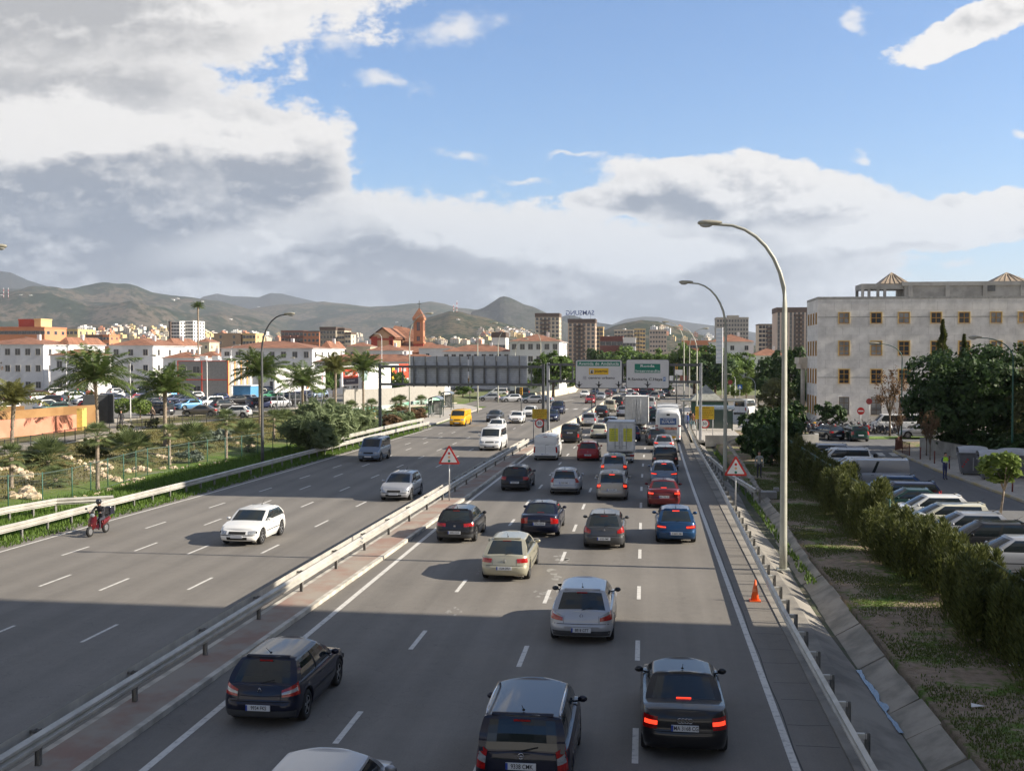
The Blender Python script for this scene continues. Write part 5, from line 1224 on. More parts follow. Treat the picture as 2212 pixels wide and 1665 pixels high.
def speed_sign(x, y, label, PXs, big=1., dz=0.):
    t = thing('speed_sign', label, 'road sign', (x, y, 0), 0, 'yellow panels with 50 limit signs'); w, h = 1.42*big*PXs, 1.0*big*(1.22 if PXs > 1.1 else .95); z0 = 2.0+dz
    m = MB(); m.tube([(-w/2+.12, .03, 0), (-w/2+.12, .03, z0+h*.9)], .04, 8); m.build('post', M_steel, t)
    m = MB(); m.tube([(w/2-.12, .03, 0), (w/2-.12, .03, z0+h*.9)], .04, 8); m.build('post', M_steel, t)
    m = MB(); m.box(0, 0, z0+h/2, w, .03, h); pn = m.build('yellow_panel', pm('worn_yellow_panel', (.62, .38, .01), .5, col2=(.50, .36, .02), scale=2), t)
    text_obj('ATENCION', .20*big, pm('faded_brown', (.20, .08, .01), .6, var=0), pn, (0, -.02, z0+h*.86), sx=.9)
    m = MB(); random.seed(3)
    for r_, L_ in enumerate((1.2, 1.05, .98, .5)):
        u = -L_/2*PXs
        while u < L_/2*PXs: l = random.uniform(.06, .22); m.box(u+l/2, -.018, z0+h*(.68-.17*r_), l, .006, .07); u += l+.05
    m.build('small_print', pm('faded_brown2', (.26, .14, .01), .6, var=0), pn)
    m = MB(); zc = z0-.42; disc(m, 0, -.02, zc, .45, 0); disc(m, 0, -.03, zc, .33, 1); m.add([(.45*cos(2*pi*k/24), .01, zc+.45*sin(2*pi*k/24)) for k in range(24)], [tuple(range(24))], 2)
    d = m.build('limit_disc', [M_red, M_white, M_steel], t); text_obj('50', .40, M_blk, d, (0, -.04, zc), sx=.95)
    return t
x, y = G(1170, 946); speed_sign(x, y-2.2, 'yellow panel over a 50 speed limit disc by the gantry posts on the median', 1.0)
x, y = G(1522, 952); speed_sign(x, y, 'yellow panel over a 50 speed limit disc beside the bus stop on the right', 1.25, 1.0, .05)
def pole_sign(x, y, z, kind, h, label, r=.35):
    t = thing('traffic_sign', label, 'traffic sign', (x, y, z), 0); m = MB(); m.tube([(0, .03, 0), (0, .03, h)], .03, 6); m.build('post', M_steel, t); m = MB()
    if kind == 'noentry': disc(m, 0, -.01, h, r, 0); m.box(0, -.02, h, r*1.4, .01, r*.36, mi=1); m.build('panel', [M_red, M_white], t)
    elif kind == 'red': disc(m, 0, -.01, h, r, 0); m.build('panel', pm('dull_red', (.22, .03, .03), .6, var=.1), t)
    elif kind == 'blue': m.box(0, -.01, h, r*2, .02, r*2, mi=0); m.add([(-r*.7, -.025, h-r*.6), (r*.7, -.025, h-r*.6), (0, -.025, h+r*.7)], [(0, 1, 2)], 1); m.build('panel', [pm('sign_blue', (.02, .12, .40), .5, var=0), M_white], t)
x, y = G(1859, 938); pole_sign(x, y, .1, 'noentry', 2.3, 'round red no entry sign in front of the white passenger van', .38)
x, y = G(1877, 925); pole_sign(x, y, .1, 'red', 2.9, 'dull red round sign back right of the no entry sign', .34)
x, y = G(1598, 880, .1); pole_sign(x, y, .1, 'blue', 3.2, 'blue pedestrian crossing sign before the underpass wall', .35)
x, y = G(1577, 872, .1); pole_sign(x, y, .1, 'red', 3.6, 'round red sign beside the white mast', .4)
# white tall banner mast
x, y = G(1560, 878, .1); t = thing('banner_mast', 'tall white vertical lattice banner beside the trees', 'banner', (x, y, .1)); m = MB(); m.tube([(0, 0, 0), (0, 0, 12.5)], .08, 6); m.build('mast', wp, t); m = MB(); m.box(-.55, 0, 9.6, .9, .1, 5.6)
for k in range(9): m.box(-.55, -.06, 7.1+k*.62, .8, .03, .06, mi=1)
m.build('banner', [pm('banner_white', (.66, .68, .70), .5, var=.05), pm('banner_blue', (.25, .38, .5), .5, var=0)], t)
# traffic cone
x, y = G(1640, 1296); t = thing('traffic_cone', 'orange traffic cone on the right shoulder', 'traffic cone', (3.62, 36.9, 0)); orange = pm('cone_orange', (.85, .13, .02), .5, var=.1)
m = MB(); m.box(0, 0, .02, .36, .36, .035); m.tube([(0, 0, .03), (.01, 0, .70)], [.14, .025], 16); m.build('cone_body', orange, t); m = MB(); m.tube([(0, 0, .32), (0, 0, .42)], [.094, .075], 16, cap=False); m.build('band', pm('cone_band', (.80, .22, .08), .5, var=0), t)
# traffic lights at the junction
def traffic_light(x, y, label, h=3.4, yellow=True, arm=0):
    t = thing('traffic_light', label, 'traffic light', (x, y, 0), 0, 'traffic lights'); yb = pm('signal_yellow', (.70, .36, .01), .5, var=.05)
    m = MB(); m.tube([(0, 0, 0), (0, 0, h)], .07, 8); m.build('post', M_dsteel, t)
    m = MB(); m.box(0, -.05, h-.1, .34, .26, 1.0); m.build('signal_head', yb if yellow else M_black, t)
    for k in range(3): m = MB(); disc(m, 0, -.19, h+.22-.32*k, .11, 0, 12); m.build('lens', M_black, t)
for px_, py_, h, lb in ((1278, 884, 5.2, 'yellow traffic light on the median nose left of the crossing'), (1286, 876, 5.0, 'second yellow traffic light on the median nose'), (1318, 862, 4.2, 'traffic light on the island in the junction'), (1126, 897, 3.4, 'yellow pedestrian light on the left corner pavement'), (1461, 878, 6.5, 'yellow traffic light near the bus stop'), (1015, 868, 4.2, 'yellow traffic light between the small palms'), (1240, 840, 6, 'yellow traffic light left of the big sign')):
    x, y = G(px_, py_); traffic_light(x, y, lb, h)
for k, (px_, py_, c, lb) in enumerate(((1447, 822, .0, 'small brown and white street name panels behind the right sign'),)):
    x, y = G(1462, 884); t = thing('direction_board', lb, 'sign', (x, y, 0)); m = MB(); m.tube([(0, 0, 0), (0, 0, 5.4)], .06, 6); m.build('post', M_dsteel, t)
    for q, (a, b, mt) in enumerate(((-1.2, 4.7, M_white), (1.1, 4.7, pm('brown_board', (.25, .10, .07), .6, var=.1)), (.2, 5.6, M_white))): m = MB(); m.box(a, 0, b, 1.3, .06, .8); m.build('board', mt, t)
# ---------------------------------------------------------------- bus shelters
def shelter(x, y, ang, label, L=4.2, arch=True):
    t = thing('bus_shelter', label, 'bus shelter', (x, y, .12), radians(ang), 'bus shelters'); fr = pm('shelter_green', (.03, .06, .05), .5, .2, var=.1)
    for sy in (0, L):
        m = MB()
        for sx_ in (-.75, .75): m.box(sx_, sy, 1.15, .09, .09, 2.3)
        m.tube([(.80*cos(a), sy, 2.25+.38*sin(a)) for a in [pi*k/8 for k in range(9)]], .05, 6); m.build('frame', fr, t)
    m = MB(); rows = [[(.86*cos(pi*k/10), yy, 2.26+.42*sin(pi*k/10)) for k in range(11)] for yy in (-.2, L+.2)]; m.grid(rows); m.grid([[(p[0]*.96, p[1], p[2]-.03) for p in r] for r in rows]); m.build('roof', pm('smoked_roof', (.14, .17, .20), .2, var=.1), t)
    m = MB(); m.box(-.75, L/2, 1.2, .03, L-.2, 1.9); m.build('back_pane', pm('shelter_glass', (.06, .09, .08), .08, var=0), t)
    m = MB(); m.box(0, L-.05, 1.15, 1.2, .10, 1.9, mi=0); m.box(0, L-.11, 1.15, 1.0, .02, 1.7, mi=1); m.build('advert_panel', [fr, pm('advert_pale', (.45, .46, .44), .4, col2=(.20, .2, .2), scale=3)], t)
    m = MB(); m.box(-.4, L/2, .45, .4, L-1, .06); m.box(-.4, .9, .22, .06, .06, .4); m.box(-.4, L-.9, .22, .06, .06, .4); m.build('bench', M_steel, t)
x, y = G(945, 905); shelter(x-.6, y+1, 4, 'arched bus shelter at the end of the left guard rail', 3.6)
x, y = G(975, 887); shelter(x-.8, y, 4, 'dark arched bus shelter behind the yellow van', 3.8)
x, y = G(1565, 932); shelter(x+.8, y, 88, 'green arched bus shelter with poster right of the speed sign', 3.6)
x, y = G(1535, 918, .1); t = thing('kiosk', 'kiosk with pyramid canopy roof behind the bus stop', 'kiosk', (x, y+3, .1)); m = MB(); m.box(0, 0, 1.3, 4.2, 3, 2.6); m.build('cabin', pm('kiosk_green', (.03, .09, .07), .5, var=.1), t)
m = MB(); m.prism([(-3.4, -2.4), (3.8, -2.4), (3.8, 2.4), (-3.4, 2.4)], 2.7, 2.85); m.add([(-2.2, -2, 2.85), (1.4, -2, 2.85), (1.4, 2, 2.85), (-2.2, 2, 2.85), (-.4, 0, 4.6)], [(0, 1, 4), (1, 2, 4), (2, 3, 4), (3, 0, 4)]); m.build('canopy', pm('canopy_grey', (.30, .30, .26), .7, var=.15), t)
# ---------------------------------------------------------------- fences
def mesh_fence(label, pts, h=1.85, step=2.6, post=None, panel='wire', name='fence'):
    t = thing(name, label, 'fence'); P = resample([(a, b) for a, b, *_ in pts], step); gm = post or pm('fence_green', (.04, .125, .09), .5, var=.1)
    wm = pm('fence_wire', (.13, .18, .15), .5, .3, var=0)
    pb = MB(); pb.tube([(0, 0, -.1), (0, 0, h)], .035, 6); pme = pb.mesh('post', gm)
    for p in P: link('post', pme, t, (p[0], p[1], TZ(*p)))
    m = MB()
    for a, b in zip(P, P[1:]):
        za, zb = TZ(*a), TZ(*b); L = math.dist(a, b); nv = int(L/.16)
        if panel == 'bars': nv = int(L/.13)
        for k in range(nv+1):
            q = k/nv; x, y, z = lerp(a[0], b[0], q), lerp(a[1], b[1], q), lerp(za, zb, q); m.tube([(x, y, z+.05), (x, y, z+h-.05)], .011 if panel == 'bars' else .0035, 3, cap=False)
        if panel == 'wire':
            for q in [.1+(h-.2)*k/11 for k in range(12)]: m.tube([(a[0], a[1], za+q), (b[0], b[1], zb+q)], .0035 if 0 < q < h-.15 else .012, 3, cap=False)
        for q in (.12, h-.06): m.tube([(a[0], a[1], za+q), (b[0], b[1], zb+q)], .014 if panel == 'wire' else .022, 4, cap=False)
    m.build('mesh_panel' if panel == 'wire' else 'bars', wm if panel == 'wire' else gm, t); return t
fl = [(-40, 44), (-35, 50)]+[GT(*p)[:2] for p in ((18, 1102), (92, 1094), (156, 1079), (267, 1042), (319, 1026), (365, 1020), (448, 1003), (522, 990), (557, 985), (620, 974))]
mesh_fence('green wire mesh fence between the rocky planted slope and the grass on the left', fl)
mesh_fence('thin green fence in the bushes behind the left guard rail', [GT(*p)[:2] for p in ((690, 960), (800, 925), (890, 903), (935, 893))], 1.3)
M_iron = pm('black_iron', (.02, .022, .024), .5, .3, var=0)
mesh_fence('black iron railing along the footpath above the planted slope', [(-46.2, 74), (-48.6, 92), (-49.0, 104), (-46.7, 121), (-43.3, 134.5)], 1.15, 2.4, M_iron, 'bars', 'railing')
mesh_fence('low black garden railing around the clipped bushes', [(-48.5, 110), (-52.5, 106), (-56, 113), (-49, 126), (-45, 133)], .6, 2.4, M_iron, 'bars', 'railing')
mesh_fence('green wire fence inside the cypress hedge', [(10.1, 26), (10.2, 60), (10.6, 104)], 2.1, 3.0)
# ---------------------------------------------------------------- walls at the left
def wall(name, label, pts, h, th, mat, z=.8, cat='wall'):
    m = MB()
    P = pts; L = []; 
    for i, p in enumerate(P): nx, ny = off(P, i); L.append(((p[0]+nx*th/2, p[1]+ny*th/2), (p[0]-nx*th/2, p[1]-ny*th/2)))
    hs = h if isinstance(h, list) else [h]*len(P)
    rows = [[(a[0], a[1], z-.9), (a[0], a[1], z+hh), (b[0], b[1], z+hh), (b[0], b[1], z-.9)] for (a, b), hh in zip(L, hs)]
    m.grid(rows, 0, False); m.add(rows[0], [(0, 1, 2, 3)]); m.add(rows[-1], [(3, 2, 1, 0)]); return tag(m.build(name, mat), label, cat)
M_salmon = pm('salmon_render', (.56, .22, .14), .85, col2=(.62, .29, .20), scale=.5, detail=8)
M_ochre = pm('ochre_render', (.30, .16, .06), .85, col2=(.38, .22, .09), scale=.6, detail=7)
wall('garden_wall', 'bright salmon wall along the path at the left edge', [G(-60, 953, .8), G(0, 945, .8), G(80, 938, .8), G(163, 929, .8)], 1.55, .3, M_salmon)
wall('gate_pillar', 'yellow pillar with wavy top at the end of the salmon wall', [G(172, 929, .8), G(182, 926, .8)], 2.1, .5, pm('yellow_render', (.62, .45, .12), .85, var=.1))
wall('garden_wall', 'curved ochre wall with dark screen behind the salmon wall', [(-64, 96), (-62.5, 104), (-60, 109), (-57.6, 111.5)], [1.7, 1.8, 2.0, 2.1], .3, M_ochre)
wall('garden_wall', 'long ochre wall at the far left edge above the hedge', [(-74, 108), (-66, 112)], 1.9, .3, M_ochre)
wall('screen_panel', 'dark grey curved screen at the end of the ochre wall', [(-59.6, 112.4), (-57.3, 113.6), (-56.4, 113.0)], 3.1, .1, pm('dark_screen', (.05, .055, .06), .5, var=.1), cat='screen')
wall('retaining_wall', 'pale retaining wall under the black railing', [(-46.0, 72), (-48.4, 92), (-48.8, 104)], -.0, .35, M_cream, .78)
wall('hoarding', 'grey site hoarding with green band behind the small palms', [G(742, 893, .6), G(850, 882, .6), G(960, 862, .6)], [3.2, 3.0, 3.2], .12, pm('hoarding_grey', (.33, .31, .28), .8, var=.1), .5, 'hoarding')
m = MB(); a, b, c = G(746, 894, .6), G(850, 883, .6), G(955, 864, .6)
for p, q in ((a, b), (b, c)): m.add([(p[0]+.1, p[1]-.3, .5), (q[0]+.1, q[1]-.3, .5), (q[0]+.1, q[1]-.3, 1.25), (p[0]+.1, p[1]-.3, 1.25), (p[0]+.1, p[1]-.25, .5), (q[0]+.1, q[1]-.25, .5), (q[0]+.1, q[1]-.25, 1.25), (p[0]+.1, p[1]-.25, 1.25)], [(0, 1, 2, 3), (7, 6, 5, 4), (3, 2, 6, 7), (0, 4, 5, 1)])
tag(m.build('barrier_boards', pm('mint_boards', (.20, .48, .36), .6, col2=(.55, .6, .56), scale=.35)), 'mint green and white boards at the foot of the grey hoarding', 'barrier')
# ---------------------------------------------------------------- billboards
def billboard(PX0, PY0, PX1, PY1, PXR, d0, d1, label, decor, mat=None, legs=5, zg=.8):
    """left edge x PX0 at depth d0, right edge PX1 at depth d1; PY0/PY1 top and bottom at the left edge"""
    a = DD(PX0, PY0, d0); b = DD(PX0, PY1, d0); c = DD(PX1, 770, d1); L = math.dist(a[:2], c[:2]); ang = atan2(c[1]-a[1], c[0]-a[0]); zt_, zb_ = a[2], b[2]
    t = thing('billboard', label, 'billboard', (a[0], a[1], 0), ang, 'billboards before the car park')
    m = MB(); m.b2(0, 0, zb_, L, .25, zt_, 0); m.build('panel', mat or pm('billboard_white', (.80, .80, .79), .5, var=.03), t)
    for k in range(legs): m = MB(); m.box(L*(k+.5)/legs, .14, (zb_+zg)/2, .14, .14, zb_-zg); m.build('leg', M_steel, t)
    decor(t, L, zb_, zt_); return t
def deco(t, L, zb_, zt_, lst):
    H_ = zt_-zb_
    for i, (u0, v0, u1, v1, mt) in enumerate(lst): m = MB(); m.b2(L*u0, -.012-.004*i, zb_+H_*v0, L*u1, -.002-.004*i, zb_+H_*v1); m.build('print', mt, t)
pk_ = pm('print_magenta', (.62, .04, .16), .5, var=0); flesh = pm('print_skin', (.62, .30, .16), .5, var=.2, scale=2); pblue = pm('print_blue', (.08, .12, .32), .5, var=0); pdark = pm('print_dark', (.06, .05, .08), .5, var=0); pred = pm('print_red', (.68, .07, .03), .5, var=.05); pyel = pm('print_yellow', (.75, .48, .05), .5, var=.3, scale=1.5); pgrey = pm('print_grey', (.30, .34, .36), .5, var=0)
def d1_(t, L, zb_, zt_):
    H_ = zt_-zb_; m = MB(); cx = L*.64
    m.add([(cx-1.2, -.01, zb_+.1), (cx-.2, -.01, zb_+.1), (cx+.5, -.01, zb_+H_*.35), (cx+.35, -.01, zb_+H_*.62), (cx-.15, -.01, zb_+H_*.66), (cx-.3, -.01, zb_+H_*.4)], [(0, 1, 2, 3, 4, 5)]); m.build('print', flesh, t)
    m = MB(); m.add([(cx-1.5, -.02, zb_+.1), (cx-.9, -.02, zb_+.3), (cx-.7, -.02, zb_+H_*.30), (cx-1.2, -.02, zb_+H_*.2)], [(0, 1, 2, 3)]); m.build('print', pblue, t)
    m = MB(); x = L*.93
    m.add([(x-.15, -.01, zb_+H_*.22), (x+.1, -.01, zb_+H_*.24), (x+.25, -.01, zb_+H_*.45), (x+.15, -.01, zb_+H_*.75), (x-.1, -.01, zb_+H_*.60), (x+.05, -.01, zb_+H_*.46)], [(0, 1, 5), (1, 2, 5), (2, 3, 5), (3, 4, 5)]); m.box(x, -.02, zb_+H_*.48, .7, .01, .12); m.build('print', pk_, t)
    m = MB(); m.add([(L*.885, -.01, zb_+H_*.36), (L*.865, -.01, zb_+H_*.47), (L*.89, -.01, zb_+H_*.60), (L*.895, -.01, zb_+H_*.48)], [(0, 1, 2, 3)]); m.build('print', pgrey, t)
billboard(593.6, 794, 702, 0, 0, 148, 178, 'wide white billboard with a small magenta mark at its right end', d1_, legs=8) if False else None
a = dict(); t = billboard(593.5, 796, 702.5, 849, 0, 150, 172, 'wide white billboard with a small magenta mark at its right end', d1_, legs=9)
def d2_(t, L, zb_, zt_): deco(t, L, zb_, zt_, [(.06, .09, .96, .95, pdark), (.08, .38, .93, .82, pred)]); text_obj('MYRAMAR', 1.05, M_wlet, t, (L*.40, -.03, zb_+(zt_-zb_)*.60), sx=.62); text_obj('Nuevo Centro Comercial TB', .42, M_wlet, t, (L*.5, -.03, zb_+(zt_-zb_)*.27), sx=.62); m = MB(); m.tube([(L*.84+.34*cos(q*pi/4), -.03, zb_+(zt_-zb_)*.62+.34*sin(q*pi/4)) for q in range(9)], .06, 4, cap=False); m.build('print', M_wlet, t)
billboard(738.5, 790, 775, 835, 0, 176, 182, 'purple and red billboard with white capital lettering', d2_, legs=4)
def d3_(t, L, zb_, zt_): deco(t, L, zb_, zt_, [(.25, .62, .7, .65, pgrey), (.3, .52, .72, .55, pgrey), (0, .0, .1, 1, pm('print_cyan', (.5, .68, .72), .5, var=0))])
billboard(787, 791, 846, 845, 0, 176, 186, 'large plain pale billboard right of the purple one', d3_, legs=5)
def d4_(t, L, zb_, zt_): deco(t, L, zb_, zt_, [(.05, .05, .95, .95, pdark), (.05, .12, .62, .9, pyel), (.4, .4, .8, .66, pred), (.12, .45, .35, .6, pdark)])
billboard(838.5, 787, 861, 825, 0, 200, 204, 'small dark billboard with yellow and orange print', d4_, legs=2)
def d5_(t, L, zb_, zt_): deco(t, L, zb_, zt_, [(0, .22, 1, 1, pred)]); text_obj('REBAJAS', .9, M_wlet, t, (L*.5, -.03, zb_+(zt_-zb_)*.68), sx=.5)
billboard(861.5, 786, 882, 826, 0, 204, 207, 'small red billboard with white lettering at the sign back', d5_, legs=3)
# ---------------------------------------------------------------- waste containers
def container(x, y, h, label):
    t = thing('waste_container', label, 'waste container', (x, y, .14), radians(h), 'grey waste containers'); g = pm('container_grey', (.13, .135, .15), .5, var=.1, obj=True)
    m = MB(); rows = [[(w*sx_, d*sy_, z) for sx_, sy_ in ((-.9, -1), (-1, -.85), (-1, .85), (-.9, 1), (.9, 1), (1, .85), (1, -.85), (.9, -1))] for z, w, d in ((.12, .68, .58), (.3, .72, .62), (1.35, .86, .74), (1.42, .92, .80), (1.5, .92, .80))]
    m.grid(rows, 0, False, True); m.add(rows[0], [tuple(range(8))]); m.box(0, -.70, .8, .06, .04, 1.0, mi=1); b = m.build('bin_body', [g, M_steel], t)
    m = MB(); m.grid([[(.92*sx_, .82*cos(pi*k/9), 1.5+.42*sin(pi*k/9)*(1-.25*abs(sx_)**3)) for k in range(10)] for sx_ in (-1, -.95, -.6, 0, .6, .95, 1)], 0, True); m.build('lid', pm('container_lid', (.42, .44, .47), .4, var=.06, obj=True), t)
    for s in (1, -1):
        m = MB(); m.tube([(s*.86, 0, 1.3), (s*.98, 0, 1.3)], .06, 8); m.build('lifting_pin', M_steel, t)
        for q in (.5, -.5): m = MB(); m.tube([(s*.55, q, .08), (s*.6, q, .08)], .08, 10); m.build('caster', M_black, t)
    m = MB(); [m.add([(-.72+.1*k, -.72-.012*k, .55+.16*k), (-.6+.1*k, -.72-.012*k, .50+.16*k), (-.6+.1*k, -.725-.012*k, .58+.16*k), (-.72+.1*k, -.725-.012*k, .63+.16*k)], [(0, 1, 2, 3)]) for k in range(4)]; m.build('warning_stripes', M_red, t)
container(21.75, 77.2, -8, 'left waste container behind the worker in the yellow jacket')
container(22.2, 74.2, -8, 'middle waste container with striped warning marks')
container(23.9, 75.6, -8, 'right waste container behind the middle one')
for k, (x, y) in enumerate([(21.0, 88), (21.2, 84.6), (21.2, 80.6), (21.3, 67.5), (21.5, 62)]):
    m = MB(); m.tube([(x, y, .12), (x, y, 1.0)], .05, 8); m.ell((x, y, 1.02), (.07, .07, .05)); tag(m.build('bollard', pm('rusty_red_post', (.16, .04, .03), .6, var=.1)), 'thin rusty red bollard on the kerb, %s from the far end' % ORD[k], 'bollard', 'red bollards along the kerb')
wall('planter_wall', 'pale curved retaining wall of the planted terrace beside the containers', [(23.0, 96), (24.2, 88), (25.4, 80), (29, 74), (34, 72)], 1.1, .3, M_conc, .14)
mesh_fence('rust brown panel fence on the street corner', [(20.9, 91), (20.9, 96), (22.4, 100.5)], 1.2, 2.4, pm('rust_brown', (.14, .05, .03), .7, var=.2), 'bars')
tag(MB().box(7.0, 64.2, .18, .9, .9, .35).box(7.5, 64.6, .42, .3, .3, .2).build('concrete_block', M_conc), 'concrete anchor block at the end of the short guard rail', 'block')
# ---------------------------------------------------------------- scooters and motorbikes
def wheel_mb(m, y, r, w, mi, n=16):
    m.grid([[(xx, y+rr*cos(2*pi*k/n), r+rr*sin(2*pi*k/n)) for k in range(n)] for rr, xx in ((r*.6, -w*.4), (r*.9, -w/2), (r, 0), (r*.9, w/2), (r*.6, w*.4))], mi, True, True)
def bike(label, col, x, y, h, z=0., kind='scooter', lean=0., group='parked motorbikes', top=False):
    t = thing('scooter' if kind == 'scooter' else 'motorbike', label, 'scooter' if kind == 'scooter' else 'motorbike', (x, y, z), radians(h), group); t.rotation_euler = (0, radians(lean), radians(h)); c = PAINT[col]; r = .24 if kind == 'scooter' else .31; wb = 1.28
    for yy in (-.6, .68):
        m = MB(); wheel_mb(m, yy, r, .12, 0); w = m.build('wheel', M_tyre, t); m = MB(); m.tube([(-.05, yy, r), (.05, yy, r)], r*.58, 12); m.build('rim', M_rim, w)
    m = MB()
    if kind == 'scooter':
        m.grid([[(w*sx_, y0+(1-abs(sx_))*bul, z0) for sx_ in (-1, -.6, 0, .6, 1)] for z0, y0, w, bul in ((.32, .52, .10, .10), (.45, .50, .20, .12), (.70, .46, .22, .10), (.92, .36, .14, .08))], 0, True)
        m.grid([[(w*sx_, yy, z0) for sx_ in (-1, -.5, 0, .5, 1)] for yy, z0, w in ((.46, .34, .12), (.30, .30, .17), (-.05, .30, .17), (-.15, .48, .16), (-.2, .62, .17))], 0, True)
        m.grid([[(w*cos(a), yy, z0+hh*sin(a)) for a in [2*pi*k/10 for k in range(10)]] for yy, w, z0, hh in ((-.15, .12, .50, .15), (-.3, .17, .52, .17), (-.6, .17, .58, .15), (-.88, .09, .66, .07))], 0, True, True)
        m.tube([(0, .68, .50), (0, .45, .48)], [.08, .05], 8)
        m.build('fairing', c, t)
        m = MB(); m.tube([(0, .68, r), (0, .52, .55), (0, .36, .98)], .03, 8); m.tube([(-.34, .26, 1.02), (0, .36, .98), (.34, .26, 1.02)], .022, 8); m.build('handlebar', M_black, t)
        m = MB(); m.ell((0, .46, .93), (.12, .09, .09)); m.build('headlight', M_clear, t)
        m = MB(); m.grid([[(w*cos(a), yy, z0+.05*sin(a)) for a in [2*pi*k/10 for k in range(10)]] for yy, w, z0 in ((-.08, .06, .70), (-.15, .13, .71), (-.5, .15, .73), (-.8, .10, .78))], 0, True, True); m.build('seat', M_black, t)
    else:
        m.grid([[(w*cos(a), yy, z0+hh*sin(a)) for a in [2*pi*k/10 for k in range(10)]] for yy, w, z0, hh in ((.38, .05, .85, .05), (.28, .15, .84, .12), (.0, .16, .82, .12), (-.12, .08, .78, .06))], 0, True, True); m.build('tank', c, t)
        m = MB(); m.ell((0, .05, .45), (.18, .26, .22)); m.tube([(0, .35, .85), (.06, .68, r)], .035, 6); m.tube([(0, -.1, .7), (.08, -.6, r)], .03, 6); m.tube([(.14, .1, .3), (.16, -.75, .4)], .05, 8); m.build('engine', M_dsteel, t)
        m = MB(); m.tube([(-.36, .22, 1.03), (0, .34, 1.0), (.36, .22, 1.03)], .02, 6); m.build('handlebar', M_black, t); m = MB(); m.ell((0, .5, .90), (.11, .08, .11)); m.build('headlight', M_clear, t)
        m = MB(); m.grid([[(w*cos(a), yy, z0+.05*sin(a)) for a in [2*pi*k/10 for k in range(10)]] for yy, w, z0 in ((-.1, .08, .78), (-.3, .13, .78), (-.6, .12, .83), (-.85, .06, .88))], 0, True, True); m.build('seat', M_black, t)
    m = MB(); m.box(0, -.92, .62, .12, .04, .06); m.build('tail_light', M_tail, t)
    for s in (1, -1): m = MB(); m.tube([(s*.28, .30, 1.0), (s*.36, .34, 1.18)], .009, 4); m.ell((s*.38, .34, 1.20), (.07, .03, .045)); m.build('mirror', M_black, t)
    if top: m = MB(); m.box(0, -.88, .98, .40, .36, .30, tz=.8); m.ell((0, -.88, 1.12), (.19, .17, .06)); m.box(0, -.78, .80, .2, .3, .05); m.build('top_box', pm('top_box_black', (.02, .02, .03), .2, coat=.6, var=0), t)
    snap(t); return t
x, y = G(183, 1160); RIDER = (x+.25, y+.75)
bike('red scooter with black top box being ridden along the left edge line', 'dark red', RIDER[0], RIDER[1], 176, kind='scooter', group=None, top=True)
rd = person(RIDER[0]+.02, RIDER[1]+.28, 176, 'ride', (.02, .02, .025), (.035, .035, .05), 'person in dark clothes and black helmet riding the red scooter', z=-.03, s=.98)
m = MB(); m.ell((0, .235, 1.575-.03), (.135, .15, .14), 14, 10); m.build('helmet', pm('helmet_black', (.015, .015, .018), .12, coat=1, var=0), rd)
x, y = G(1423, 958); bike('black scooter between dark car and bus', 'black', x-.5, y+1, 0, group=None); person(x-.5, y+.75, 0, 'ride', (.45, .03, .03), (.05, .05, .07), 'person in red jacket riding a scooter beside the bus', z=0, s=.95)
random.seed(21); cols = ['red', 'black', 'silver', 'dark red', 'white', 'dark blue', 'dark grey', 'yellow', 'blue']
MP = {}; NB = [0]
def mbike(x, y, h, where):
    i = NB[0]; NB[0] += 1; k = ('scooter', 'motorbike')[i % 3 == 1]; c = cols[(i*5+i//4) % len(cols)]; key = (k, c)
    lb = '%s %s parked %s' % (c, k, where)
    if key not in MP: MP[key] = bike(lb, c, x, y, h, .1, k, 6)
    else:
        r = copy_snap(SNAP[MP[key].as_pointer()]); r.location = (x, y, .1); r.rotation_euler = (0, radians(6), radians(h)); tag(r, lb)
for i in range(17): mbike(15.0+i*.66, 117.6+random.uniform(-.2, .3), random.uniform(155, 200), 'in the front row under the grey building, %s from the left' % ORD[i])
for i in range(15): mbike(14.2+i*.75, 121.0+random.uniform(-.2, .2), random.uniform(-20, 25), 'in the second row under the grey building, %s from the left' % ORD[i])
for i in range(9): mbike(11.6+i*.8, 124.0+random.uniform(-.2, .2), random.uniform(150, 200), 'in the back row by the forecourt, %s from the left' % ORD[i])
for i in range(8): mbike(29.5+i*.9, 106.5+i*.2, random.uniform(60, 100), 'in the sun behind the terrace planting, %s from the left' % ORD[i])
# ---------------------------------------------------------------- people on foot
def walker(PX, PY, z, h, pose, a, b, lb, **k): x, y = G(PX, PY, z); return person(x, y, h, pose, a, b, lb, z=z, **k)
w = walker(2041, 1036, .02, 195, 'hold', (.05, .06, .16), (.03, .04, .12), 'bald worker in yellow and navy work clothes in front of the containers')
w.children[0].scale = (.9, .9, .6)
m = MB(); m.grid([[(rx*cos(q), .02+ry*sin(q), z_) for q in [2*pi*k/14 for k in range(14)]] for z_, rx, ry in ((1.12, .19, .135), (1.22, .20, .15), (1.36, .215, .15), (1.46, .16, .10), (1.49, .08, .07))], 0, True, True); v = m.build('jacket', pm('hi_vis_yellow', (.45, .75, .03), .6, var=.05), w)
m = MB(); m.grid([[(rx*cos(q), .02+ry*sin(q), z_) for q in [2*pi*k/14 for k in range(14)]] for z_, rx, ry in ((1.17, .204, .152), (1.21, .206, .154))], 0, True, True); m.build('reflective_band', M_white, v)
walker(262, 924, .83, 185, 'walk', (.06, .06, .07), (.07, .07, .09), 'person in dark jacket and trousers walking on the footpath')
walker(330, 912, .83, 150, 'walk', (.30, .22, .17), (.02, .02, .025), 'person in beige top and black skirt walking beside the garden')
walker(1718, 898, .1, 20, 'walk', (.02, .02, .03), (.02, .02, .03), 'person in black walking away on the forecourt path')
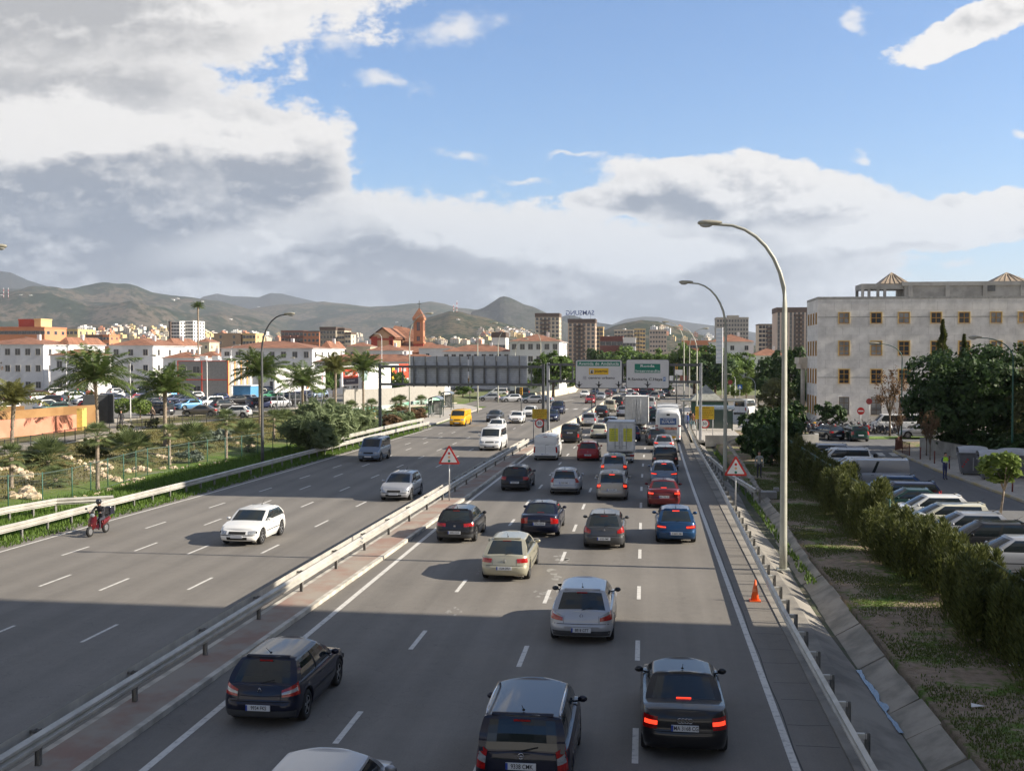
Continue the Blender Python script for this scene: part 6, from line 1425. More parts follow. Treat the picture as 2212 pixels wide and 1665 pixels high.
walker(1705, 897, .1, 15, 'walk', (.05, .045, .03), (.03, .03, .03), 'person in olive walking away beside the grey building')
walker(1680, 925, .1, 190, 'stand', (.62, .62, .62), (.5, .5, .5), 'person in white standing among the motorbikes')
walker(1668, 922, .1, 160, 'stand', (.06, .09, .10), (.04, .06, .08), 'person in teal jacket standing left of the one in white')
walker(1689, 922, .1, 200, 'walk', (.45, .36, .28), (.3, .25, .2), 'person in beige near the lamp post and motorbikes')
walker(1640, 1032, .0, 175, 'stand', (.30, .32, .30), (.05, .05, .06), 'person in grey top standing under the dark bushes by the grass')
for k, (px_, py_, s_, tr, lb) in enumerate([(1486, 926, (.05, .10, .30), (.04, .05, .10), 'person in blue waiting at the bus door'), (1492, 920, (.03, .03, .035), (.10, .22, .28), 'person in black coat and jeans at the bus stop'), (1497, 927, (.28, .14, .08), (.25, .35, .38), 'person in brown top at the bus stop'), (1503, 919, (.03, .025, .03), (.03, .03, .03), 'person in black behind the others at the bus stop'), (1508, 929, (.62, .35, .30), (.25, .26, .28), 'person in pink and white at the bus stop'), (1566, 932, (.40, .42, .50), (.15, .08, .07), 'person in pale blue beside the green shelter')]):
    walker(px_, py_, .14, 40*k+100, 'stand', s_, tr, lb)
# ---------------------------------------------------------------- vegetation
def leafmat(name, a, b, trans=.22, sc=.8):
    if name in MATS: return MATS[name]
    m = bpy.data.materials.new(name); m.use_nodes = True; t = m.node_tree; bs = t.nodes['Principled BSDF']; bs.inputs['Roughness'].default_value = .6; bs.inputs['Specular IOR Level'].default_value = .25
    g = t.nodes.new('ShaderNodeNewGeometry'); oi = t.nodes.new('ShaderNodeObjectInfo'); tcn = t.nodes.new('ShaderNodeTexCoord')
    n = noise(t, tcn.outputs['Object'], sc, 3, .6); n2 = X(t, g.outputs['Random Per Island'])
    f = (n*.55+n2*.6+X(t, oi.outputs['Random'])*.15-.15).clamp(); c = mixc(t, f, a, b)
    t.links.new(c, bs.inputs['Base Color']); tr = t.nodes.new('ShaderNodeBsdfTranslucent'); mx = t.nodes.new('ShaderNodeMixShader'); mx.inputs[0].default_value = trans
    t.links.new(c, tr.inputs[0]); t.links.new(bs.outputs[0], mx.inputs[1]); t.links.new(tr.outputs[0], mx.inputs[2]); t.links.new(mx.outputs[0], t.nodes['Material Output'].inputs[0])
    MATS[name] = m; return m
L_dark = leafmat('leaf_dark', (.022, .045, .016), (.065, .115, .030))
L_mid = leafmat('leaf_mid', (.055, .10, .022), (.16, .24, .055), .3)
L_olive = leafmat('leaf_olive', (.08, .095, .035), (.21, .22, .09), .3)
L_light = leafmat('leaf_light', (.09, .14, .03), (.24, .32, .08), .35)
L_cyp = leafmat('leaf_cypress', (.032, .050, .015), (.17, .185, .055), .3, 1.2)
L_palm = leafmat('leaf_palm', (.055, .095, .028), (.18, .24, .07), .3)
L_palmy = leafmat('leaf_palm_yellow', (.10, .12, .03), (.28, .27, .10), .3)
L_fan = leafmat('leaf_fan_palm', (.06, .09, .035), (.20, .24, .10), .25)
L_silver = leafmat('leaf_silver', (.10, .13, .10), (.24, .28, .22), .2)
L_brown = leafmat('leaf_brown', (.10, .06, .03), (.24, .15, .08), .2)
def leaf(mb, c, n, u, s, asp=1.6):
    v = n.cross(u).normalized()
    u = u.normalized(); a = c-u*s*asp/2; b = c+u*s*asp/2
    mb.v += [tuple(a), tuple(c+v*s*.5), tuple(b), tuple(c-v*s*.5)]; o = len(mb.v)-4; mb.f.append((o, o+1, o+2, o+3)); mb.m.append(0); mb.sm.append(False)
def crown_mesh(seed, blobs_, n, s, name='crown', mat=None, shell_=.55, asp=1.5, droop=0.):
    """leaf sized faces spread through a set of ellipsoid lobes"""
    rnd = random.Random(seed); mb = MB(); tot = sum(b[3]*b[4]*b[5] for b in blobs_)**1.0
    for (cx, cy, cz, rx, ry, rz) in blobs_:
        k = int(n*(rx*ry*rz)/tot)+1; sub = [(rnd.gauss(0, 1), rnd.gauss(0, 1), rnd.gauss(0, 1)) for _ in range(max(5, k//55))]
        for _ in range(k):
            q = Vector(sub[rnd.randrange(len(sub))]).normalized(); d = (q+Vector((rnd.gauss(0, .22), rnd.gauss(0, .22), rnd.gauss(0, .22)))).normalized()
            r = shell_+(1-shell_)*rnd.random()**.6
            r *= .86+.22*((hash((round(q.x, 3), round(q.y, 3))) % 97)/97)
            p = Vector((cx+d.x*rx*r, cy+d.y*ry*r, cz+d.z*rz*r))
            nn = (d+Vector((rnd.gauss(0, .6), rnd.gauss(0, .6), rnd.gauss(0, .6)+.25))).normalized(); u = nn.cross(Vector((rnd.gauss(0, 1), rnd.gauss(0, 1), rnd.gauss(0, 1)-droop)))
            if u.length < .1: continue
            leaf(mb, p, nn, u, s*rnd.uniform(.6, 1.3), asp)
    return mb.mesh(name, mat or L_mid)
def trunk_mesh(h, r, limbs, seed=1, mat=None, lean=0.):
    rnd = random.Random(seed); mb = MB(); mb.tube([(0, 0, -.1), (lean*.3, 0, h*.5), (lean, 0, h)], [r*1.25, r*.9, r*.75], 9)
    for (x, y, z) in limbs: mb.tube([(lean, 0, h*.92), (lean+x*.45, y*.45, h+(z-h)*.55), (lean+x, y, z)], [r*.6, r*.4, r*.15], 6)
    return mb.mesh('trunk', mat or M_trunk)
TREES = {}
def tree_proto(kind):
    if kind in TREES: return TREES[kind]
    R = random.Random(hash(kind) % 1000 if False else sum(map(ord, kind)))
    def lobes(n, R0, H0, Z0, s=.45): return [(0, 0, Z0, R0*.6, R0*.6, H0*.6)]+[(R0*.62*cos(2.4*k+R.uniform(-.3, .3))*R.uniform(.6, 1), R0*.62*sin(2.4*k)*R.uniform(.6, 1), Z0+H0*R.uniform(-.55, .6), R0*s*R.uniform(.7, 1.15), R0*s*R.uniform(.7, 1.15), H0*s*R.uniform(.7, 1.1)) for k in range(n)]
    if kind == 'big': b = lobes(16, 5.6, 3.9, 5.2, .42)+[(3.0*cos(k), 3.0*sin(k), 3.3, 2.4, 2.4, 1.6) for k in range(6)]; d = (crown_mesh(3, b, 26000, .24, mat=L_dark), trunk_mesh(3.2, .32, [(x*.7, y*.7, z) for x, y, z, *_ in b[1:8]], 2))
    elif kind == 'round': b = lobes(15, 4.6, 4.7, 4.9, .46); d = (crown_mesh(5, b, 7000, .36, mat=L_mid), trunk_mesh(3.0, .25, [(x*.7, y*.7, z) for x, y, z, *_ in b[1:6]], 3))
    elif kind == 'round2': b = lobes(17, 5.2, 4.9, 5.0, .44); d = (crown_mesh(8, b, 7000, .38, mat=L_mid), trunk_mesh(3.0, .25, [(x*.7, y*.7, z) for x, y, z, *_ in b[1:6]], 4))
    elif kind == 'dark': b = lobes(14, 4.2, 4.7, 4.7, .48); d = (crown_mesh(15, b, 7000, .34, mat=L_dark), trunk_mesh(3.0, .25, [(x*.7, y*.7, z) for x, y, z, *_ in b[1:6]], 5))
    elif kind == 'olive': b = lobes(10, 3.2, 3.2, 4.2, .45); d = (crown_mesh(25, b, 5000, .26, mat=L_olive), trunk_mesh(2.2, .16, [(x*.7, y*.7, z) for x, y, z, *_ in b[1:6]], 6))
    elif kind == 'sapling': b = lobes(8, 1.15, 1.3, 3.6, .40); d = (crown_mesh(31, b, 1500, .17, mat=L_light, shell_=.2), trunk_mesh(2.6, .05, [(x*.8, y*.8, z) for x, y, z, *_ in b[1:7]], 7, M_palmtrunk, .15))
    elif kind == 'bare': b = lobes(10, 2.6, 2.6, 4.2, .45); d = (crown_mesh(33, b, 1300, .16, mat=L_brown, shell_=.1), trunk_mesh(2.0, .12, [(x, y, z+.3) for x, y, z, *_ in b[1:]], 8))
    elif kind == 'bush': b = lobes(8, 1.0, .7, .65, .5); d = (crown_mesh(41, b, 1500, .13, mat=L_dark), trunk_mesh(.3, .06, [], 9))
    elif kind == 'wild': b = lobes(12, 2.2, 1.4, 1.25, .5); d = (crown_mesh(43, b, 9000, .085, mat=leafmat('leaf_tamarisk', (.10, .14, .06), (.26, .31, .16), .35), shell_=.05, asp=6, droop=-2), trunk_mesh(.5, .06, [(x*.8, y*.8, z) for x, y, z, *_ in b[1:7]], 9))
    elif kind == 'ball': d = (crown_mesh(47, [(0, 0, .95, .85, .85, .62)], 2200, .10, mat=L_light, shell_=.8), trunk_mesh(.6, .05, [], 9))
    elif kind == 'silver': b = lobes(7, .7, .45, .4, .5); d = (crown_mesh(49, b, 1100, .09, mat=L_silver, asp=3), trunk_mesh(.2, .03, [], 9))
    TREES[kind] = d; return d
def plant(kind, x, y, z, sx, sz, label, name='tree', cat='tree', group=None, mat=None, rz=None, foliage='crown'):
    cm, tm = tree_proto(kind); t = thing(name, label, cat, (x, y, z), rz if rz is not None else (x*7.3+y*3.1) % 6.28, group); t.scale = (sx, sx, sz)
    c = link(foliage, cm, t)
    if mat: c.material_slots[0].link = 'OBJECT'; c.material_slots[0].material = mat
    link('trunk' if kind not in ('bush', 'wild', 'ball', 'silver') else 'stem', tm, t); return t
def palm_meshes(seed, nf=22, L=3.3, mat=None, up=.0):
    """feather palm crown, origin at the top of the trunk"""
    rnd = random.Random(seed); mb = MB(); st = MB()
    for k in range(nf):
        az = 2.399*k+rnd.uniform(-.2, .2); el = lerp(1.45, -.15, (k+.5)/nf)+up; l = L*rnd.uniform(.8, 1.1)*(.8 if el > 1.1 else 1)
        P = []; p = Vector((0, 0, 0)); a = el
        for i in range(13): P.append(p.copy()); p = p+Vector((cos(az)*cos(a), sin(az)*cos(a), sin(a)))*l/12; a -= lerp(.03, .17, i/12)*(1.0 if el > -.1 else .5)
        st.tube(P, [.035*(1-i/14) for i in range(13)], 3, cap=False)
        side = Vector((-sin(az), cos(az), 0))
        for i in range(1, 13):
            for j in range(5):
                q = (i-1+j/5)/12; pp = P[i-1].lerp(P[i], j/5); d = (P[i]-P[i-1]).normalized(); w = l*.30*sin(pi*min(1, q*.88+.13))**.6
                for s in (1, -1):
                    tip = pp+(side*s*.85+d*.55+Vector((0, 0, -.35+rnd.uniform(-.35, .35)))).normalized()*w*rnd.uniform(.8, 1.1); m_ = pp.lerp(tip, .45); n_ = d*.036
                    mb.v += [tuple(pp), tuple(m_+n_), tuple(tip), tuple(m_-n_)]; o = len(mb.v)-4; mb.f.append((o, o+1, o+2, o+3)); mb.m.append(0); mb.sm.append(False)
    return mb.mesh('crown', mat or L_palm), st.mesh('frond_stems', pm('frond_stem', (.16, .17, .06), .7, var=0))
def fan_mesh(seed, nf=26, L=1.0, mat=None):
    rnd = random.Random(seed); mb = MB()
    for k in range(nf):
        az = 2.399*k; el = lerp(1.4, -.7, (k+.5)/nf)+rnd.uniform(-.1, .1); d = Vector((cos(az)*cos(el), sin(az)*cos(el), sin(el))); side = Vector((-sin(az), cos(az), 0)); up = d.cross(side)
        b = d*L*.55; mb.tube([(0, 0, 0), tuple(b)], .014, 3, cap=False)
        for j in range(15):
            a = (j-7)/7*1.25; t = (d*cos(a)+side*sin(a)); tip = b+t*L*.62*rnd.uniform(.85, 1.05)+Vector((0, 0, -.12*L)); mid = b.lerp(tip, .55); n_ = t.cross(up).normalized()*.026*L
            mb.v += [tuple(b), tuple(mid+n_), tuple(tip), tuple(mid-n_)]; o = len(mb.v)-4; mb.f.append((o, o+1, o+2, o+3)); mb.m.append(0); mb.sm.append(False)
    return mb.mesh('crown', mat or L_fan)
PC = [palm_meshes(1, 30), palm_meshes(2, 28, 3.0, up=.1), palm_meshes(3, 24, 2.7, L_palmy, .25)]
FCM = [fan_mesh(1), fan_mesh(2, 34, 1.0)]
def ptrunk(h, r, name='trunk', lean=0):
    mb = MB(); n = 16; mb.tube([(lean*(i/n)**2, 0, -.2+(h+.2)*i/n) for i in range(n+1)], [r*(1.35-.5*min(1, i/3)+.06*(i % 2))*(1 if i < n-2 else 1.15) for i in range(n+1)], 10); return mb.mesh(name, M_palmtrunk)
def palm(x, y, z, h, sc, v, label, r=.17, lean=0., group='tall feather palms', rz=0):
    t = thing('palm_tree', label, 'palm tree', (x, y, z), rz, group); link('trunk', ptrunk(h, r, lean=lean), t); c = link('crown', PC[v][0], t, (lean, 0, h)); c.scale = (sc,)*3; s = link('frond_stems', PC[v][1], c); return t
def fan(x, y, z, h, sc, v, label, group='small fan palms', mat=None):
    t = thing('fan_palm', label, 'palm', (x, y, z), x*3.3, group)
    if h > .2: link('trunk', ptrunk(h, .13), t)
    c = link('crown', FCM[v], t, (0, 0, max(h, .15))); c.scale = (sc,)*3
    if mat: c.material_slots[0].link = 'OBJECT'; c.material_slots[0].material = mat
    return t
def palmpx(bx, by, cy, sc, v, label, lean=0., rz=0, **k):      # base pixel, crown centre pixel row
    x, y, z = GT(bx, by); d = -x*sin(YAW)+y*cos(YAW); return palm(x, y, z, H_CAM+(770-cy)*d/FPX-z, sc, v, label, lean=lean, rz=rz, **k)
palmpx(26, 974, 868, .98, 2, 'tall palm with yellowish upswept fronds at the left edge', .2)
palmpx(211, 935, 818, 1.5, 0, 'largest tall feather palm above the car park', .3, rz=2.8)
palmpx(357, 963, 842, 1.08, 1, 'tall palm with rounded head left of the left lamp', rz=1)
palmpx(562, 930, 808, 1.25, 1, 'tall palm directly behind the dark left lamp', rz=4)
palmpx(654, 914, 828, 1.15, 0, 'tall palm in front of the white billboard', rz=2)
palmpx(725, 896, 800, 1.25, 2, 'tall palm with yellowish fronds left of the purple billboard', rz=5)
palmpx(785, 893, 798, 1.28, 1, 'tall palm right of the purple billboard', rz=3)
for px_, py_, cy_2, lb in ((930, 868, 806, 'slim palm seen through the back of the left sign'), (1180, 842, 755, 'broad palm before the white block behind the gantry posts')):
    x, y, z = GT(px_, py_); d = -x*sin(YAW)+y*cos(YAW); palm(x, y, z, H_CAM+(770-cy_2)*d/FPX-z, 1.5 if px_ > 1000 else .8, 0, lb)
for px_, py_, cy_2, lb in ((240, 880, 760, 'very slim tall palm with small head behind the largest palm'),):
    x, y = G(px_, py_, .8); d = -x*sin(YAW)+y*cos(YAW); palm(x-12, y+60, .8, 17, .5, 0, lb)
fl_ = [(25, 1052, 988, 1.0, 0, 'fan palm with dark trunk at the left edge'), (211, 1058, 942, 1.0, 0, 'fan palm with long trunk in the fence line'), (366, 1003, 936, .85, 0, 'fan palm with short trunk beside the rocks'), (489, 992, 908, 1.05, 0, 'straight fan palm nearest before the white hatchback'),
 (592, 948, 903, 1.0, 0, 'fan palm right behind the dark left lamp'), (758, 905, 882, 1.2, 1, 'fan palm behind the tamarisk bush'), (803, 902, 877, 1.1, 1, 'fan palm with short trunk before the hoarding'), (855, 895, 872, 1.1, 1, 'first of two fan palms left of the bus shelters'), (866, 893, 870, 1.3, 1, 'second of two fan palms left of the bus shelters'), (910, 882, 868, 1.2, 1, 'fan palm next to the bus shelters'), (720, 905, 884, 1.0, 1, 'small fan palm between palm trunks'), (946, 868, 855, 1.0, 1, 'small fan palm behind the bus shelters')]
for bx_, by_, cy_2, s_, v_, lb in fl_:
    x, y, z = GT(bx_, by_); d = -x*sin(YAW)+y*cos(YAW); fan(x, y, z, max(.3, H_CAM+(770-cy_2)*d/FPX-z), s_, v_, lb)
for bx_, by_, s_, lb in ((104, 1010, 1.9, 'big bushy fan palm near the left edge'), (286, 995, 2.2, 'largest bushy fan palm beside the zigzag rocks'), (418, 968, 2.1, 'bushy fan palm left of the silver shrubs'), (534, 955, 1.9, 'bushy fan palm left of the dark left lamp'), (614, 925, 1.9, 'bushy fan palm between lamp and billboard'), (536, 975, .9, 'low fan palm near the green fence'), (120, 1050, .9, 'low fan palm under the big bushy one')):
    x, y, z = GT(bx_, by_); fan(x, y, z, .5, s_*.95, 1, lb, 'bushy fan palms')
random.seed(5)
for bx_, by_, s_, lb in ((668, 985, 1.25, 'left lobe of the large feathery grey green bush by the guard rail'), (708, 975, 1.5, 'large feathery grey green bush behind the left guard rail'), (752, 955, 1.2, 'feathery bush between the big one and the gantry post')):
    x, y, z = GT(bx_, by_); plant('wild', x, y, z, s_, s_*1.15, lb, 'wild_bush', 'bush', foliage='foliage')
for i, (bx_, by_) in enumerate([(800, 935), (850, 925), (880, 918), (905, 908), (840, 912), (870, 905), (780, 948)]):
    x, y, z = GT(bx_, by_); plant('wild', x-.3, y, z, .62, .62, 'dry brownish shrub behind the upper guard rail, %s from the near end' % ORD[(6, 3, 2, 0, 5, 4, 1)[i]], 'dry_shrub', 'shrub', 'dry shrubs behind the guard rail', L_brown if i % 2 else None, foliage='foliage')
for i, (bx_, by_, k_) in enumerate([(413, 998, 'silver'), (455, 955, 'silver'), (470, 950, 'silver'), (440, 962, 'silver'), (485, 945, 'silver')]):
    x, y, z = GT(bx_, by_); plant('silver', x, y, z, 1.5, 1.3, 'silvery low shrub on the planted slope, %s from the left' % ORD[(0, 2, 3, 1, 4)[i]], 'silver_shrub', 'shrub', 'silver shrubs', foliage='foliage')
for i, (bx_, by_) in enumerate([(185, 985), (200, 975), (215, 985), (235, 968), (255, 960), (70, 1005), (90, 990), (270, 940), (330, 925)]):
    x, y, z = GT(bx_, by_); plant('bush', x, y, z, .9, .8, 'low olive shrub below the black railing, number %s from the left' % ORD[(2, 3, 4, 5, 6, 0, 1, 7, 8)[i]], 'low_shrub', 'shrub', 'low shrubs under the railing', L_olive, foliage='foliage')
x, y = G(264, 902, .8); plant('ball', x, y, .8, 1.5, 1.5, 'left clipped round bush in the garden by the car park', 'clipped_bush', 'bush', foliage='foliage')
x, y = G(303, 903, .8); plant('ball', x, y, .8, 1.7, 1.5, 'right clipped round bush in the garden by the car park', 'clipped_bush', 'bush', foliage='foliage')
# rocks
def rock_mesh(seed):
    r = random.Random(seed); mb = MB(); mb.ell((0, 0, .35), (.5, .42, .40), 8, 6); mb.v = [(x*r.uniform(.75, 1.2), y*r.uniform(.75, 1.2), z*r.uniform(.75, 1.2)) for x, y, z in mb.v]; mb.sm = [False]*len(mb.f); return mb.mesh('rock', pm('pale_rock', (.42, .32, .20), .9, col2=(.62, .52, .38), scale=2.2, detail=6, bump=.3))
RM = [rock_mesh(k) for k in range(6)]; random.seed(77)
def rocks(line, n, s, w, lb):
    for i in range(n):
        t = (i+random.random()*.6)/n*(len(line)-1); k = min(len(line)-2, int(t)); X_ = lerp(line[k][0], line[k+1][0], t-k); Y_ = lerp(line[k][1], line[k+1][1], t-k); x, y, z = GT(X_, Y_)
        o = link('rock', RM[random.randrange(6)], None, (x+random.uniform(-w, w), y+random.uniform(-w, w), z-.08), random.uniform(0, 6)); q = s*random.uniform(.45, 1.1); o.scale = (q, q, q*.85); tag(o, lb.replace('rocks', 'rock').replace('boulders', 'boulder')+', '+ORD[i]+' along the line', 'rock', lb)
rocks([(0, 1105), (60, 1100), (85, 1095)], 14, .45, .1, 'pale rocks at the foot of the fence, left part'); rocks([(100, 1088), (160, 1078), (200, 1072), (235, 1060), (300, 1040)], 34, .42, .1, 'pale rocks at the foot of the fence, middle part')
rocks([(145, 985), (175, 1005), (210, 1022), (250, 1038), (300, 1038)], 44, .5, .4, 'pale rocks in a zigzag line down the slope'); rocks([(200, 1000), (240, 1008), (215, 1018)], 22, .5, .3, 'pale rocks beside the zigzag line')
rocks([(278, 1020), (300, 1015), (322, 1018)], 16, .6, .3, 'pale rocks under the largest bushy palm'); rocks([(0, 1015), (30, 1012), (60, 1022), (66, 1035)], 20, .55, .3, 'pale rocks at the left edge of the slope')
rocks([(35, 1075), (55, 1065), (75, 1080)], 12, .8, .3, 'big pale boulders behind the left fence'); rocks([(342, 985), (365, 992), (385, 985)], 16, .5, .3, 'pale rocks around the third palm'); rocks([(345, 1012), (400, 1010), (470, 1002), (520, 992)], 26, .4, .1, 'pale rocks at the foot of the fence, right part')
rocks([(460, 950), (495, 945), (530, 965), (555, 962)], 20, .45, .3, 'pale rocks between the fan palms'); rocks([(600, 925), (640, 920), (665, 930)], 18, .45, .4, 'pale rocks beside the billboard palm'); rocks([(735, 925), (775, 918), (800, 905), (830, 902)], 20, .5, .4, 'pale rocks near the small palms'); rocks([(570, 1000), (590, 992), (640, 975)], 12, .45, .3, 'pale rocks by the dark left lamp')
# cypress hedge
def cyp_mesh(seed, n=5400):
    r = random.Random(seed); mb = MB(); cols_ = [(r.uniform(-.62, .62), r.uniform(-.55, .55), r.uniform(1.15, 2.75), r.uniform(.20, .44)) for _ in range(9)]
    for _ in range(n):
        cx, cy, h, w = cols_[r.randrange(9)]; t = r.random()**.85; rad = w*(1-t**2.2)**.5*(.45+.55*r.random()**.5)*(1 if t > .12 else .8); a = r.uniform(0, 2*pi)
        p = Vector((cx+rad*cos(a), cy+rad*sin(a), h*t+.05)); d = Vector((cos(a)*.45+r.gauss(0, .25), sin(a)*.45+r.gauss(0, .25), 1.0)).normalized(); s = Vector((-sin(a)+r.gauss(0, .3), cos(a)+r.gauss(0, .3), r.gauss(0, .2))).normalized(); L = r.uniform(.14, .32); w_ = s*r.uniform(.014, .034)
        mb.v += [tuple(p), tuple(p+d*L*.5+w_), tuple(p+d*L), tuple(p+d*L*.5-w_)]; o = len(mb.v)-4; mb.f.append((o, o+1, o+2, o+3)); mb.m.append(0); mb.sm.append(False)
    return mb.mesh('foliage', L_cyp), [c for c in cols_]
CM = [cyp_mesh(k)[0] for k in (1, 2, 3, 4)]; cst = trunk_mesh(1.4, .06, [], 3)
random.seed(31); y = 28.; i = 0
while y < 84:
    sc = random.uniform(.92, 1.12); hz2 = random.uniform(.74, .98)*(1.08 if y < 40 else 1.0)*(.9 if 36.5 < y < 38.5 else 1)
    if not any(g < y < g+.9 for g in (36.6, 41.5, 47.2, 53.4)):
        t = thing('cypress', '%s cypress bush counted from the near end of the hedge' % ORD[i], 'cypress', (9.9+random.uniform(-.15, .15)+(.5 if y > 60 else 0), y, 0), random.uniform(0, 6), 'cypress hedge'); t.scale = (sc*1.1, sc*1.1, hz2); link('foliage', CM[i % 4], t); link('stem', cst, t); i += 1
    y += random.uniform(1.15, 1.5) if y < 60 else 1.9
for k, (x, y, s_, kd) in enumerate([(10.4, 86, 2.0, 'bush'), (9.4, 84, 1.9, 'bush'), (10.6, 91, 2.3, 'bush'), (9.0, 89, 1.8, 'bush'), (11.5, 95, 2.4, 'bush'), (9.8, 97, 2.0, 'bush')]):
    plant(kd, x, y, 0, s_, s_*1.35, 'dark round evergreen bush beyond the hedge, %s from the near end' % ORD[k], 'evergreen_bush', 'bush', 'evergreen bushes beyond the hedge', foliage='foliage')
for k, (px_, py_, s_) in enumerate([(1640, 955, .9), (1625, 962, .7), (1610, 960, .8), (1655, 965, .7)]):
    x, y, z = GT(px_, py_); plant('bush', x, y, z, s_*1.3, s_, 'bright green low bush beside the lamp foot, %s one' % ORD[k], 'green_bush', 'bush', 'bright green bushes', L_light, foliage='foliage')
# right side trees
plant('big', 26.0, 92, .14, 1.03, 1.05, 'big dark dome shaped tree right of the grey building front')
def cone_tree(x, y, h, w, label):
    r = random.Random(int(h*10)); mb = MB()
    for _ in range(3800):
        t = r.random()**.8; a = r.uniform(0, 6.28); rr = w*(1-t)*(.35+.65*r.random()**.6)*(.75+.35*sin(t*38+a)); p = Vector((rr*cos(a), rr*sin(a), 1+(h-1)*t)); d = Vector((cos(a), sin(a), .35+r.gauss(0, .2))).normalized(); leaf(mb, p, Vector((r.gauss(0, 1), r.gauss(0, 1), 1)).normalized(), d, .14, 2.2)
    t = thing('conifer', label, 'conifer', (x, y, .14), 0, 'conifers by the grey building'); link('foliage', mb.mesh('foliage', L_cyp), t); link('trunk', trunk_mesh(h*.8, .12, []), t)
a_ = AT(2037, 690, 101); cone_tree(a_[0], 101, a_[2]-.14, 2.3, 'taller narrow conifer rising behind the big dark tree')
a_ = AT(2083, 722, 101); cone_tree(a_[0], 101, a_[2]-.14, 1.9, 'shorter narrow conifer rising behind the big dark tree')
x, y = G(2159, 1153); plant('sapling', x, y, .02, 1.2, .80, 'thin young tree with yellow green leaves in the parking row', rz=0)
x, y = G(2110, 950, .14); palm(30.4, 82, .14, 7.6, 1.1, 0, 'palm with orange lit trunk at the right edge', .3, -.6)
for k, (x, y, s_, kd, mt, lb) in enumerate([(30, 88, 1.0, 'olive', L_olive, 'olive toned tree right of the big dark tree'), (34, 98, 1.1, 'olive', L_brown, 'orange brown tree behind the right green lamp'), (38, 92, 1.2, 'dark', None, 'dark tree at the right edge behind the palm')]): plant(kd, x, y, .14, s_, s_, lb, mat=mt)
for k, (x, y) in enumerate([(26, 82), (28.5, 80), (31, 78), (27.5, 86), (30.5, 84), (33, 80), (25.5, 88), (33, 76), (29, 90), (24.9, 92.5)]): plant('bush', x, y, .2, 1.9, 1.7, 'dark shrub on the terrace behind the containers, %s from the near side' % ORD[(5, 3, 1, 6, 4, 2, 7, 0, 8, 9)[k]], 'terrace_shrub', 'shrub', 'dark shrubs on the terrace', foliage='foliage')
x, y = G(1795, 928, .1); plant('bush', x, y, .1, 2.1, 2.3, 'dark shrub among the motorbikes before the grey wall', 'shrub', 'shrub', foliage='foliage')
x, y = G(1922, 940, .1); plant('bare', x, y, .1, .8, 1.05, 'half bare young tree in front of the grey building')
for k, (x, y) in enumerate([(21.6, 87.5), (22.3, 91.5), (21.8, 99)]): plant('bare', x, y, .14, .33, .6, 'thin leafless sapling on the street corner, %s from the near end' % ORD[k])
# junction trees
def tpx(kind, px_, py_, ty, w_, label, z=.35, mat=None, **k):   # base pixel, top row, width in px
    x, y = G(px_, py_, z); d = -x*sin(YAW)+y*cos(YAW); h = H_CAM+(770-ty)*d/FPX-z; bw, bh = {'round': (9.6, 9.6), 'round2': (10.8, 10.2), 'dark': (8.8, 9.6), 'olive': (6.8, 7.6), 'bare': (5.6, 7)}[kind]
    return plant(kind, x, y, z, w_*d/FPX/bw, h/bh, label, mat=mat, **k)
tpx('round', 1195, 858, 752, 118, 'round green tree behind the gantry posts'); tpx('round2', 1160, 846, 760, 80, 'green tree left of the round one behind the gantry', mat=L_mid)
tpx('round2', 1335, 833, 738, 150, 'wide green tree top above the left big white sign', mat=None); tpx('round', 1400, 832, 756, 90, 'low green tree between the two big signs'); tpx('dark', 1285, 834, 748, 60, 'dark tree at the left edge of the big white sign')
tpx('round2', 1440, 848, 742, 105, 'green tree just right of the right big sign'); tpx('round', 1500, 850, 734, 130, 'tall green tree right of the big signs'); tpx('round2', 1572, 852, 738, 130, 'green tree behind the tall curved lamp'); tpx('dark', 1545, 858, 770, 110, 'dark low tree beneath the tall green ones')
tpx('dark', 1665, 880, 766, 110, 'dark green tree left of the grey building', mat=None); tpx('dark', 1705, 885, 742, 105, 'dark green tree touching the grey building'); tpx('olive', 1672, 905, 812, 110, 'dull olive round tree before the forecourt path', mat=L_olive); tpx('olive', 1612, 872, 790, 70, 'yellowish tree beside the small curved lamps', mat=L_light)
tpx('dark', 1735, 893, 800, 50, 'dark tree beside the portico of the grey building'); tpx('bare', 1740, 885, 808, 44, 'bare pale tree beside the portico')
for k, (px_, py_, ty, w_, kd, mt, lb) in enumerate([(10, 850, 768, 60, 'bare', None, 'half bare tree before the leftmost white block'), (85, 848, 762, 80, 'bare', None, 'half bare tree left of the largest palm'), (110, 846, 775, 60, 'olive', L_olive, 'olive tree in front of the low tiled house'), (395, 842, 775, 60, 'olive', L_mid, 'green tree left of the grey container building'), (340, 845, 790, 50, 'olive', L_mid, 'small green tree below the white block with tall side wall'), (150, 845, 785, 40, 'olive', L_olive, 'small dull tree behind the blue skip'), (1000, 858, 826, 60, 'olive', L_mid, 'leafy tree under the left half of the sign back'), (700, 862, 790, 60, 'olive', L_mid, 'green tree between the white and purple billboards'), (720, 858, 775, 50, 'dark', None, 'dark tree behind the yellowish palm'), (860, 858, 800, 60, 'olive', L_mid, 'green tree behind the small dark billboard')]): tpx(kd, px_, py_, ty, w_, lb, z=.8, mat=mt)
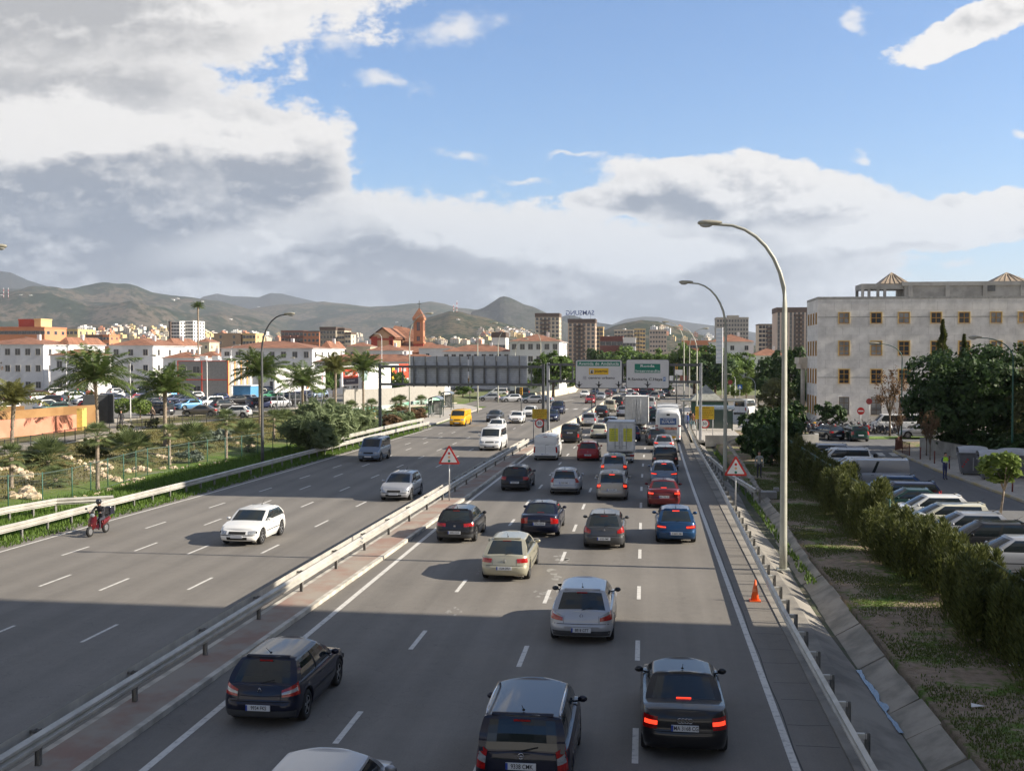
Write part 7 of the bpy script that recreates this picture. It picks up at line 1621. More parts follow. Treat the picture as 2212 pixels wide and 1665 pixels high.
# lush grass tufts on the verges
def tufts(name, label, n, fn, mat, h=.22, seed=1):
    r = random.Random(seed); mb = MB()
    for _ in range(n):
        x, y = fn(r); z = TZ(x, y)
        for _k in range(3):
            a = r.uniform(0, 6.28); l = h*r.uniform(.5, 1.4); dx_, dy_ = cos(a)*l*.45, sin(a)*l*.45; w = .03 if h > .1 else .014
            mb.v += [(x-w*sin(a), y+w*cos(a), z), (x+w*sin(a), y-w*cos(a), z), (x+dx_, y+dy_, z+l)]; o = len(mb.v)-3; mb.f.append((o, o+1, o+2)); mb.m.append(0); mb.sm.append(False)
    tag(mb.build(name, mat), label, 'grass', kind='stuff')
L_grass = leafmat('grass_blades', (.06, .11, .015), (.17, .27, .05), .3, 1.)
def lf(r): y = r.uniform(40, 120)**1.0; return leftx(y)-r.uniform(.4, 1) - r.random()**1.3*5.2, y
def vg(r):
    while True:
        x, y = 6.7+r.random()**.9*3.4, 22+r.random()*62
        if fb(x, y, .45, 3)+(.10 if y > 36 else -.05) > r.uniform(-.25, .3): return x, y
tufts('grass', 'lush green grass between the guard rail and the fence on the left', 26000, lf, L_grass, .26, 1)
tufts('grass', 'patchy grass on the right verge below the hedge', 38000, vg, leafmat('verge_blades', (.07, .11, .02), (.20, .22, .07), .3), .055, 2)
tufts('grass', 'dry grass on the planted slope on the left', 16000, lambda r: (-34-r.random()*13, 52+r.random()*70), leafmat('dry_blades', (.12, .12, .03), (.26, .22, .09), .2), .14, 3)
tufts('grass', 'weeds along the foot of the rails and the ditch', 5000, lambda r: ((5.75+r.random()*.35, 40+r.random()*55) if r.random() < .15 else (leftx(y_ := r.uniform(38, 118))-r.uniform(-.5, .5), y_)), L_grass, .18, 4)
# litter
random.seed(8)
for k, (px_, py_) in enumerate([(2098, 1529), (1250, 1700), (2180, 1440)]):
    x, y = G(px_, py_); m = MB(); m.add([(x, y, .03), (x+.32, y+.05, .05), (x+.26, y+.17, .03), (x+.04, y+.15, .08)], [(0, 1, 2, 3)]); m.add([(x, y, .028), (x+.32, y+.05, .048), (x+.26, y+.17, .028), (x+.04, y+.15, .078)], [(3, 2, 1, 0)]); tag(m.build('paper_scrap', M_white), ['white paper scrap on the earth of the right verge', 'tiny white scrap on the asphalt', 'pale scrap under the hedge'][k], 'litter')
# ---------------------------------------------------------------- buildings
M_wall_w = pm('white_render', (.67, .67, .67), .85, var=.10, scale=.25, detail=7)
M_wall_c = pm('cream_render', (.58, .50, .36), .85, var=.10, scale=.25, detail=7)
M_win = pm('window_dark', (.035, .04, .05), .15, var=.2, scale=.6, spec=.8)
M_frame = pm('window_frame', (.40, .38, .35), .6, var=.05)
M_tile = brick_mat('roof_tiles', (.36, .165, .095), (.27, .125, .075), (.15, .075, .05), .32, 60, .12, .85, 'SZ', .35)
M_tile2 = brick_mat('roof_tiles_side', (.38, .175, .10), (.28, .13, .075), (.15, .075, .05), .32, 60, .12, .85, 'YZ', .35)
def win(t, x, y, z, w, h, face, frame=None, glass=None, sill=True, bars=True, dep=.10, ow=0):
    """window on a wall; face = 'y' (facing -Y) or 'x' (facing +X) or 'X' (facing -X); centre at (x, y, z)"""
    m = MB(); f = frame or M_frame
    def b(u0, z0, u1, z1, d0, d1, mi):
        if face == 'y': m.b2(x+u0, y-d1, z+z0, x+u1, y-d0, z+z1, mi)
        elif face == 'x': m.b2(x+d0, y+u0, z+z0, x+d1, y+u1, z+z1, mi)
        else: m.b2(x-d1, y+u0, z+z0, x-d0, y+u1, z+z1, mi)
    e = .06
    b(-w/2-e, h/2, w/2+e, h/2+e, -.02, .05, 0); b(-w/2-e, -h/2-e, w/2+e, -h/2, -.02, .09, 0); b(-w/2-e, -h/2, -w/2, h/2, -.02, .05, 0); b(w/2, -h/2, w/2+e, h/2, -.02, .05, 0)
    if bars: b(-.025, -h/2, .025, h/2, -.02, .03, 0)
    o = m.build('window', f, t); m = MB(); b(-w/2, -h/2, w/2, h/2, -.02, .012, 0); m.build('pane', glass or M_win, o); return o
def hip_roof(m, x0, y0, x1, y1, ze, zr, ov=.35, mi=0):
    x0 -= ov; y0 -= ov; x1 += ov; y1 += ov; dx_, dy_ = x1-x0, y1-y0; k = min(dx_, dy_)/2
    if dx_ > dy_: a, b = (x0+k, (y0+y1)/2, zr), (x1-k, (y0+y1)/2, zr)
    else: a, b = ((x0+x1)/2, y0+k, zr), ((x0+x1)/2, y1-k, zr)
    P = [(x0, y0, ze), (x1, y0, ze), (x1, y1, ze), (x0, y1, ze), a, b]
    F = [(0, 1, 5, 4), (1, 2, 5), (2, 3, 4, 5), (3, 0, 4), (3, 2, 1, 0)] if dx_ > dy_ else [(0, 1, 4), (1, 2, 5, 4), (2, 3, 5), (3, 0, 4, 5), (3, 2, 1, 0)]
    m.add(P, F, mi); m.sm[-5:] = [False]*5
def tiled_house(label, PXl, PXr, ye, yr, d, depth, label_floor=3, z=.8, wmat=None, nwin=None, lower=False, base=None, ww=.95, wh=1.15, side=True, name='house', open_=None):
    """front wall between two pixel columns, eave and ridge pixel rows, d metres ahead"""
    Y = DD(PXl, 770, d)[1]; a = AT(PXl, ye, Y); b = AT(PXr, ye, Y); x0, x1 = a[0], b[0]; ze = a[2]; zr = AT(PXl, yr, Y+depth/2)[2]
    t = thing(name, label, 'house', ((x0+x1)/2, Y, z)); cx, cy, cz = (x0+x1)/2, Y, z
    m = MB(); m.b2(x0-cx, 0, -z, x1-cx, depth, ze-cz); m.build('wall', wmat or M_wall_w, t)
    m = MB(); hip_roof(m, x0-cx, 0, x1-cx, depth, ze-cz, max(zr, ze+1.2)-cz); rf = m.build('roof', M_tile, t)
    m = MB(); m.b2(x0-cx-.3, -.3, ze-cz-.12, x1-cx+.3, depth+.3, ze-cz-.004); m.build('eaves', M_wall_w, rf)
    m = MB(); m.box((x1-x0)*.18, depth*.45, max(zr, ze+1.2)-cz, .6, .6, 1.1); m.build('chimney', M_wall_w, rf)
    n = nwin or max(2, int((x1-x0)/4.2)); fh = (ze-z)/label_floor
    for f in range(label_floor):
        for k in range(n): win(t, (x0-cx)+(x1-x0)*(k+.5)/n, 0, fh*(f+.55), ww, wh, 'y')
        if side:
            for k in range(max(1, int(depth/4.5))): win(t, x1-cx, depth*(k+.5)/max(1, int(depth/4.5)), fh*(f+.55), .9, 1.1, 'x')
    return t
tiled_house('white three storey block with orange hip roof at the far left', -60, 93, 744, 729, 215, 15, 3, nwin=7)
tiled_house('white block set back right of the far left one', 126, 148, 744, 729, 222, 15, 3, nwin=1)
tiled_house('low white house with tiled roof behind the tallest palm', 108, 190, 767, 754, 205, 9, 2)
tiled_house('white three storey block with sunlit right wall behind the third palm', 235, 330, 746, 731, 225, 16, 3, nwin=3)
tiled_house('white block set back right of the one behind the third palm', 345, 377, 746, 731, 238, 14, 3, nwin=2)
tiled_house('low house with orange roof left of the grey container building', 352, 420, 773, 760, 215, 9, 2)
tiled_house('low tiled house peeping above the grey container building', 425, 470, 770, 759, 240, 8, 2)
tiled_house('long white three storey block behind the blank billboard', 478, 674, 752, 737, 225, 14, 3, nwin=8)
tiled_house('white block set back right of the long one', 694, 712, 752, 737, 240, 12, 3, nwin=1)
tiled_house('long low house with tiled roof below the church', 680, 955, 781, 765, 215, 9, 2, nwin=14)
tiled_house('white row house with tiled roof left of the round tree', 956, 1102, 759, 745, 260, 10, 3, nwin=9)
tiled_house('tall white corner block with brown tiled roof behind the round tree', 1102, 1208, 737, 723, 240, 24, 4, nwin=6)
tiled_house('white tiled house right of the tall curved lamps', 1536, 1628, 738, 722, 300, 11, 3, nwin=3)
tiled_house('low orange roofed house left of the grey building', 1622, 1700, 768, 752, 290, 9, 2)
tiled_house('small cream house left of the church group', 425, 452, 739, 731, 420, 10, 3, wmat=M_wall_c, nwin=2)
tiled_house('low tiled houses right of the church tower', 905, 980, 752, 745, 330, 10, 2)
tiled_house('low tiled roof left of the church', 790, 870, 757, 745, 300, 12, 2)
tiled_house('small tiled house below the church, left side', 748, 800, 748, 740, 330, 10, 2, wmat=M_wall_c)
# container building
def flat_block(label, PXl, PXr, yt, d, depth, z, wall, floors, nw, name='building', cat='building', ww=1.2, wh=1.2, sidew=True, roofm=None, parapet=True, wins=True, rot=0, top=None, frame=None, balc=None, sn=None):
    Y = DD(PXl, 770, d)[1]; a = AT(PXl, yt, Y); b = AT(PXr, yt, Y); w = b[0]-a[0]; H_ = a[2]-z
    t = thing(name, label, cat, ((a[0]+b[0])/2, Y, z)); m = MB(); m.b2(-w/2, 0, -1, w/2, depth, H_); m.build('wall', wall, t)
    if parapet: m = MB(); m.b2(-w/2-.15, -.15, H_, w/2+.15, depth+.15, H_+(top or .5)); m.build('roof', roofm or wall, t)
    fh = H_/floors
    if wins:
        for f in range(floors):
            for k in range(nw): win(t, -w/2+w*(k+.5)/nw, 0, fh*(f+.55), ww, wh, 'y', bars=False, frame=frame)
            if sidew:
                n2 = sn or max(1, int(depth/5))
                for k in range(n2): win(t, w/2, depth*(k+.5)/n2, fh*(f+.55), ww, wh, 'x', bars=False, frame=frame)
    if balc:
        for f in range(1, floors):
            for k in balc: m = MB(); m.b2(-w/2+w*(k-.5)/nw*1.0-ww*.2, -1.2, fh*f-.1, -w/2+w*(k+.5)/nw+ww*.2, 0.0, fh*f+.95); m.build('balcony', roofm or wall, t)
    return t, w, H_
cb, w, H_ = flat_block('two storey grey container building with red frame lines', 384, 492, 779, 190, 12, .8, pm('container_wall', (.30, .29, .27), .7, var=.08), 2, 4, wins=False, parapet=False)
for u, v_ in ((-.40, .76), (-.13, .76), (-.12, .25)): win(cb, w*u, 0, H_*v_, 1.2, 1.1, 'y')
for p in ((-w/2, 0), (-w*.02, 0), (w/2, 0)): m = MB(); m.b2(p[0]-.07, -.08, 0, p[0]+.07, .0, H_); m.build('frame_line', pred, cb)
for zz in (H_*.5, H_-.05): m = MB(); m.b2(-w/2, -.07, zz-.06, w/2, -.0, zz+.06); m.build('frame_line', pred, cb)
for k in range(4): m = MB(); m.b2(w/2+.003, 12*k/4, 0, w/2+.06, 12*k/4+.5, H_); m.b2(w/2+.003, 12*k/4+1.6, H_*.12, w/2+.05, 12*k/4+2.4, H_*.9, 1); m.build('side_panel', [pm('warm_panel', (.70, .35, .12), .6, var=.1), M_white], cb)
for k in range(3): m = MB(); m.box(-w/2+3+k*2.2, 4, H_+.4, 1.1, .8, .8); m.build('roof_unit', M_white, cb)
flat_block('small dark blue and light blue site cabin', 503, 541, 834, 170, 4, .8, pm('cabin_blue', (.10, .30, .52), .6, var=.1), 1, 1, name='site_cabin', cat='cabin', wins=False, roofm=M_white, top=.15)
flat_block('brown timber kiosk behind the car park fence', 345, 383, 815, 205, 5, .8, pm('timber_brown', (.16, .08, .03), .8, var=.2), 1, 1, name='kiosk', cat='kiosk', wins=False, roofm=M_white, top=.2)
flat_block('blue skip container at the far side of the car park', 86, 150, 825, 225, 4, .8, pm('skip_blue', (.06, .25, .42), .6, col2=(.3, .35, .36), scale=.15), 1, 1, name='skip', cat='skip', wins=False, parapet=False)
flat_block('yellow digger box at the site left of the billboards', 705, 740, 800, 215, 4, .8, pm('site_orange', (.5, .25, .03), .7, col2=(.1, .08, .06), scale=.3), 1, 1, name='site_cabin', cat='cabin', wins=False, parapet=False)
wall('hoarding', 'grey wall closing the far side of the car park', [(-140, 205), (-100, 238), (-62, 244), (-50, 240)], 1.6, .2, M_conc, .8)
tag(MB().ell((0, 0, 0), (9, 1.2, 1.1), 14, 6).build('sand_bags', M_white, loc=(-80, 236, 2.0)), 'long white heap of sacks below the grey container building', 'sacks')
# church
ch = pm('church_terracotta', (.42, .20, .11), .85, var=.1, scale=.3); chl = pm('church_sand', (.50, .33, .20), .85, var=.1, scale=.3); chd = pm('church_red', (.36, .07, .045), .85, var=.1)
Y0 = 330.; a = AT(802, 727, Y0); b = AT(850, 727, Y0); ap = AT(824, 709, Y0); bz = -1.
t = thing('church', 'terracotta church with gabled nave and slim bell tower', 'church', (a[0], Y0, 0)); w = b[0]-a[0]; ze, za = a[2], ap[2]; ln = 34
m = MB(); m.add([(0, 0, bz), (w, 0, bz), (w, 0, ze), (w/2, 0, za), (0, 0, ze), (0, ln, bz), (w, ln, bz), (w, ln, ze), (w/2, ln, za), (0, ln, ze)], [(0, 1, 2, 3, 4), (9, 8, 7, 6, 5), (1, 6, 7, 2), (5, 0, 4, 9)]); m.build('wall', chl, t)
m = MB(); m.add([(-.8, -.5, ze-.3), (w/2, -.5, za+.3), (w/2, ln+.5, za+.3), (-.8, ln+.5, ze-.3), (w+.8, -.5, ze-.3), (w+.8, ln+.5, ze-.3)], [(0, 3, 2, 1), (1, 2, 5, 4)]); m.add([(-.8, -.5, ze-.7), (w/2, -.5, za-.1), (w/2, ln+.5, za-.1), (-.8, ln+.5, ze-.7), (w+.8, -.5, ze-.7), (w+.8, ln+.5, ze-.7)], [(1, 2, 3, 0), (4, 5, 2, 1)]); m.build('roof', M_tile2, t)
m = MB(); [m.b2(x_, -.25, bz, x_+.9, -.003, ze) for x_ in (0, w*.14, w*.80, w-.9)]; m.b2(0, -.3, ze-1.1, w, -.003, ze-.5); m.build('pilasters', chd, t)
# transept block with higher roof behind
a2 = AT(835, 728, Y0+14); b2_ = AT(898, 728, Y0+14); r2 = AT(838, 703, Y0+20)
x0, x1 = a2[0]-a[0], b2_[0]-a[0]
m = MB(); m.b2(x0, 14, bz, x1, 28, a2[2]-1.5); m.build('wall', ch, t); m = MB(); m.add([(x0-.5, 13.4, a2[2]-1.5), (x1+.5, 13.4, a2[2]-1.5), (x1-2, 21, r2[2]-1.2), (x0+1, 21, r2[2]), (x0-.5, 28.6, a2[2]-1.5), (x1+.5, 28.6, a2[2]-1.5)], [(0, 1, 2, 3), (4, 3, 2, 5), (1, 5, 2), (0, 3, 4)]); m.build('roof', M_tile, t)
for k in range(7): win(t, x0+(x1-x0)*(.46+.52*k/7), 14, a2[2]-3.6, 1.0, 2.0, 'y', frame=chl)
m = MB(); m.add([(x0+3, 4, bz), (x1+14, 4, bz), (x1+14, 4, 9.3), (x0+3, 4, 9.3), (x0+3, 13.9, 12.5), (x1+5, 13.9, 12.5), (x1+14, 13.9, bz)], [(0, 1, 2, 3), (3, 2, 5, 4), (1, 6, 5, 2)]); m.build('side_aisle', M_tile, t)
# tower
ta = AT(893.5, 770, Y0+10); tb = AT(914, 770, Y0+10); tt = AT(900, 687, Y0+10)[2]; x0, x1 = ta[0]-a[0], tb[0]-a[0]; w2 = x1-x0; cx = (x0+x1)/2
m = MB(); m.b2(x0, 10, bz, x1, 10+w2, tt); m.b2(x0-.25, 9.75, tt*.60, x1+.25, 10.25+w2, tt*.60+.5); m.b2(x0-.3, 9.7, tt-.6, x1+.3, 10.3+w2, tt); tw = m.build('tower', ch, t)
m = MB(); m.b2(x0-.06, 9.94, bz, x1+.06, 10.06+w2, tt*.60); m.build('tower_base', chd, tw)
for zz, hh in ((tt-2.6, 2.6), (tt*.68, 1.4)): win(t, cx, 9.99, zz, 1.0, hh, 'y', frame=chd); win(t, x1, 10+w2/2, zz, 1.0, hh, 'x', frame=chd)
m = MB(); m.box(cx, 10+w2/2, tt+1.6, w2+.8, w2+.8, 3.2, tz=.04); m.build('tower_roof', M_tile, t); m = MB(); m.box(cx, 10+w2/2, tt+4.2, .16, .16, 2.6); m.box(cx, 10+w2/2, tt+4.5, 1.3, .12, .16); m.build('cross', M_dsteel, t)
c_ = AT(867, 716, Y0+30); m = MB(); m.box(c_[0]-a[0], 30, c_[2], .3, .3, 4.2); m.box(c_[0]-a[0], 30, c_[2]+.7, 2, .3, .3); m.build('cross', M_dsteel, t)
# apartment towers
def tower(label, PXl, PXr, yt, d, depth, wall, floors, nw, band_=None, **k):
    return flat_block(label, PXl, PXr, yt, d, depth, 0, wall, floors, nw, name='apartment_tower', cat='tower block', roofm=band_, **k)
tc_ = pm('tower_cream', (.62, .53, .40), .85, var=.06, scale=.1); tb_ = pm('tower_brown', (.10, .07, .055), .8, var=.1); tor = pm('tower_orange', (.58, .24, .12), .85, var=.08, scale=.1); tyw = pm('tower_yellow', (.60, .45, .22), .85, var=.06, scale=.1); tg = pm('tower_grey', (.34, .32, .28), .85, var=.08, scale=.1); tw_ = pm('tower_white', (.68, .67, .64), .85, var=.05, scale=.1)
tower('tower block with dark top band left of the one with rooftop lettering', 1156, 1208, 685, 620, 16, tc_, 13, 6, tb_, top=2.2, ww=1.5, wh=1.5, balc=(2, 3))
ts, w, H_ = tower('tower block with dark top band and mirrored rooftop lettering', 1227, 1286, 698, 520, 15, pm('tower_rose', (.60, .46, .34), .85, var=.06, scale=.1), 12, 6, tb_, top=2.0, ww=1.3, wh=1.4, balc=(2, 3))
text_obj('SAMSUNG', 3.1, pblue, ts, (-w/2+w*.42, 3, H_+4.8), name='rooftop_lettering', mirror=True, sx=.95)
m = MB(); [m.box(-w/2+w*.42+q, 3.2, H_+3.2, .1, .1, 4) for q in (-5, 0, 5)]; m.build('sign_frame', M_dsteel, ts)
tower('cream block attached right of the lettered tower', 1288, 1303, 708, 540, 12, tyw, 11, 2, ww=1.4, wh=1.4)
tower('lower cream block right of the lettered tower', 1303, 1319, 730, 560, 12, tc_, 8, 2, ww=1.4, wh=1.4)
tower('wide cream apartment block above the left big sign', 1327, 1368, 714, 700, 14, tc_, 10, 6, ww=1.6, wh=1.4, balc=(4, 5))
tower('cream apartment tail right of the wide block', 1370, 1394, 712, 690, 10, tyw, 10, 4, ww=1.4, wh=1.4, balc=(1, 2))
tower('beige apartment block above the right big sign', 1403, 1440, 714, 600, 13, pm('tower_beige', (.48, .40, .33), .85, var=.06, scale=.1), 9, 6, ww=1.0, wh=1.0, balc=())
tower('tall grey concrete tower behind the tall green tree', 1548, 1617, 689, 650, 18, tg, 12, 11, ww=1.1, wh=1.4, top=1)
tower('grey stair head on top of the grey concrete tower', 1572, 1596, 683, 655, 8, tg, 1, 1, ww=1, wh=1, wins=False)
tower('orange tinted low block right of the mast', 1475, 1540, 738, 480, 10, tor, 3, 9, ww=1.5, wh=1.2)
tower('cream tower with balconies left of the brown edged one', 1639, 1676, 702, 520, 14, tc_, 11, 5, tb_, ww=1.3, wh=1.4, balc=(3, 4))
tower('tall rose tower with dark top band beside the grey building', 1678, 1748, 675, 440, 16, pm('tower_rose2', (.62, .50, .40), .85, var=.06, scale=.1), 15, 8, tb_, top=2, ww=.9, wh=1.6, balc=(5, 6))
tower('dark brick hall with pale arch panel between the towers', 1296, 1345, 729, 430, 14, pm('brick_dark', (.17, .06, .045), .85, var=.1), 3, 4, ww=2, wh=1.5)
tower('pale block beside the dark brick hall', 1346, 1373, 732, 425, 12, tw_, 3, 4, ww=1.2, wh=1.2)
tower('orange five storey block at the far left', -30, 96, 709, 420, 16, tor, 5, 13, pm('tower_orange2', (.55, .2, .1), .8, var=.1), ww=2.0, wh=1.2)
tower('red and white roof box on the orange block', 40, 74, 692, 428, 8, chd, 2, 2, wins=False); tower('bright white stair tower on the orange block', 74, 88, 691, 426, 8, tyw, 2, 2, wins=False)
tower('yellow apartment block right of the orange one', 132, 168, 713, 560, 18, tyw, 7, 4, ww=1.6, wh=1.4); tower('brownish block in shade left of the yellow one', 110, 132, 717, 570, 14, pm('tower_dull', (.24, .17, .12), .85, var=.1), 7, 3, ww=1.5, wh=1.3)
tower('long brown apartment block behind the low tiled houses', 184, 222, 725, 520, 16, pm('tower_brick', (.22, .12, .08), .85, var=.1), 6, 5, ww=1.8, wh=1.3, balc=(2, 3)); tower('orange end of the long brown block', 222, 236, 725, 515, 10, tor, 6, 2, ww=1.2, wh=1.2)
tower('white high rise with dark side wall', 368, 388, 695, 900, 18, tw_, 13, 3, ww=2.4, wh=1.6); tower('brown slab of the white high rise', 364, 368, 695, 898, 18, tb_, 13, 1, wins=False); tower('brown middle slab of the white high rise', 388, 393, 697, 905, 20, tb_, 13, 1, wins=False); tower('bright right wing of the white high rise', 393, 417, 694, 910, 24, tw_, 13, 4, ww=2.2, wh=1.6)
tower('beige slab block left of the long white block', 462, 520, 722, 480, 16, pm('tower_tan', (.38, .28, .19), .85, var=.08), 7, 2, ww=1, wh=1.2, balc=()); tower('cream gable right of the beige slab block', 524, 552, 722, 478, 12, tyw, 7, 4, ww=1.2, wh=1.2)
tower('brown brick block with roof pavilions', 607, 655, 716, 560, 16, pm('tower_brick2', (.24, .12, .09), .85, var=.1), 7, 6, ww=1.6, wh=1.4, balc=(2, 4)); tower('orange gable block beside the brown brick one', 655, 690, 717, 550, 12, tor, 7, 4, tb_, ww=1.2, wh=1.3)
tower('grey tall apartment block left of the church', 691, 725, 713, 520, 18, pm('tower_grey2', (.27, .24, .19), .85, var=.1), 9, 5, tb_, top=1.5, ww=1.1, wh=1.2); tower('cream sunny block right of the grey one', 726, 744, 714, 522, 12, tc_, 9, 3, tb_, top=1.2, ww=1.2, wh=1.2); tower('cream stepped block just left of the church', 745, 758, 722, 518, 9, tc_, 8, 2, tb_, top=1, ww=1.2, wh=1.2)
tower('small cream villa block before the pine hill', 1117, 1130, 724, 900, 10, tyw, 3, 2); tower('grey hall with dark roof behind the row house', 1062, 1092, 729, 420, 10, tw_, 2, 4, tb_, top=2)
# hillside town: small pale houses
def small_house(seed):
    r = random.Random(seed); m = MB(); w, d, h = r.uniform(7, 13), r.uniform(8, 12), r.uniform(5, 9)
    m.b2(-w/2, 0, -6, w/2, d, h, 0); m.b2(-w*.2, 1, h, w*.15, d*.6, h+2.4, 0)
    for k in range(3):
        for q in range(2): m.b2(-w/2+w*(k+.25)/3, -.06, 1.2+q*h*.45, -w/2+w*(k+.7)/3, -.003, 2.6+q*h*.45, 1)
    if seed % 3 == 0: m.box(0, d/2, h+.6, w+.6, d+.6, 1.2, tz=.4, mi=2)
    return m.mesh('house', [[tw_, tc_, tyw, tw_, tor][seed % 5], M_win, M_tile])
SH = [small_house(k) for k in range(8)]; r = random.Random(99)
from mathutils.bvhtree import BVHTree
BV = [BVHTree.FromPolygons([v.co for v in o.data.vertices], [tuple(p.vertices) for p in o.data.polygons]) for o in HILLS]
def on_hill(PX_, PY_):
    d = Vector(ray(PX_, PY_)).normalized(); best = None
    for b in BV:
        h = b.ray_cast(Vector((0, 0, H_CAM)), d)
        if h[0] is not None and (best is None or h[3] < best[1]): best = (h[0], h[3])
    return best
def town(n, x0, x1, y0, y1, d0, d1, lb):
    L = []
    for _ in range(n):
        PX_ = r.uniform(x0, x1); PY_ = lerp(y0, y1, r.random()); h = on_hill(PX_, PY_)
        if h: p, s = h[0], h[1]/1900
        else: p, s = Vector(DD(PX_, PY_, d0)), .8
        L.append((PX_, p, max(.7, min(s, 1.6))))
    for i, (_, p, s) in enumerate(sorted(L, key=lambda q: q[0])):
        o = link('hillside_house', SH[r.randrange(8)], None, p, r.uniform(-.5, .5)); o.scale = (s, s, s); tag(o, lb+', '+ORD[i]+' from the left', 'house', lb)
town(60, 150, 370, 742, 712, 1300, 2150, 'small pale house on the foothill left of the high rise')
town(36, 400, 560, 742, 722, 1300, 2150, 'small pale house on the foothill right of the high rise')
town(34, 555, 800, 740, 722, 1400, 2150, 'small pale house behind the brown brick blocks')
town(34, 1035, 1165, 733, 716, 1300, 2150, 'small white house in rows under the brown hill')
town(20, 915, 1040, 744, 738, 900, 1200, 'small pale house right of the church tower')
town(26, 1300, 1560, 742, 712, 1200, 1900, 'small pale house on the pine hill')
# masts on the hill and villas on the ridge
for k, (px_, py_, h, lb) in enumerate([(980, 671, 24, 'left red and white radio mast on the brown hill'), (987, 671, 34, 'right red and white radio mast on the brown hill'), (8, 640, 26, 'left thin mast on the far left mountain'), (18, 640, 26, 'right thin mast on the far left mountain')]):
    hh_ = on_hill(px_, py_+3); p = hh_[0] if hh_ else DD(px_, py_, 2890); m = MB(); h *= max(1, (hh_[1] if hh_ else 2900)/2900)
    for q in range(6): m.tube([(p[0], p[1], p[2]+h*q/6-4), (p[0], p[1], p[2]+h*(q+1)/6-4)], 1.0, 5, mi=q % 2)
    tag(m.build('radio_mast', [M_red, M_white]), lb, 'mast')
for px_, py_, d, lb in ((382, 645.5, 5400, 'white villa cluster on the ridge'), (372, 648, 5400, 'smaller white villa left of the ridge cluster'), (435, 652, 5350, 'white villa farther right on the ridge'), (559, 664, 4600, 'lone white house high on the scrub slope'), (496, 690, 3800, 'lone white house low on the scrub slope'), (66, 639, 4800, 'white house below the far left mountain'), (45, 638, 4800, 'pale house left of the white one below the mountain'), (3, 638, 4800, 'white house at the far left edge of the slope'), (857, 697, 3700, 'white building below the scrub ridge'), (989, 691, 2880, 'small white hut on the brown hill')):
    hh_ = on_hill(px_, py_); p, d = (hh_ if hh_ else (DD(px_, py_, d), d)); m = MB(); s_ = d/6500
    m.b2(-9*s_, 0, -10, 2*s_, 16, 5*s_); m.b2(2.01*s_, 2, -10, 9*s_, 14, 3.4*s_); tag(m.build('villa', tw_, loc=p), lb, 'house')
# ---------------------------------------------------------------- the grey institution on the right
YB = 131.3; M_ash = brick_mat('ashlar_grey', (.68, .67, .65), (.64, .63, .62), (.50, .49, .48), 1.9, .95, .012, .85, 'SZ', .22)
c0 = AT(1765, 920, YB); top = AT(1765, 642, YB)[2]; x0 = c0[0]; x1 = 58.
t = thing('office_building', 'large grey four storey stone building with brown framed windows', 'building', (x0, YB, .1)); z0 = .1
m = MB(); m.b2(0, 0, -.5, x1-x0, 8.6, top-z0); m.b2(6, 8.6, -.5, x1-x0, 20, top-z0-.5)
m.build('wall', M_ash, t)
m = MB(); m.b2(-.03, -.03, top-z0-.25, x1-x0, 8.63, top-z0+.03); m.b2(-.02, -.015, top-z0-2.35, x1-x0, .0, top-z0-2.25); m.b2(-.02, -.02, 3.05+2.4, x1-x0, 0, 3.13+2.4); m.build('string_course', pm('course_grey', (.30, .30, .29), .85, var=.15), t)
fo = pm('window_ochre', (.40, .21, .035), .55, var=.1); si = pm('sill_stone', (.50, .45, .38), .8, var=.1); M_rev = pm('window_reveal', (.55, .42, .20), .8, var=.1)
M_cur = pm('curtained_pane', (.22, .23, .24), .3, var=.3, scale=.8); rows_ = [(674.8, 700, 0), (736, 768.6, 1), (796.5, 829, 1), (856, 897, 2)]
cols_ = [(1811, 1835), (1880, 1905), (1940, 1965), (2010, 2034), (2070, 2095), (2139, 2164), (2199, 2223), (2262, 2286)]
random.seed(3)
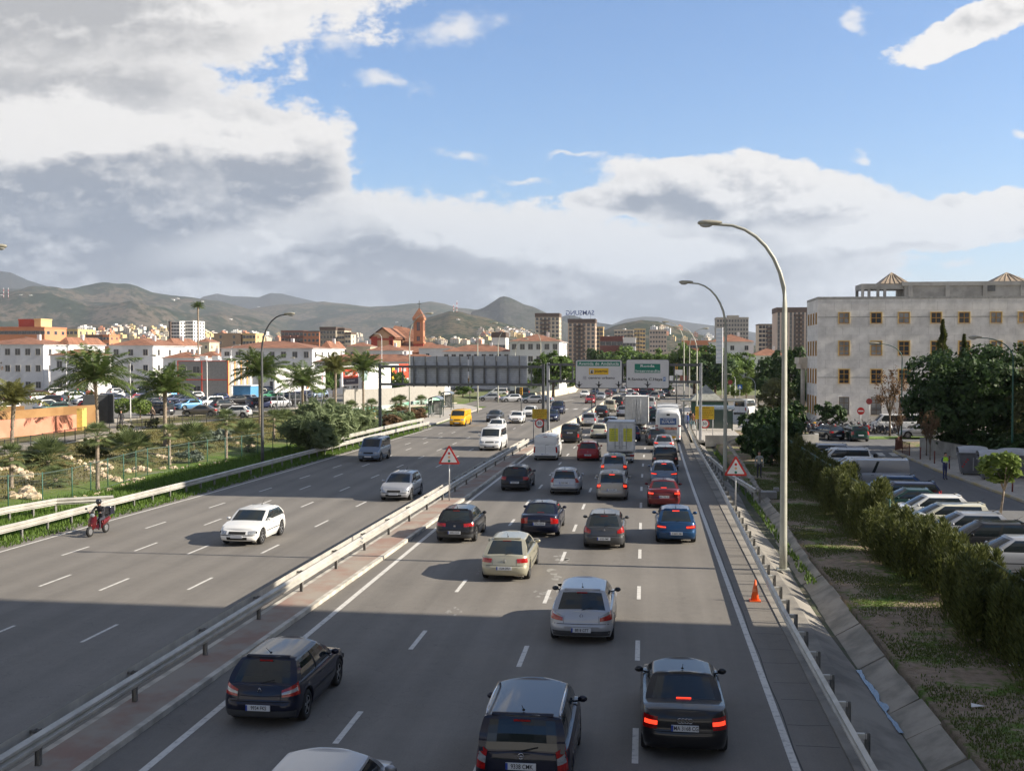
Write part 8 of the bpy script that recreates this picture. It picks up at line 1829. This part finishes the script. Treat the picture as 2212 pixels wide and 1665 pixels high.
for ri, (ya, yb, ty) in enumerate(rows_):
    for ci, (xa, xb) in enumerate(cols_):
        A0 = AT(xa, ya, YB); B0 = AT(xb, yb, YB); wx, wz, ww, wh = (A0[0]+B0[0])/2-x0, (A0[2]+B0[2])/2-z0, abs(B0[0]-A0[0])-.1, abs(A0[2]-B0[2])-.1
        if ty != 2: wz = (AT(1765, ya, YB)[2]+AT(1765, yb, YB)[2])/2-z0
        m = MB(); f = .07
        m.b2(wx-ww/2-.10, -.10, wz-wh/2, wx-ww/2, .02, wz+wh/2, 1); m.b2(wx+ww/2, -.10, wz-wh/2, wx+ww/2+.10, .02, wz+wh/2, 1); m.b2(wx-ww/2-.10, -.10, wz+wh/2, wx+ww/2+.10, .02, wz+wh/2+.08, 1)
        for u in (-ww/2+f/2, 0, ww/2-f/2): m.b2(wx+u-f/2, -.055, wz-wh/2, wx+u+f/2, -.02, wz+wh/2, 0)
        zs_ = [wz-wh/2+f/2, wz+wh/2-f/2]+([wz+.0] if ty == 0 else [wz-wh*.22, wz+wh*.17])
        for q in zs_: m.b2(wx-ww/2+f, -.052, q-f/2, wx-f/2, -.02, q+f/2, 0); m.b2(wx+f/2, -.052, q-f/2, wx+ww/2-f, -.02, q+f/2, 0)
        o = m.build('window', [fo if ty != 2 else pm('window_brown', (.14, .10, .06), .6, var=.1), M_rev if ty != 2 else M_ash], t)
        m = MB(); m.b2(wx-ww/2, -.02, wz-wh/2, wx+ww/2, .0, wz+wh/2, 0)
        m.build('pane', M_cur if random.random() < .4 else M_win, o); m = MB(); m.b2(wx-ww/2-.12, -.16, wz-wh/2-.13, wx+ww/2+.12, -.0, wz-wh/2-.01); m.build('sill', si, o)
        if ty == 2:
            m = MB(); [m.tube([(wx-ww/2+.05+k*(ww-.1)/9, -.20, wz-wh/2), (wx-ww/2+.05+k*(ww-.1)/9, -.20, wz-wh*.12)], .02, 4) for k in range(10)]; m.b2(wx-ww/2, -.22, wz-wh*.12, wx+ww/2, -.17, wz-wh*.10); m.build('window_grille', M_dsteel, o)
    for k in range(4):
        wz = (AT(1765, ya, YB)[2]+AT(1765, yb, YB)[2])/2-z0; wh = (AT(1765, ya, YB)[2]-AT(1765, yb, YB)[2])-.1; win(t, 0, 1.1+k*2.0, wz, .8, wh, 'X', frame=fo)
# portico
m = MB(); m.b2(-1.0, 8.0, 7.0, 0, 12, 7.8); m.b2(-.8, 8.2, 6.4, 0, 12, 7.0); m.tube([(-.45, 8.6, 0), (-.45, 8.6, 6.4)], .26, 12); m.build('portico', si, t)
a = AT(2045, 762, YB); 
# rooftop pavilion
Yp = YB+4.5; a = AT(1861, 641, Yp); ax = a[0]-x0; pt = AT(1870, 613, Yp)[2]-z0; bx2 = AT(1953, 641, Yp)[0]-x0; zt_ = top-z0
pc = pm('rooftop_concrete', (.32, .31, .29), .85, var=.22, scale=.5, detail=7)
m = MB(); m.b2(ax, 4.5, pt-.65, bx2, 8.5, pt)
for u in (0, .15, .36, .52): m.b2(ax+(bx2-ax)*u, 4.5, zt_-.2, ax+(bx2-ax)*u+.30, 4.8, pt-.65)
m.b2(ax, 8.0, zt_-.2, ax+.3, 8.4, pt-.65)
m.b2(ax+.38, 4.6, zt_-.2, bx2, 4.7, zt_+.15); m.build('open_frame', pc, t)
m = MB(); m.b2(bx2, 4.3, zt_-.2, x1-x0, 9, pt+.12); m.b2(bx2-.3, 4.1, pt-.30, x1-x0, 9.2, pt+.16)
for k in range(7): m.b2(bx2+.4+k*4.2, 4.12, zt_-.2, bx2+.9+k*4.2, 4.3, pt-.3)
m.build('penthouse', pc, t)
for q in (2, 5): m = MB(); m.b2(bx2+q*4.4, 4.2, zt_+.8, bx2+q*4.4+1.4, 4.29, zt_+1.9); m.build('louvre', M_dsteel, t)
for xa, xb, xp in ((1901, 1967, 1931), (1970+0, 2250, 2180)):
    if xb > 2200: xa = 2140; xb = 2232
    a_, b_ = AT(xa, 607, Yp)[0]-x0, AT(xb, 607, Yp)[0]-x0; zz = AT(xp, 588, Yp+2)[2]-z0; m = MB(); m.add([(a_, 4.4, pt), (b_, 4.4, pt), (b_, 8.6, pt), (a_, 8.6, pt), ((a_+b_)/2, 6.5, zz)], [(0, 1, 4), (1, 2, 4), (2, 3, 4), (3, 0, 4), (3, 2, 1, 0)])
    for k in range(1, 6): f_ = k/6; m.tube([(lerp(a_, b_, f_), 4.38, pt+.02), (lerp(lerp(a_, b_, f_), (a_+b_)/2, .85), lerp(4.4, 6.5, .85)-.02, lerp(pt, zz, .85)+.03)], .04, 4, mi=1)
    m.build('pyramid_roof', [pm('pyramid_dull', (.33, .26, .19), .7, var=.15), pm('pyramid_rib', (.38, .31, .23), .7, var=.1)], t)
for px_, py_, w_ in ((2046, 753, 1.1), (1800, 894, .6)): q = AT(px_, py_, YB); m = MB(); m.b2(q[0]-x0-w_/2, -.12, q[2]-z0-.3, q[0]-x0+w_/2, -.0, q[2]-z0+.15); m.build('wall_box', M_steel, t)
# blocks outside the picture on the right whose shade falls across the road
def shade_block(label, y0, y1, x0, h, wall_):
    t = thing('apartment_building', label, 'building', (x0, y0, 0)); m = MB(); m.b2(0, 0, 0, 14, y1-y0, h); m.build('wall', wall_, t); m = MB(); m.b2(-.2, -.0, h, 14.2, y1-y0, h+.6); m.build('roof', M_conc, t)
    for f in range(int(h/3.2)):
        for k in range(int((y1-y0)/4.5)): win(t, 0, 2.2+k*4.5, 1.8+f*3.2, 1.5, 1.4, 'X')
shade_block('tall apartment block right of the street, outside the picture', 59.6, 85.5, 36, 34.3, tc_)
shade_block('long apartment block beside the footbridge, outside the picture', -40, 32.4, 30, 34, tg)
# footbridge the photo is taken from
t = thing('footbridge', 'steel footbridge the picture is taken from', 'bridge', (0, -2.0, 0)); m = MB(); m.b2(-34, -1.4, 5.9, 14, 1.1, 6.3); m.build('deck', M_conc, t)
# ---------------------------------------------------------------- haze
HZ = MB().b2(-9100, -215, -7, 9100, 12100, 800); hb = HZ.build('haze', None); hm = bpy.data.materials.new('haze'); hm.use_nodes = True; n_ = hm.node_tree; n_.nodes.clear()
ho = n_.nodes.new('ShaderNodeOutputMaterial'); pv = n_.nodes.new('ShaderNodeVolumePrincipled'); pv.inputs['Density'].default_value = 8e-5; pv.inputs['Color'].default_value = (.80, .88, 1, 1); pv.inputs['Anisotropy'].default_value = .2; n_.links.new(pv.outputs[0], ho.inputs['Volume'])
hb.data.materials.clear(); hb.data.materials.append(hm); tag(hb, 'thin blue haze over the whole scene', 'haze', kind='stuff')
